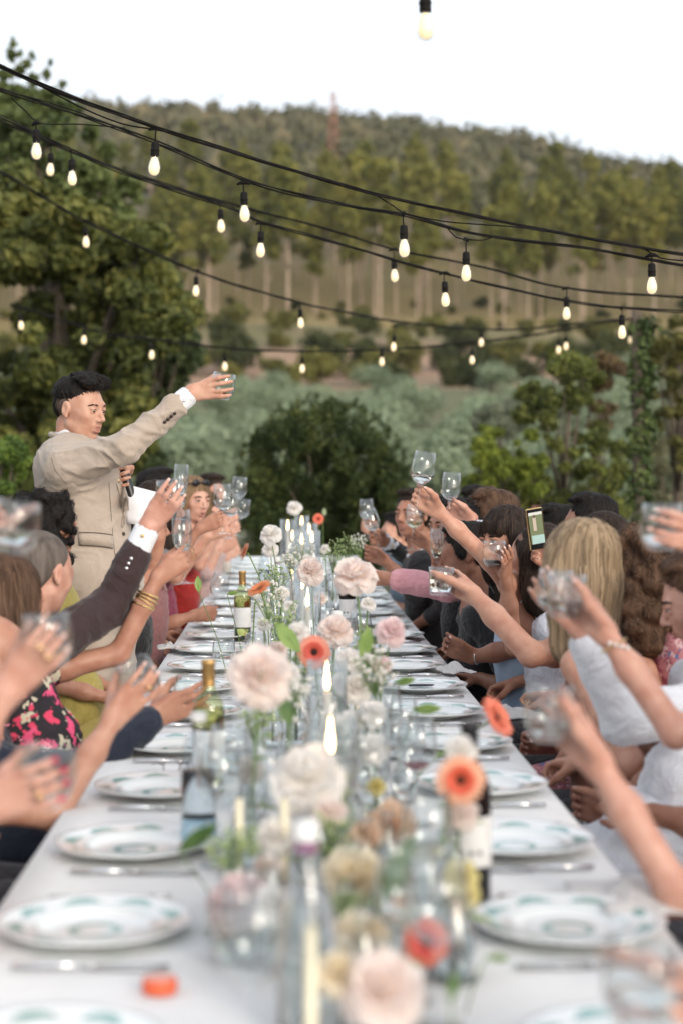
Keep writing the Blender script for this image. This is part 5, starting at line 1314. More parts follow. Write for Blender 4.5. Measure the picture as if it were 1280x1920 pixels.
    for sx, S, E, W, tips, fr in arms3:
        ax = (E-W).normalized()
        if cuff and sides[sx] is not None:
            G_ = Field(.0055); c0 = W+ax*.012; c1 = W+ax*.085; G_.cone(c0, c1, .0385*s, .0405*s, .004); G_.cone(c0-ax*.06, c0-ax*.022, .034*s, .034*s, .002, True)
            mobj('cuff', G_.mesh('cuff', folds(3, .0006)), cloth('shirt_white', (.78, .79, .82), .8, .94, .2), e)
            qd = (V3(0, -1, .1)-ax*ax.dot(V3(0, -1, .1))).normalized(); MB().ball(W+ax*.026+qd*.0400*s, (.006, .006, .006), 12, 6).build('cufflink', M['gold'], e)
        rs = (rings or {}).get(sx)
        if rs: 
            for fi in rs:
                p, d_, _o = tips[fi]; MB().lathe([(.0088, -.0018), (.0098, 0), (.0088, .0018)], 14, Matrix.Translation(p-d_.normalized()*.046) @ d_.to_track_quat('Z', 'Y').to_matrix().to_4x4()).build('ring', M['gold'], e)
        if sides[sx] is not None and W.y < 6.4:
            for p, d_, o_ in tips:
                Rn = d_.to_track_quat('Z', 'Y').to_matrix(); yv = (o_-d_.normalized()*o_.dot(d_.normalized())).normalized(); xv = yv.cross(d_.normalized())
                Rn = Matrix(((xv.x, yv.x, d_.normalized().x), (xv.y, yv.y, d_.normalized().y), (xv.z, yv.z, d_.normalized().z)))
                MB().ball(p+o_*.0052, (.0048, .0020, .0062), 8, 5, Rn).build('fingernail', a0.get('nails') or M['nail'], e)
    if not stand:
        H_ = Field(.03)
        for sx in (1, -1):
            h0 = HCn+rv*sx*.075+V3(0, 0, -.0); kn = HCn+fv*.40+rv*sx*.10+V3(0, 0, .0); ft = V3(kn.x+fv.x*.02, kn.y+fv.y*.02, .06)
            H_.cone(h0, kn, .092*s, .066*s, .05); H_.cone(kn, ft, .060*s, .045*s, .03)
        H_.ell(HCn+V3(0, 0, .02), (.165*s, .14*s, .11*s), B3, .05)
        mobj('skirt' if fem else 'trousers', H_.mesh('skirt', folds(5, .012, (9, 9, 9))), bm_, e)
        S_ = MB()
        for sx in (1, -1):
            kn = HCn+fv*.42+rv*sx*.10; S_ = MB(); S_.ball((kn.x+fv.x*.07, kn.y+fv.y*.07, .04), (.045+abs(fv.x)*.08, .045+abs(fv.y)*.08, .04), 12, 6); S_.build('shoe', M['black_rubber'], e)
    return e, dict(hc=hc, Rh=Rh, arms={x[0]: x[1:] for x in arms3}, SC=SCn, HC=HCn, fv=fv, rv=rv)
def tilt(deg, back=0): a = math.radians(deg); return (math.sin(a), back, math.cos(a))
def bands(e, W, E, n, r0, mat, name='bangle', off=.03, gap=.011, th=.0028):
    ax = (E-W).normalized(); q = ax.to_track_quat('Z', 'Y').to_matrix().to_4x4()
    for k in range(n):
        c = W+ax*(off+gap*k); MB().lathe([(r0+th*math.cos(a), th*1.3*math.sin(a)) for a in np.linspace(0, 2*PI, 9)], 24, Matrix.Translation(c) @ q @ Matrix.Rotation(.12*math.sin(k*2+1), 4, 'X')).build(name, mat, e)
def held(kind, C, A, grip, label, what='water', fill=.5):
    Av = V3(*A).normalized(); return glass(kind, V3(*C)-Av*grip, A, label, what, fill)

floral = mottled('floral_print', (.02, .01, .015), (.75, .12, .22), .8, 26, 1, .2, 300)
def print_mat(name, base, spots, scale):
    m, t, b = newmat(name); tc = N(t, 'ShaderNodeTexCoord'); v = N(t, 'ShaderNodeTexVoronoi'); v.inputs['Scale'].default_value = scale
    no = N(t, 'ShaderNodeTexNoise'); no.inputs['Scale'].default_value = scale*1.5; ad = N(t, 'ShaderNodeMix'); ad.data_type = 'RGBA'; ad.inputs[0].default_value = .12
    t.links.new(tc.outputs['Object'], no.inputs['Vector']); t.links.new(tc.outputs['Object'], ad.inputs[6]); t.links.new(no.outputs['Color'], ad.inputs[7]); t.links.new(ad.outputs[2], v.inputs['Vector'])
    sp_ = N(t, 'ShaderNodeSeparateColor'); t.links.new(v.outputs['Color'], sp_.inputs[0]); r = ramp(t, [(k/len(spots), c) for k, c in enumerate(spots)]); r.color_ramp.interpolation = 'CONSTANT'; t.links.new(sp_.outputs[0], r.inputs[0])
    lt = N(t, 'ShaderNodeMath', operation='LESS_THAN'); t.links.new(v.outputs['Distance'], lt.inputs[0]); lt.inputs[1].default_value = .52
    mx = N(t, 'ShaderNodeMix'); mx.data_type = 'RGBA'; t.links.new(lt.outputs[0], mx.inputs[0]); mx.inputs[6].default_value = (*base, 1); t.links.new(r.outputs[0], mx.inputs[7]); t.links.new(mx.outputs[2], b.inputs['Base Color']); b.inputs['Roughness'].default_value = .8
    return m
def stripe_mat(name, cols, scale, ax='Z'):
    m, t, b = newmat(name); tc = N(t, 'ShaderNodeTexCoord'); w = N(t, 'ShaderNodeTexWave'); w.bands_direction = ax; w.inputs['Scale'].default_value = scale; w.inputs['Distortion'].default_value = 1.5; w.inputs['Detail'].default_value = 1
    t.links.new(tc.outputs['Object'], w.inputs[0]); r = ramp(t, [(k/max(1, len(cols)-1), c) for k, c in enumerate(cols)]); t.links.new(w.outputs[0], r.inputs[0]); t.links.new(r.outputs[0], b.inputs['Base Color']); b.inputs['Roughness'].default_value = .85; return m
floral = print_mat('black_pink_floral', (.012, .010, .014), [(.02, .01, .02), (.65, .05, .12), (.75, .25, .35), (.55, .50, .38), (.7, .08, .2)], 22)
floral2 = print_mat('white_orange_floral', (.62, .62, .52), [(.62, .62, .52), (.75, .16, .06), (.66, .66, .56), (.30, .42, .20), (.72, .3, .25)], 24)
floral3 = print_mat('pink_blue_print', (.45, .18, .20), [(.5, .22, .24), (.10, .14, .28), (.6, .4, .42), (.3, .08, .12)], 26)
satin = mottled('pale_blue_satin', (.30, .42, .58), (.42, .55, .70), .35, 12, sheen=.3)
LF, RF = (1, 0), (-1, 0)
CUP = .050
# --------------------------------------------------------------------------------- the speaker
DM = 6.0
def speaker():
    lab = 'standing man in a beige suit raising his glass and holding a microphone'
    e = empty('person'); tag(e, lab, 'person'); skin = skinm('skin_fair_man', (.56, .325, .235)); SKM[0] = skin
    hc = P(151, 768, DM); hd = V3(.86, -.50, -.15).normalized()
    hr = hd.cross(UP).normalized(); hu = hr.cross(hd); Rh = Matrix(((hr.x, hd.x, hu.x), (hr.y, hd.y, hu.y), (hr.z, hd.z, hu.z)))
    s = .935
    f = V3(.93, -.36, 0).normalized(); r = V3(f.y, -f.x, 0)     # right side towards the table head
    SCn = P(134, 850, DM+.03); 
    SR = P(124, 876, DM-.17); SL = P(175, 862, DM+.20)
    C = P(418, 724, DM-.14); A = V3(.18, 0, 1).normalized()
    F = Field(.0042)
    Eh = P(232, 846, DM-.24)
    W, tips, fr = hand(F, C, A, .041, (P(325, 772, DM-.2)-C), 1, 'cup', .96, rnd=random.Random(2))
    E = P(232, 842, DM-.25)
    for a, b, ra, rb in ((W, W+(E-W)*.25, .0255, .029), (W+(E-W)*.25, E, .029, .034), (E, SR, .034, .045)): F.cone(a, b, ra, rb, .02)
    # the other hand holds microphone and paper
    mA = V3(-.30, .05, 1).normalized(); mC = P(236, 893, DM+.03)
    W2, tips2, fr2 = hand(F, mC, mA, .017, (P(205, 925, DM+.2)-mC)+V3(0, .25, -.05), 1, 'cup', 1.0, rnd=random.Random(4))
    E2 = P(150, 985, DM+.24)
    for a, b, ra, rb in ((W2, E2, .026, .034), (E2, SL, .034, .045)): F.cone(a, b, ra, rb, .02)
    HCn = P(190, 1150, DM+.02)
    F.cone(SR, SL, .05, .05, .03); F.cone(SCn, HCn+V3(0, 0, .1), .05, .05, .05)
    F.cone(SCn+V3(0, 0, .0), hc+Rh @ V3(0, -.032, -.06), .060, .054, .016)
    head_prims(F, hc, Rh, s)
    mobj('body', F.mesh('body', None, 1), skin, e)
    face_parts(e, hc, Rh, s, 'dark', False, True, 1)
    hair(e, hc, Rh, 'quiff', 'black', s, 5, .0042)
    # cropped sides and stubble are the hair's short parts
    G_ = Field(.004)
    G_.ell(hc+Rh @ V3(0, -.022, .020)*s, (.0770*s, .0925*s, .074*s), Rh, .01); G_.ell(hc+Rh @ V3(0, .120, .0)*s, (.10*s, .088*s, .13*s), Rh, .006, True); G_.ell(hc+Rh @ V3(0, -.01, -.072)*s, (.1*s, .12*s, .05*s), Rh, .006, True)
    mobj('cropped_hair', G_.mesh('cropped_hair', lambda V, n: n*vnoise(V*400)[:, None]*.0005), mottled('cropped_hair', (.06, .038, .028), (.14, .09, .07), .8, 90, 3, .4, 600), e)
    G_ = Field(.0042); G_.ell(hc+Rh @ V3(0, .030, -.060)*s, (.0530*s, .0512*s, .0455*s), Rh, .01); G_.ell(hc+Rh @ V3(0, .064, -.094)*s, (.0235*s, .0172*s, .0172*s), Rh, .02)
    for sx in (-1, 1): G_.cone(hc+Rh @ V3(sx*.051, .0, -.050)*s, hc+Rh @ V3(sx*.030, .045, -.088)*s, .0163, .0143, .02)
    G_.ell(hc+Rh @ V3(0, .06, -.01)*s, (.08, .08, .030), Rh, .006, True)
    sb, t_, b_s = newmat('stubble'); b_s.inputs['Base Color'].default_value = (.10, .06, .045, 1); nz = N(t_, 'ShaderNodeTexNoise'); nz.inputs['Scale'].default_value = 320; tcx = N(t_, 'ShaderNodeTexCoord'); t_.links.new(tcx.outputs['Object'], nz.inputs['Vector'])
    rr_ = ramp(t_, [(.42, (.04, .04, .04)), (.62, (.45, .45, .45))]); t_.links.new(nz.outputs['Fac'], rr_.inputs[0]); t_.links.new(rr_.outputs[0], b_s.inputs['Alpha'])
    mobj('stubble', G_.mesh('stubble'), sb, e)
    suit = wrinkle(mottled('beige_suit', (.385, .312, .255), (.45, .37, .305), .88, 10, 4, .18, 700, sheen=.2), 7, .18); dark = mottled('suit_dark_line', (.12, .10, .08), (.16, .13, .10), .9, 20)  # one darker brown for the piping, flap edge and seams
    shirt = cloth('shirt_white', (.78, .79, .82), .8, .94, .2)
    # jacket
    J = Field(.0062)
    dr = (W-E).normalized(); cE = W-dr*.075
    J.cone(E, cE, .053, .0440, .02); J.cone(E, SR, .054, .070, .03)
    J.cone(SR, SCn, .066, .060, .05); J.cone(SL, SCn, .064, .060, .05)
    d2 = (W2-E2).normalized(); J.cone(E2, W2-d2*.05, .056, .042, .02); J.cone(E2, SL, .058, .070, .03)
    B3 = Matrix(((r.x, f.x, 0), (r.y, f.y, 0), (r.z, f.z, 1)))
    ch = P(152, 905, DM+.02); wa = P(168, 1000, DM+.02); hp = P(178, 1085, DM+.03); hm = P(184, 1140, DM+.03)
    J.ell(ch, (.200, .135, .16), B3, .06); J.ell(ch+V3(-.015, 0, .07), (.185, .12, .09), B3, .05)
    J.ell(wa, (.170, .125, .17), B3, .08); J.ell(hp, (.178, .140, .14), B3, .08); J.cone(hp+V3(0, 0, .02), hm, .145, .155, .06)
    J.ell(hm+V3(0, 0, -.115), (.3, .3, .09), B3, .004, True)
    # the open front and the V of shirt
    fo = folds(4, .0065, (13, 13, 15))
    def jd(V, Nn):
        base = fo(V, Nn)*.75
        # long drags along the raised sleeve
        t_ = np.clip(((V-np.array(SR)) @ np.array((W-SR).normalized()))/(W-SR).length, -.2, 1); q = V-np.array(SR)
        k = np.exp(-((V[:, 1]-(DM-.24))/.13)**2)*(t_ > 0)*(V[:, 0] > SR.x-.05)
        u = q @ np.array((V3(0, 0, 1)-dr*dr.z).normalized()); wv = (1-np.abs(np.sin(u*40+t_*16+vnoise(V*11)*3.2)))**2*.0085-.003+np.sin(u*120+t_*40+vnoise(V*13)*5)*.0018
        return base+Nn*(wv*k)[:, None]
    mobj('jacket', J.mesh('jacket', jd), suit, e)
    # cuffs, buttons
    K = Field(.003); K.cone(W-dr*.105, W-dr*.020, .0375, .0365, .004); K.cone(W-dr*.026, W+dr*.04, .0325, .0325, .002, True); mobj('cuff', K.mesh('cuff', folds(3, .0012)), shirt, e)
    side = (V3(0, -1, 0)-dr*dr.dot(V3(0, -1, 0))).normalized(); dn = dr.cross(side); dn = dn if dn.z < 0 else -dn
    MB().ball(W-dr*.045+side*.0365+dn*.006, .0055, 12, 6).build('cufflink', M['silver'], e)
    bt = MB().ball((0, 0, 0), (.0068, .0068, .003), 14, 6).mesh('sleeve_button'); bm = mottled('horn_button', (.02, .012, .01), (.05, .03, .02), .25, 60)
    for k in range(4):
        ax_c = W-dr*(.100+.0155*k); rad_ = .0460+.0012*k; nn = (side*.90+dn*.44).normalized(); mobj('sleeve_button', bt, bm, e, ax_c+nn*rad_, nn.to_track_quat('Z', 'Y').to_euler())
    # shirt collar and chest, lapels, pocket flap: laid proud of the jacket
    K = Field(.0035); nb = SCn+V3(0, 0, .052); 
    K.cone(nb+V3(.006, -.003, -.01), nb+V3(.022, -.008, .042), .070, .061, .008); K.cone(nb+V3(.026, -.008, .060), nb+V3(.04, -.01, .12), .066, .07, .002, True)
    mobj('shirt', K.mesh('shirt', folds(2, .0015)), shirt, e)
    # jacket collar ring
    pts = []; 
    for k in range(15):
        a = -2.3+4.6*k/14; q = nb+V3(.006, -.004, .006)+(-f*math.cos(a)+r*math.sin(a))*.079+V3(0, 0, .012*math.cos(a)); pts.append(q)
    MB().tube(pts, [.010]*15, 8).build('collar', suit, e)
    # pocket flap with dark piping, on the side we see
    from mathutils.bvhtree import BVHTree
    jo = [c for c in e.children if c.name.startswith('jacket')][0]; me = jo.data
    bvh = BVHTree.FromPolygons([v.co.copy() for v in me.vertices], [tuple(p.vertices) for p in me.polygons])
    cam0 = V3(0, 0, CAMZ)
    def on(px, py, off=.004):
        d_ = ray(px, py).normalized(); h_, n_, i_, t_ = bvh.ray_cast(cam0, d_)
        return (h_-d_*off) if h_ else P(px, py, DM-.15)
    def strip(name, row1, row2, mat, off=.004, thick=.002):
        V = []; 
        for a, b in zip(row1, row2):
            V += [on(*a, off), on(*b, off)]
        n = len(row1); o = MB().add(V, [(2*i, 2*i+2, 2*i+3, 2*i+1) for i in range(n-1)]).build(name, mat, e); o.modifiers.new('t', 'SOLIDIFY').thickness = thick; return o
    strip('pocket_flap', [(148+k*8, 1000-3*math.sin(k/8*PI*.8)+k*.8) for k in range(9)], [(149+k*8, 1021-2*math.sin(k/8*PI*.8)+k*.9) for k in range(9)], suit, .006, .003)
    MB().tube([on(148+k*8, 998.5-3*math.sin(k/8*PI*.8)+k*.8, .004) for k in range(9)], .0018, 6).build('piping', dark, e)
    MB().tube([on(149+k*8, 1022.5-2*math.sin(k/8*PI*.8)+k*.9, .005) for k in range(9)], .0014, 6).build('flap_edge', dark, e)
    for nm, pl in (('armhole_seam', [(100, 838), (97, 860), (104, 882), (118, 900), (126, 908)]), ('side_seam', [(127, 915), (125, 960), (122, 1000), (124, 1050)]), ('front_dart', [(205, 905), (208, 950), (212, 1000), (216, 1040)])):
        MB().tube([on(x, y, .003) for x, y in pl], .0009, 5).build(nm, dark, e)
    # lapel and open front edge
    strip('lapel', [(219, 905), (226, 930), (232, 955), (229, 985)], [(232, 905), (240, 935), (243, 965), (231, 990)], suit, .008, .004)
    for y in (1001,): MB().ball(on(232, y, .004), (.007, .004, .007), 12, 6).build('front_button', bm, e)
    # trousers, belt, shoes: he stands behind the chairs
    T_ = Field(.012); B = P(185, 1120, DM+.04)
    for sx in (-1, 1):
        h0 = B+r*sx*.085; kn = V3(h0.x+.02, h0.y, .52); ft = V3(h0.x+.0, h0.y, .09); T_.cone(h0, kn, .100, .075, .06); T_.cone(kn, ft, .072, .058, .03)
    T_.ell(B+V3(0, 0, .02), (.165, .125, .13), B3, .06)
    mobj('trousers', T_.mesh('trousers', folds(8, .010, (10, 10, 16))), suit, e)
    MB().tube([B+V3(0, 0, .10)+(f*math.cos(a)*.131+r*math.sin(a)*.172) for a in np.linspace(0, 2*PI, 25)], .012, 6).build('belt', mottled('brown_belt', (.06, .03, .02), (.1, .05, .03), .4, 30), e)
    for sx in (-1, 1): q = B+r*sx*.085; MB().ball((q.x+.07, q.y-.02, .045), (.14, .055, .045), 14, 8).build('shoe', mottled('brown_shoe', (.07, .03, .02), (.12, .06, .04), .3, 30) if 'brown_shoe' not in bpy.data.materials else bpy.data.materials['brown_shoe'], e)
    MB().lathe([(.0092, -.002), (.0102, 0), (.0092, .002)], 14, Matrix.Translation(tips2[2][0]-tips2[2][1].normalized()*.045) @ tips2[2][1].to_track_quat('Z', 'Y').to_matrix().to_4x4()).build('ring', M['gold'], e)
    held('tumbler', C, A, .048, 'clear tumbler raised high by the standing speaker', fill=.35)
    # microphone
    m_ = empty('microphone', mC-mA*.15, axis_rot(mA)); tag(m_, 'black handheld microphone in the hand of the speaker', 'microphone')
    MB().lathe([(0, 0), (.014, .001), (.0155, .006), (.0155, .03), (.0165, .034), (.0165, .10), (.0185, .19), (.0200, .20), (0, .20)], 20).build('handle', mottled('mic_black', (.012, .012, .014), (.03, .03, .033), .35, 40), m_)
    MB().lathe([(.021, .198), (.0235, .205), (.0235, .21), (.021, .214)], 20).build('collar_ring', M['black_rubber'], m_)
    MB().ball((0, 0, .232), (.024, .024, .026), 18, 10).build('grille', mottled('mic_grille', (.05, .05, .055), (.14, .14, .15), .4, 300, bump=1, metal=.8), m_)
    # folded sheet
    a, b, c_, d = P(230, 906, DM+.05), P(300, 924, DM+.02), P(284, 990, DM-.02), P(236, 979, DM+.02); mid1 = (a+b)/2; mid2 = (c_+d)/2+V3(0, -.02, 0)
    V = []
    for j in range(7):
        v = j/6
        for i in range(7):
            u = i/6; q = (a*(1-u)+b*u)*(1-v)+(d*(1-u)+c_*u)*v; q = q+V3(0, -.018*(1-abs(2*v-1))-.010*math.sin(u*PI), 0)+V3(0, -.02*(1-u)*v, 0); V.append(q)
    o = MB().add(V, [(j*7+i, j*7+i+1, (j+1)*7+i+1, (j+1)*7+i) for j in range(6) for i in range(6)]).build('paper', mottled('white_paper', (.80, .80, .84), (.84, .84, .88), .8, 10)); o.modifiers.new('t', 'SOLIDIFY').thickness = .0006
    tag(o, 'folded white sheet of notes under the microphone', 'paper')
    o.name = 'speech_notes'
speaker()

# --------------------------------------------------------------------------------- diners on the speaker's side, near to far
def Pm(px, py, Y): return tuple(P(px, py, Y))
NL = dict(f=LF)
e, I = person('bare arm with gold ring and red nails reaching in lowest, seat nearest the camera', None, sk='pink', f=LF, arms=[dict(C=Pm(88, 1452, 2.55), A=tilt(8), E=Pm(-110, 1640, 2.5), side=1, wrap=1, R=.043, nails=M['nail_red'])], topm=floral2, sleeve=.25, sd=(-.7, .0, .55), rings={1: [2]}, vox=.0065)
held('tumbler', Pm(88, 1452, 2.55), tilt(8), CUP, 'tumbler held in the lowest raised hand with red nails')
e, I = person('guest whose ringed hand raises a tumbler, white dress with orange flowers', None, sk='pink', f=LF, arms=[dict(C=Pm(88, 1198, 2.85), A=tilt(-4), E=Pm(-70, 1450, 2.8), side=1, hw=.85, wrap=1, R=.043)], topm=floral2, sleeve=.25, sd=(-.6, .1, .5), rings={1: [1, 2]}, vox=.0065)
held('tumbler', Pm(88, 1198, 2.85), tilt(-4), CUP, 'tumbler held in front of the grey haired man', fill=.4)
e, I = person('guest by the camera whose fist with a tumbler enters at head height', None, sk='pink', f=LF, arms=[dict(C=Pm(28, 985, 2.95), A=tilt(10), E=Pm(-190, 1165, 3.1), side=1, wrap=1, R=.043)], topc=(.30, .30, .28), sleeve=.9, sd=(-.8, .1, .3), vox=.0065)
held('tumbler', Pm(28, 985, 2.95), tilt(10), CUP, 'blurred tumbler held highest at the picture edge')
e, I = person('guest whose slim ringed hand tilts a tumbler towards the table', None, sk='light', f=LF, arms=[dict(C=Pm(262, 1272, 3.75), A=tilt(-24, -.15), E=Pm(110, 1515, 3.6), side=1, hw=.85, wrap=1, R=.042)], topm=floral2, sleeve=.0, straps=True, sd=(-.95, .0, .15), rings={1: [2]}, vox=.0065)
held('tumbler', Pm(262, 1272, 3.75), tilt(-24, -.15), CUP, 'tilted tumbler in the slim hand above the navy sleeve')
e, I = person('man in navy suit whose sleeve rests by the plates', None, sk='tan', f=LF, fem=False, arms=[dict(C=Pm(356, 1300, 4.35), A=tilt(6), E=Pm(170, 1432, 4.2), side=1, hw=.85, wrap=1, R=.042, L=.25)], topc=(.012, .018, .038), sleeve=.96, sd=(-.98, .0, .12), botc=(.012, .018, .035), vox=.0065, sleeve_fit=.012)
held('tumbler', Pm(356, 1300, 4.35), tilt(6), CUP, 'tumbler held by the hand from the navy sleeve')
# grey haired man with maroon jacket
e, I = person('grey haired man in a dark maroon jacket with white cuff and cufflink', Pm(80, 1075, 4.85), hd=(.55, .75, -.25), f=LF, sk='pink', fem=False, arms=[dict(C=Pm(322, 925, 4.95), A=tilt(-10), E=Pm(205, 1140, 4.9), side=1, hw=.85, wrap=1, R=.043, L=.26)], hairk='buzz', haircol='grey', collar=True, topc=(.035, .017, .018), sleeve=.84, botc=(.03, .02, .02), vox=.0065, sleeve_fit=.014, cuff=True)
a = I['arms'][1]; W_, E_ = a[2], a[1]; ax = (E_-W_).normalized()
for k in range(4): MB().ball(W_+ax*(.10+.016*k)+V3(0, -.047, .004), (.006, .004, .006), 10, 6).build('sleeve_button', M['silver'], e)
held('tumbler', Pm(322, 925, 4.95), tilt(-10), CUP, 'tumbler raised by the hand with white cuff and cufflink')
# brown haired woman with bangles
e, I = person('brown haired woman in black and pink floral dress wearing gold bangles', Pm(18, 1125, 4.6), hd=(.7, .6, -.1), f=LF, sk='tan', arms=[dict(C=Pm(344, 1042, 4.95), A=tilt(-3), E=Pm(205, 1262, 4.85), side=-1, wrap=1, mode='stem', L=.25)], hairk='long', haircol='brown', topm=floral, lapm=floral, seat=(-.64, 4.6, .54), sleeve=.2, rings={-1: [1, 2]}, vox=.0065)
a = I['arms'][-1]; bands(e, a[2], a[1], 4, .033, M['gold'], off=.055, gap=.012)
held('flute', Pm(344, 1042, 4.95), tilt(-3), .085, 'champagne flute held by the hand with stacked bangles', fill=.25)
e, I = person('curly black haired guest in yellow seated just before the speaker', Pm(96, 985, 5.55), hd=(.7, .7, 0), f=LF, sk='tan', hairk='curly', haircol='black', topc=(.42, .34, .09), botc=(.46, .37, .10), seat=(-.68, 5.5, .55), sleeve=.2, s=.92)
e, I = person('woman with pale satin dress leaning with her hand on a wine glass foot', Pm(262, 1028, 7.6), hd=(.9, .3, -.2), f=LF, sk='tan', arms=[dict(C=Pm(402, 1148, 7.5), A=tilt(12), E=Pm(285, 1180, 7.4), side=1, wrap=1, mode='stem', L=.24)], hairk='bob', haircol='dark', topc=(.55, .52, .44), sleeve=.0, straps=True, botc=(.55, .52, .42))
held('wine', Pm(402, 1148, 7.5), tilt(12), .04, 'wine glass still held down close to the plates', fill=.0)
e, I = person('woman in black dress with bare arm behind the champagne flute', Pm(268, 985, 6.7), hd=(.9, .4, -.1), f=LF, sk='tan', arms=[dict(C=Pm(338, 935, 6.6), A=tilt(3), E=Pm(292, 1050, 6.6), side=1, wrap=1, mode='stem', L=.24)], hairk='bun', haircol='dark', topc=(.012, .012, .014), sleeve=.0, straps=True)
held('flute', Pm(338, 935, 6.6), tilt(3), .085, 'narrow glass lifted just behind the cufflinked hand', fill=.3)
e, I = person('woman with tanned arm holding up the foremost wine glass', Pm(300, 955, 7.3), hd=(.9, .35, 0), f=LF, sk='tan', arms=[dict(C=Pm(418, 972, 7.3), A=tilt(0), E=Pm(335, 1035, 7.3), side=1, wrap=1, mode='stem', L=.24)], hairk='bob', haircol='dark', topc=(.28, .12, .12), sleeve=.0, straps=True)
held('wine', Pm(418, 972, 7.3), tilt(0), .070, 'foremost wine glass on the speaker side, lifted by a tanned arm', fill=.3)
e, I = person('dark haired guest beyond the speech notes', Pm(298, 925, 8.6), hd=(.8, .4, 0), f=LF, sk='light', fem=False, arms=[dict(C=Pm(431, 985, 8.0), A=tilt(3), E=Pm(345, 1062, 8.0), side=1, wrap=1, mode='stem', L=.25)], hairk='short', haircol='black', topc=(.20, .18, .17), sleeve=.4)
held('wine', Pm(431, 985, 8.0), tilt(3), .065, 'second wine glass of the cluster, just behind the foremost', fill=.3)
e, I = person('smiling blonde woman with sunglasses pushed up in her hair', Pm(363, 937, 8.9), hd=(.62, -.75, -.12), f=LF, sk='fair', arms=[dict(C=Pm(444, 962, 8.7), A=tilt(6), E=Pm(372, 1065, 8.7), side=1, wrap=1, mode='stem', L=.24)], hairk='long', haircol='darkblonde', topc=(.36, .015, .012), sleeve=.0, straps=True, face=True, smile=True, botc=(.4, .02, .02))
hc, Rh = I['hc'], I['Rh']
sg = MB()
for sx in (-1, 1): sg.ball(hc+Rh @ V3(sx*.032, .060, .098), (.026, .010, .020), 12, 8, Rh)
sg.tube([hc+Rh @ V3(-.012, .07, .10), hc+Rh @ V3(.012, .07, .10)], .003, 5); sg.tube([hc+Rh @ V3(-.058, .055, .098), hc+Rh @ V3(-.085, -.05, .05)], .003, 5); sg.tube([hc+Rh @ V3(.058, .055, .098), hc+Rh @ V3(.085, -.05, .05)], .003, 5)
tag(sg.build('sunglasses', M['foil_black']), 'dark sunglasses on the smiling blonde woman', 'sunglasses')
held('wine', Pm(444, 962, 8.7), tilt(6), .030, 'tallest raised wine glass of the cluster on the speaker side', fill=.2)
e, I = person('woman with brown hair next to the smiling blonde', Pm(388, 962, 9.8), hd=(.62, -.75, -.2), f=LF, sk='fair', arms=[dict(C=Pm(449, 985, 9.6), A=tilt(12), E=Pm(385, 1085, 9.6), side=1, wrap=1, mode='stem', L=.24)], hairk='long', haircol='brown', topc=(.50, .34, .32), sleeve=.5, face=True, smile=True)
held('wine', Pm(449, 985, 9.6), tilt(12), .065, 'wine glass with tilted foot at the back of the cluster', fill=.2)
e, I = person('dark haired man far down on the speaker side', Pm(396, 925, 10.9), hd=(.7, -.6, -.1), f=LF, sk='light', fem=False, arms=[dict(C=Pm(444, 1012, 10.6), A=tilt(3), E=Pm(402, 1080, 10.6), side=1, wrap=1, mode='stem', L=.25)], hairk='short', haircol='dark', topc=(.50, .38, .36), sleeve=.95, face=True)
e, I = person('guest in a cream jacket at the far end on the speaker side', Pm(418, 985, 12.2), hd=(.8, -.4, -.1), f=LF, sk='fair', arms=[dict(C=Pm(450, 1030, 11.8), A=tilt(0), E=Pm(425, 1060, 11.8), side=1, wrap=1, mode='stem', L=.22)], hairk='bob', haircol='brown', topc=(.58, .52, .46), sleeve=.9)
e, I = person('woman in maroon and lilac whose lap shows by the far plates', Pm(318, 990, 8.3), hd=(.9, .4, -.1), f=LF, sk='tan', hairk='long', haircol='dark', topc=(.25, .03, .07), sleeve=.3, botc=(.42, .22, .34))

# --------------------------------------------------------------------------------- diners on the other side, far to near
e, I = person('man at the far end on the other side in a blue shirt', Pm(742, 1000, 10.4), hd=(-.8, -.4, 0), f=RF, sk='light', fem=False, arms=[dict(C=Pm(688, 983, 9.3), A=tilt(-3), E=Pm(742, 1040, 9.5), side=1, wrap=1, mode='stem', L=.25)], hairk='short', haircol='black', topc=(.20, .28, .36), sleeve=.9)
held('wine', Pm(688, 983, 9.3), tilt(-3), .080, 'upright wine glass lifted furthest out over the table on the other side', fill=.35)
e, I = person('man in a dark suit with white cuff holding a tilted wine glass', Pm(800, 985, 9.4), hd=(-.8, -.3, 0), f=RF, sk='tan', fem=False, arms=[dict(C=Pm(704, 1006, 8.6), A=tilt(-16), E=Pm(805, 1075, 8.9), side=1, wrap=1, mode='stem', L=.25)], hairk='short', haircol='black', collar=True, topc=(.018, .017, .016), sleeve=.93, cuff=True)
held('wine', Pm(704, 1006, 8.6), tilt(-16), .075, 'tilted wine glass above the white cuff of the dark suit', fill=.3)
e, I = person('man whose face is hidden behind the raised glasses, open white collar', Pm(772, 965, 8.5), hd=(-.6, -.7, 0), f=RF, sk='tan', fem=False, arms=[dict(C=Pm(690, 1035, 8.2), A=tilt(0), E=Pm(752, 1085, 8.3), side=1, wrap=1, mode='stem', L=.25)], hairk='short', haircol='dark', topc=(.03, .028, .03), sleeve=.8, collar=True, face=True)
e, I = person('woman holding a small glass of white wine, thin bracelet', Pm(862, 990, 8.0), hd=(-.8, -.3, 0), f=RF, sk='tan', arms=[dict(C=Pm(774, 1003, 7.9), A=tilt(3), E=Pm(835, 1085, 7.9), side=1, wrap=1, mode='stem', L=.24)], hairk='bob', haircol='dark', topc=(.35, .15, .16), sleeve=.0, straps=True)
held('wine', Pm(774, 1003, 7.9), tilt(3), .075, 'wine glass with greenish white wine below the tallest glass', 'white_wine', .45)
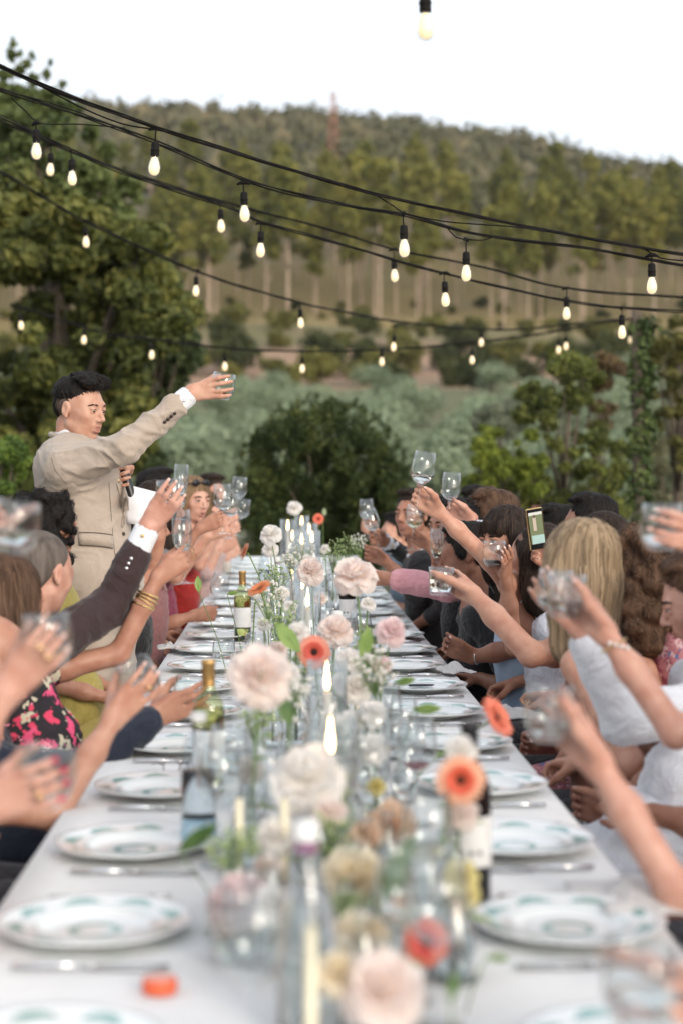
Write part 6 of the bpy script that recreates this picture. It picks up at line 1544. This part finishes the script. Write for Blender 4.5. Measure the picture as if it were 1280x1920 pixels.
e, I = person('man in black suit with champagne flute, dark hair', Pm(842, 985, 7.5), hd=(-.7, -.5, -.1), f=RF, sk='tan', fem=False, arms=[dict(C=Pm(818, 1050, 7.2), A=tilt(0), E=Pm(888, 1120, 7.3), side=1, wrap=1, mode='stem', L=.25)], hairk='short', haircol='black', collar=True, topc=(.008, .008, .009), sleeve=.93, botc=(.008, .008, .009), face=True)
held('flute', Pm(818, 1050, 7.2), tilt(0), .085, 'champagne flute with pale gold wine in front of the black suit', 'white_wine', .4)
e, I = person('person in a pink shirt with rolled sleeve reaching over the plates', Pm(905, 985, 7.2), hd=(-.8, .2, 0), f=RF, sk='tan', fem=False, arms=[dict(C=Pm(668, 1082, 6.9), A=tilt(0), E=Pm(800, 1096, 6.9), side=1, wrap=1, mode='stem', L=.27)], hairk='short', haircol='dark', topc=(.80, .38, .42), sleeve=.88, sleeve_fit=.016)
e, I = person('dark haired guest in dark clothes, hair falling over the collar', Pm(885, 1000, 6.9), hd=(-.8, -.2, 0), f=RF, sk='tan', hairk='bob', haircol='black', topc=(.015, .014, .016), sleeve=.6)
e, I = person('guest with swept brown hair whose glass shows behind the tallest', Pm(918, 975, 6.9), hd=(-.9, .2, 0), f=RF, sk='pink', fem=False, arms=[dict(C=Pm(842, 948, 6.8), A=tilt(4), E=Pm(928, 1050, 6.8), side=1, wrap=1, mode='stem', L=.25)], hairk='short', haircol='brown', topc=(.66, .70, .80), sleeve=.93)
held('wine', Pm(842, 948, 6.8), tilt(4), .085, 'wine glass half hidden behind the raised bare arm', fill=.2)
e, I = person('woman with dark fringe holding a tumbler before her face', Pm(944, 1012, 6.2), hd=(-.75, -.62, -.1), f=RF, sk='tan', arms=[dict(C=Pm(926, 1040, 5.8), A=tilt(0), E=Pm(962, 1200, 5.9), side=1, hw=.85, wrap=-1, R=.041, L=.25)], vox=.0058, hairk='bangs', haircol='dark', topm=satin, sleeve=.0, straps=True, face=True, lapm=satin, smile=False)
held('tumbler', Pm(926, 1040, 5.8), tilt(0), .045, 'round tumbler held before the woman with dark fringe', fill=.25)
e, I = person('guest stretching a long bare arm with the tallest wine glass', Pm(1003, 1045, 6.0), hd=(-.9, .3, .1), f=RF, sk='light', arms=[dict(C=Pm(785, 925, 5.75), A=tilt(9), E=Pm(900, 1036, 5.85), side=1, hw=.85, wrap=1, mode='stem', L=.26, s=1.0)], vox=.0058, hairk='wavy', haircol='dark', topc=(.70, .72, .80), sleeve=.12)
held('wine', Pm(785, 925, 5.75), tilt(9), .075, 'tallest raised wine glass, lifted by the long bare arm', fill=.5)
e, I = person('blue dressed woman with arm lowered to the table and bracelet', Pm(952, 1090, 5.9), hd=(-.9, .0, -.2), f=RF, sk='deep', arms=[dict(C=Pm(820, 1212, 6.0), A=tilt(70), E=Pm(905, 1220, 5.9), side=1, wrap=1, mode='stem', L=.24)], hairk='bun', haircol='dark', topc=(.45, .16, .17), sleeve=.0, straps=True) if False else (None, None)
e, I = person('dark haired man in black resting his hand on the table edge', Pm(872, 1040, 6.6), hd=(-.9, .1, -.2), f=RF, sk='deep', fem=False, arms=[dict(C=Pm(835, 1205, 6.1), A=tilt(60), E=Pm(935, 1222, 6.1), side=1, wrap=1, mode='stem', L=.24)], hairk='short', haircol='black', topc=(.012, .012, .014), sleeve=.4, botc=(.01, .01, .012))
a = I['arms'][1]; bands(e, a[2], a[1], 1, .029, M['silver'], 'bracelet', .01, th=.0022)
e, I = person('person reaching a thick forearm with a straight tumbler of water', Pm(1098, 1090, 5.4), hd=(-.95, .2, -.1), f=RF, sk='light', fem=False, arms=[dict(C=Pm(826, 1087, 5.25), A=tilt(2), E=Pm(1000, 1232, 5.05), side=1, wrap=1, R=.042, L=.27, s=1.02)], vox=.0058, hairk='short', haircol='brown', topc=(.012, .012, .014), sleeve=.1, botc=(.02, .02, .02))
held('straight', Pm(826, 1087, 5.25), tilt(2), CUP, 'straight tumbler of water in front of the pink sleeve', fill=.75)
e, I = person('person in black filming with a gold rimmed phone', Pm(1062, 1062, 6.2), hd=(-.9, -.1, 0), f=RF, sk='tan', arms=[dict(C=Pm(1012, 1030, 5.80), A=tilt(-8), E=Pm(1062, 1150, 5.9), side=1, wrap=1, mode='stem', L=.24)], hairk='wavy', haircol='black', topc=(.01, .01, .012), sleeve=.4)
ph = empty('phone', P(1005, 992, 5.74), (math.radians(4), math.radians(-9), math.radians(12))); tag(ph, 'phone held up filming, its screen showing the toast', 'phone')
o = MB().box((0, .006, 0), (.062, .009, .148)).build('case', M['gold'], ph, False); o.modifiers.new('b', 'BEVEL').width = .004
o = MB().box((0, .001, 0), (.056, .003, .142)).build('screen', mottled('screen_black', (.008, .008, .01), (.012, .012, .014), .1, 10), ph, False)
def scr(name, x, z, w, h, c, k=.0): MB().box((x, -.0012-k, z), (w, .0006, h)).build(name, emis('screen_'+name+str(len(bpy.data.materials)), sc3(c, .7), .18), ph, False)
scr('scene_picture', 0, .004, .050, .112, (.16, .19, .09)); scr('pictured_table', .002, -.036, .046, .030, (.40, .58, .55), .0008); scr('pictured_figure', -.006, .018, .012, .046, (.55, .45, .36), .0012); scr('pictured_head', -.005, .046, .008, .010, (.12, .07, .05), .0012); scr('pictured_sky', 0, .055, .050, .010, (.7, .7, .66), .0008)
for k in range(3): MB().ball((-.012+.012*k, .0125, .058), (.005, .002, .005), 8, 5).build('camera_lens', M['foil_black'], ph)
e, I = person('dark haired man with head just above the blonde woman', Pm(1103, 985, 6.9), hd=(-.9, .35, -.05), f=RF, sk='tan', fem=False, hairk='short', haircol='black', topc=(.05, .05, .06), sleeve=.9, s=1.03)
e, I = person('guest whose dark glossy crown shows between blonde and black haired heads', Pm(1120, 1018, 6.3), hd=(-.95, .1, 0), f=RF, sk='tan', hairk='bun', haircol='dark', topc=(.04, .03, .03), sleeve=.4)
e, I = person('black haired guest beside the phone', Pm(1040, 1000, 7.4), hd=(-.9, .2, -.05), f=RF, sk='tan', fem=False, hairk='short', haircol='black', topc=(.03, .03, .04), sleeve=.9)
e, I = person('guest with black hair between white collar and fringe', Pm(892, 960, 8.4), hd=(-.9, .1, -.05), f=RF, sk='tan', fem=False, hairk='short', haircol='black', topc=(.03, .03, .035), sleeve=.9)
e, I = person('blonde woman with long straight hair seen from behind', Pm(1080, 1062, 4.55), hd=(-.72, .68, -.05), f=(-1, .35), sk='light', hairk='long', haircol='blonde', topc=(.34, .15, .10), sleeve=.0, straps=True, vox=.0065, s=1.04)
e, I = person('woman with full curly brown hair seen from behind', Pm(1186, 1075, 4.95), hd=(-.75, .65, -.05), f=(-1, .3), sk='tan', hairk='curly', haircol='brown', topm=floral3, sleeve=.0, straps=True, lapm=floral3, vox=.0065, s=1.16)
e, I = person('man at the picture edge in white shirt with grey striped sweater over his shoulders', Pm(1312, 1125, 4.3), hd=(-.9, .15, -.35), f=RF, sk='pink', fem=False, arms=[dict(C=Pm(1040, 1100, 3.8), A=tilt(4), E=Pm(1170, 1350, 3.9), side=-1, hw=.85, wrap=1, R=.042, L=.26)], hairk='short', haircol='brown', topc=(.74, .75, .80), sleeve=.90, lapm=stripe_mat('grey_striped_cloth', [(.14, .15, .16), (.30, .31, .31), (.10, .10, .11), (.42, .42, .42)], 9, 'X'), face=True, sleeve_fit=.014, vox=.0065)
SCn = I['SC']; K = Field(.006)
for k in range(7):
    a = -1.5+3.0*k/6; p0 = SCn+V3(.10*math.cos(a)*.6, .21*math.sin(a), .055-.035*abs(math.sin(a))); K.ell(p0, (.055, .06, .028), None, .02)
K.cone(SCn+V3(-.03, -.17, .0), SCn+V3(-.12, -.12, -.22), .03, .024, .02); K.cone(SCn+V3(-.05, -.19, .0), SCn+V3(-.16, -.16, -.16), .026, .02, .02)
mobj('sweater', K.mesh('sweater', folds(9, .006)), stripe_mat('grey_striped_knit', [(.42, .43, .43), (.16, .17, .17), (.50, .51, .50)], 11, 'DIAGONAL'), e)
held('tumbler', Pm(1040, 1100, 3.8), tilt(4), CUP+.004, 'tumbler at the back of the two overlapping ones', fill=.3)
e, I = person('guest whose bare braceleted arm crosses the white sleeve', None, sk='pink', f=RF, arms=[dict(C=Pm(1060, 1112, 3.45), A=tilt(3), E=Pm(1262, 1368, 3.4), side=1, hw=.85, wrap=1, R=.042, L=.25)], topc=(.72, .73, .78), sleeve=.35, sd=(.75, .05, .25), vox=.0065)
a = I['arms'][1]; bands(e, a[2], a[1], 1, .029, M['gold'], 'bracelet', .03, th=.0016)
for k in range(4): q = a[2]+(a[1]-a[2]).normalized()*(.026+.004*k)+V3(-.012+.010*k, -.028, .004); MB().ball(q, .0045, 8, 6).build('pearl', M['white_label'], e)
held('straight', Pm(1060, 1112, 3.45), tilt(3), CUP, 'straight tumbler in front of the two overlapping ones', fill=.35)
held('wine', Pm(1098, 1195, 4.5), tilt(4), .07, 'wine glass with red wine behind the white sleeve', 'red_wine', .5)
e, I = person('guest with tanned arm and red wine behind the crossed forearms', Pm(1235, 1175, 4.25), hd=(-.9, .3, -.1), f=RF, sk='tan', arms=[dict(C=Pm(1100, 1200, 4.5), A=tilt(4), E=Pm(1180, 1300, 4.4), side=1, wrap=1, mode='stem', L=.24)], hairk='bob', haircol='brown', topc=(.45, .46, .47), sleeve=.0, straps=True, seat=(1.35, 4.4, .5)) if False else (None, None)
e, I = person('guest in a white T-shirt with tanned arm near the bare table corner', Pm(1380, 1180, 4.05), hd=(-.95, .1, -.1), f=RF, sk='deep', fem=False, arms=[dict(C=Pm(1075, 1500, 4.15), A=tilt(50), E=Pm(1215, 1470, 4.1), side=1, wrap=1, mode='stem', L=.25)], hairk='short', haircol='brown', topc=(.76, .77, .82), sleeve=.25, botc=(.70, .71, .76), seat=(.93, 4.0, .52), vox=.0065, s=1.05)
e, I = person('guest in pink and blue print whose lap shows beyond the white T-shirt', Pm(1290, 1090, 5.0) if False else Pm(1330, 1090, 4.9), hd=(-.95, .1, -.1), f=RF, sk='deep', arms=[dict(C=Pm(985, 1400, 4.7), A=tilt(50), E=Pm(1090, 1370, 4.75), side=1, wrap=1, mode='stem', L=.24)], hairk='bun', haircol='brown', topm=floral3, lapm=floral3, sleeve=.2, seat=(.98, 4.85, .52))
e, I = person('guest holding a big blurred tumbler high at the picture edge', None, sk='pink', f=RF, arms=[dict(C=Pm(1240, 985, 3.25), A=tilt(0), E=Pm(1400, 1080, 3.2), side=1, wrap=-1, R=.044, L=.25)], topc=(.72, .73, .78), sleeve=.4, sd=(.8, .1, -.2), vox=.0065)
held('tumbler', Pm(1240, 985, 3.25), tilt(0), CUP, 'tumbler mirroring a candle flame by the pale stone wall', fill=.45)
e, I = person('guest with a bare bent forearm raising a tumbler in front of everybody', None, sk='pink', f=RF, arms=[dict(C=Pm(1030, 1335, 2.75), A=tilt(2), E=Pm(1232, 1618, 2.7), side=1, hw=.85, wrap=1, R=.044, L=.24, nails=M['lip'])], topc=(.50, .40, .40), sleeve=.1, sd=(.9, .0, .15), vox=.0065)
held('tumbler', Pm(1030, 1335, 2.75), tilt(2), CUP, 'big tumbler on the bare bent forearm over the corner plates', fill=.4)
e, I = person('guest whose fingers rest on the napkin, magenta skirt', None, sk='pink', f=RF, arms=[dict(C=Pm(1215, 1655, 2.95), A=(.2, .9, .3), E=Pm(1420, 1700, 2.95), side=1, wrap=1, mode='stem', L=.24)], topc=(.5, .03, .22), sleeve=.3, sd=(.6, .1, .6), botc=(.5, .02, .2), vox=.006)
e, I = person('guest nearest the camera holding the lowest tumbler', None, sk='pink', f=RF, arms=[dict(C=Pm(1205, 1850, 1.78), A=tilt(-4), E=Pm(1420, 1960, 1.95), side=1, wrap=-1, R=.044, L=.24)], topc=(.5, .45, .45), sleeve=.3, sd=(.9, .2, .4), vox=.006)
held('tumbler', Pm(1205, 1850, 1.78), tilt(-4), CUP, 'very near tumbler in the lowest corner', fill=.5)
print('\n'.join(LOG))
# ================================================================ THE STRINGS OF LAMPS
LAMP = {}
def lamp(px, py, Y, label, cable_py=None, s=.93):
    """px,py: middle of the glass"""
    c = P(px, py, Y); e = empty('hanging_lamp', c); tag(e, label, 'light bulb', 'lamps hanging on the black cables'); e.scale = (s, s, s)
    e.rotation_euler = (random.uniform(-.05, .05), random.uniform(-.06, .06), random.uniform(0, 6))
    if not LAMP:
        LAMP['glass'] = MB().lathe([(0, -.046), (.010, -.0445), (.019, -.038), (.0240, -.026), (.0250, -.014), (.0225, .004), (.0175, .020), (.0140, .032), (.0135, .040)], 20).mesh('glass'); LAMP['glass'].materials.append(M['glass'])
        LAMP['fil'] = MB().lathe([(0, -.030), (.004, -.028), (.007, -.018), (.0075, -.004), (.006, .010), (.003, .020), (0, .022)], 14).mesh('filament'); LAMP['fil'].materials.append(M['filament'])
        LAMP['glow'] = MB().lathe([(0, -.042), (.009, -.0405), (.0165, -.034), (.0205, -.024), (.0212, -.012), (.0190, .004), (.0145, .018), (.0110, .028), (0, .032)], 16).mesh('inner_glow'); LAMP['glow'].materials.append(M['bulb_glow'])
        LAMP['sock'] = MB().lathe([(0, .092), (.009, .092), (.015, .088), (.0165, .080), (.0165, .062), (.0185, .060), (.0185, .056), (.0165, .054), (.0170, .038), (.0175, .036), (.0160, .034), (0, .034)], 18).mesh('socket'); LAMP['sock'].materials.append(M['black_rubber'])
    mobj('bulb_glass', LAMP['glass'], None, e); mobj('filament', LAMP['fil'], None, e); mobj('inner_glow', LAMP['glow'], None, e); mobj('socket', LAMP['sock'], None, e)
    top = (P(px, cable_py, Y).z-c.z)/s if cable_py else .16
    MB().tube([(0, 0, .088), (.002, .001, (top+.088)/2), (0, 0, top)], .0032, 6).build('drop_cord', M['black_rubber'], e)
    MB().tube([(-.030, 0, top-.004), (-.012, 0, top+.004), (.012, 0, top+.004), (.030, 0, top-.004)], [.004, .009, .009, .004], 8).build('junction', M['black_rubber'], e)
def cable(label, pts, r=.0052, n=3, seed=0, tw=.006):
    """strands twisted round the run of points (px, py, Y)"""
    P3 = [P(*p) for p in pts]; out = []
    for i in range(len(P3)-1):
        p0, p1, p2, p3 = P3[max(i-1, 0)], P3[i], P3[i+1], P3[min(i+2, len(P3)-1)]
        for k in range(14):
            t_ = k/14; out.append(.5*((2*p1)+(-p0+p2)*t_+(2*p0-5*p1+4*p2-p3)*t_*t_+(-p0+3*p1-3*p2+p3)*t_**3))
    out.append(P3[-1]); e = empty('cable', (0, 0, 0)); tag(e, label, 'cable')
    for s_ in range(n):
        L = 0; q = []
        for k, p in enumerate(out):
            if k: L += (p-out[k-1]).length
            a = L*5.5+s_*2*PI/n+seed; w = tw*(1+.5*math.sin(L*1.3+s_)); q.append(p+V3(0, math.sin(a)*w, math.cos(a)*w))
        MB().tube(q, r*(.8 if s_ else 1), 6).build('strand', M['black_rubber'], e)
    return e
cable('topmost black cable running down from the tall tree', [(-120, 62, 5.6), (0, 123, 5.8), (120, 176, 6), (300, 242, 6.2), (470, 295, 6.3), (640, 345, 6.4), (750, 375, 6.5), (1000, 428, 6.6), (1240, 470, 6.7), (1400, 492, 6.8)], .0040, 4, 0, .005)
cable('second black cable below the topmost', [(-120, 132, 6.8), (0, 168, 6.9), (150, 215, 7), (320, 278, 7), (470, 340, 7), (640, 383, 7), (760, 405, 7), (900, 440, 7), (1100, 465, 7), (1280, 498, 7), (1400, 515, 7)], .0038, 3, 1, .006)
cable('third black cable, the steeper of a crossing pair', [(-120, 165, 7.8), (0, 218, 8), (140, 285, 8), (250, 330, 8), (420, 385, 8), (500, 420, 8), (640, 458, 8.1), (830, 512, 8.2), (1040, 560, 8.4), (1165, 577, 8.6), (1400, 588, 8.8)], .0038, 3, 2, .006)
cable('fourth black cable, the flatter of a crossing pair', [(-120, 175, 9), (0, 226, 9), (100, 270, 9), (210, 312, 9), (415, 378, 9), (600, 425, 9), (740, 468, 9), (900, 500, 9), (1060, 540, 9), (1280, 557, 9), (1400, 562, 9)], .0037, 3, 3, .005)
cable('fifth black cable sweeping down to the ivy clad post', [(-120, 270, 10), (0, 322, 10), (162, 415, 10.3), (368, 508, 10.6), (564, 568, 11.2), (640, 583, 12), (737, 602, 13), (900, 618, 14), (1000, 615, 14.5), (1100, 604, 15), (1192, 596, 15.2)], .0046, 3, 4, .007)
cable('lowest black cable sagging nearly level to the ivy clad post', [(20, 570, 13), (110, 598, 13), (200, 625, 13), (285, 636, 13), (422, 652, 13.2), (567, 659, 13.4), (715, 656, 13.6), (884, 642, 14), (1000, 628, 14.6), (1100, 610, 15), (1192, 598, 15.2)], .0046, 3, 5, .007)
cable('thin slack cord dipping to the first lamp of the second cable', [(22, 184, 6.95), (45, 205, 7), (78, 231, 7), (150, 233, 7), (235, 240, 7)], .0028, 1, 0, 0)
cable('thin slack cord dropping to the middle lamp of the topmost cable', [(700, 363, 6.5), (735, 385, 6.5), (763, 401, 6.5), (840, 416, 6.5), (960, 425, 6.5), (1020, 434, 6.6)], .0028, 1, 0, 0)
cable('thin slack cord at the big lamp of the topmost cable', [(60, 152, 5.9), (150, 200, 6.1), (230, 232, 6.2), (296, 243, 6.2)], .0032, 1, 0, 0)
cable('thin slack cord looping to the last lamp of the second cable', [(838, 428, 7), (855, 445, 7), (880, 449, 7), (905, 450, 7), (925, 443, 7)], .0028, 1, 0, 0)
cable('thin slack cord at the picture edge under the topmost cable', [(1205, 465, 6.7), (1226, 478, 6.7), (1250, 486, 6.7), (1330, 492, 6.7)], .0030, 1, 0, 0)
for q in [(797, 45, 4.35, 'single lamp hanging alone against the bare sky', -40), (290, 309, 6.2, 'big lamp under the topmost cable in front of the wooded ridge', 243), (757, 463, 6.5, 'lamp in the middle of the topmost cable', 402), (1221, 533, 6.7, 'last lamp of the topmost cable, over the ivy post', 480),
          (69, 281, 7, 'first lamp of the second cable, by the tall tree', 232), (459, 398, 7, 'lamp halfway along the second cable', 344), (873, 510, 7, 'last lamp of the second cable', 450),
          (136, 332, 8, 'first lamp of the third cable', 284), (489, 467, 8, 'second lamp of the third cable', 420), (834, 560, 8.2, 'third lamp of the third cable', 513), (1165, 621, 8.6, 'fourth lamp of the third cable, before the ivy', 578),
          (95, 316, 9.2, 'first lamp of the fourth cable, small beside the oak', 272), (415, 422, 9, 'second lamp of the fourth cable', 380), (739, 515, 9, 'third lamp of the fourth cable', 468), (1061, 586, 9, 'fourth lamp of the fourth cable', 541),
          (162, 452, 10.3, 'first lamp of the fifth cable against the oak', 415), (368, 544, 10.6, 'second lamp of the fifth cable', 508), (564, 604, 11.2, 'third lamp of the fifth cable', 569), (737, 649, 13, 'fourth lamp of the fifth cable', 612), (901, 641, 14, 'fifth lamp of the fifth cable', 618), (1060, 648, 14.8, 'sixth lamp of the fifth cable', 611),
          (40, 609, 13, 'first lamp of the lowest cable deep in the oak', 578), (158, 636, 13, 'second lamp of the lowest cable deep in the oak', 612), (285, 664, 13, 'third lamp of the lowest cable above the speaker', 637), (422, 686, 13.2, 'lamp right above the raised tumbler', 652), (567, 690, 13.4, 'lamp above the dark laurel bush', 659), (715, 677, 13.6, 'lamp of the lowest cable between laurel and shrubs', 656), (884, 674, 14, 'lamp above the silvery shrub', 642), (1046, 655, 14.8, 'lamp low before the tall loose shrub', 620), (1181, 636, 15.4, 'dim lamp half hidden by the ivy', 606)]:
    lamp(q[0], q[1], q[2], q[3], q[4])
# the ridge carries a far rust coloured mast
q = P(625, 300, 455); zb = float(terrain(q.x, 455)); mb = MB()
H = 23
for sx in (-1, 1):
    for sy in (-1, 1): mb.tube([(sx*1.6, sy*1.6, 0), (sx*.5, sy*.5, H)], .22, 4)
for k in range(7):
    z = k*H/7; w = 1.6-1.1*k/7; mb.tube([(-w, -w, z), (w, -w, z+H/7)], .13, 4); mb.tube([(w, -w, z), (-w, -w, z+H/7)], .13, 4); mb.tube([(-w, w, z), (w, w, z+H/7)], .13, 4)
tag(mb.build('pylon', mottled('pylon_rust', (.30, .12, .07), (.38, .17, .10), .8, 1), None, True, (q.x, 455, zb)), 'rust coloured lattice pylon on the wooded ridge', 'pylon')
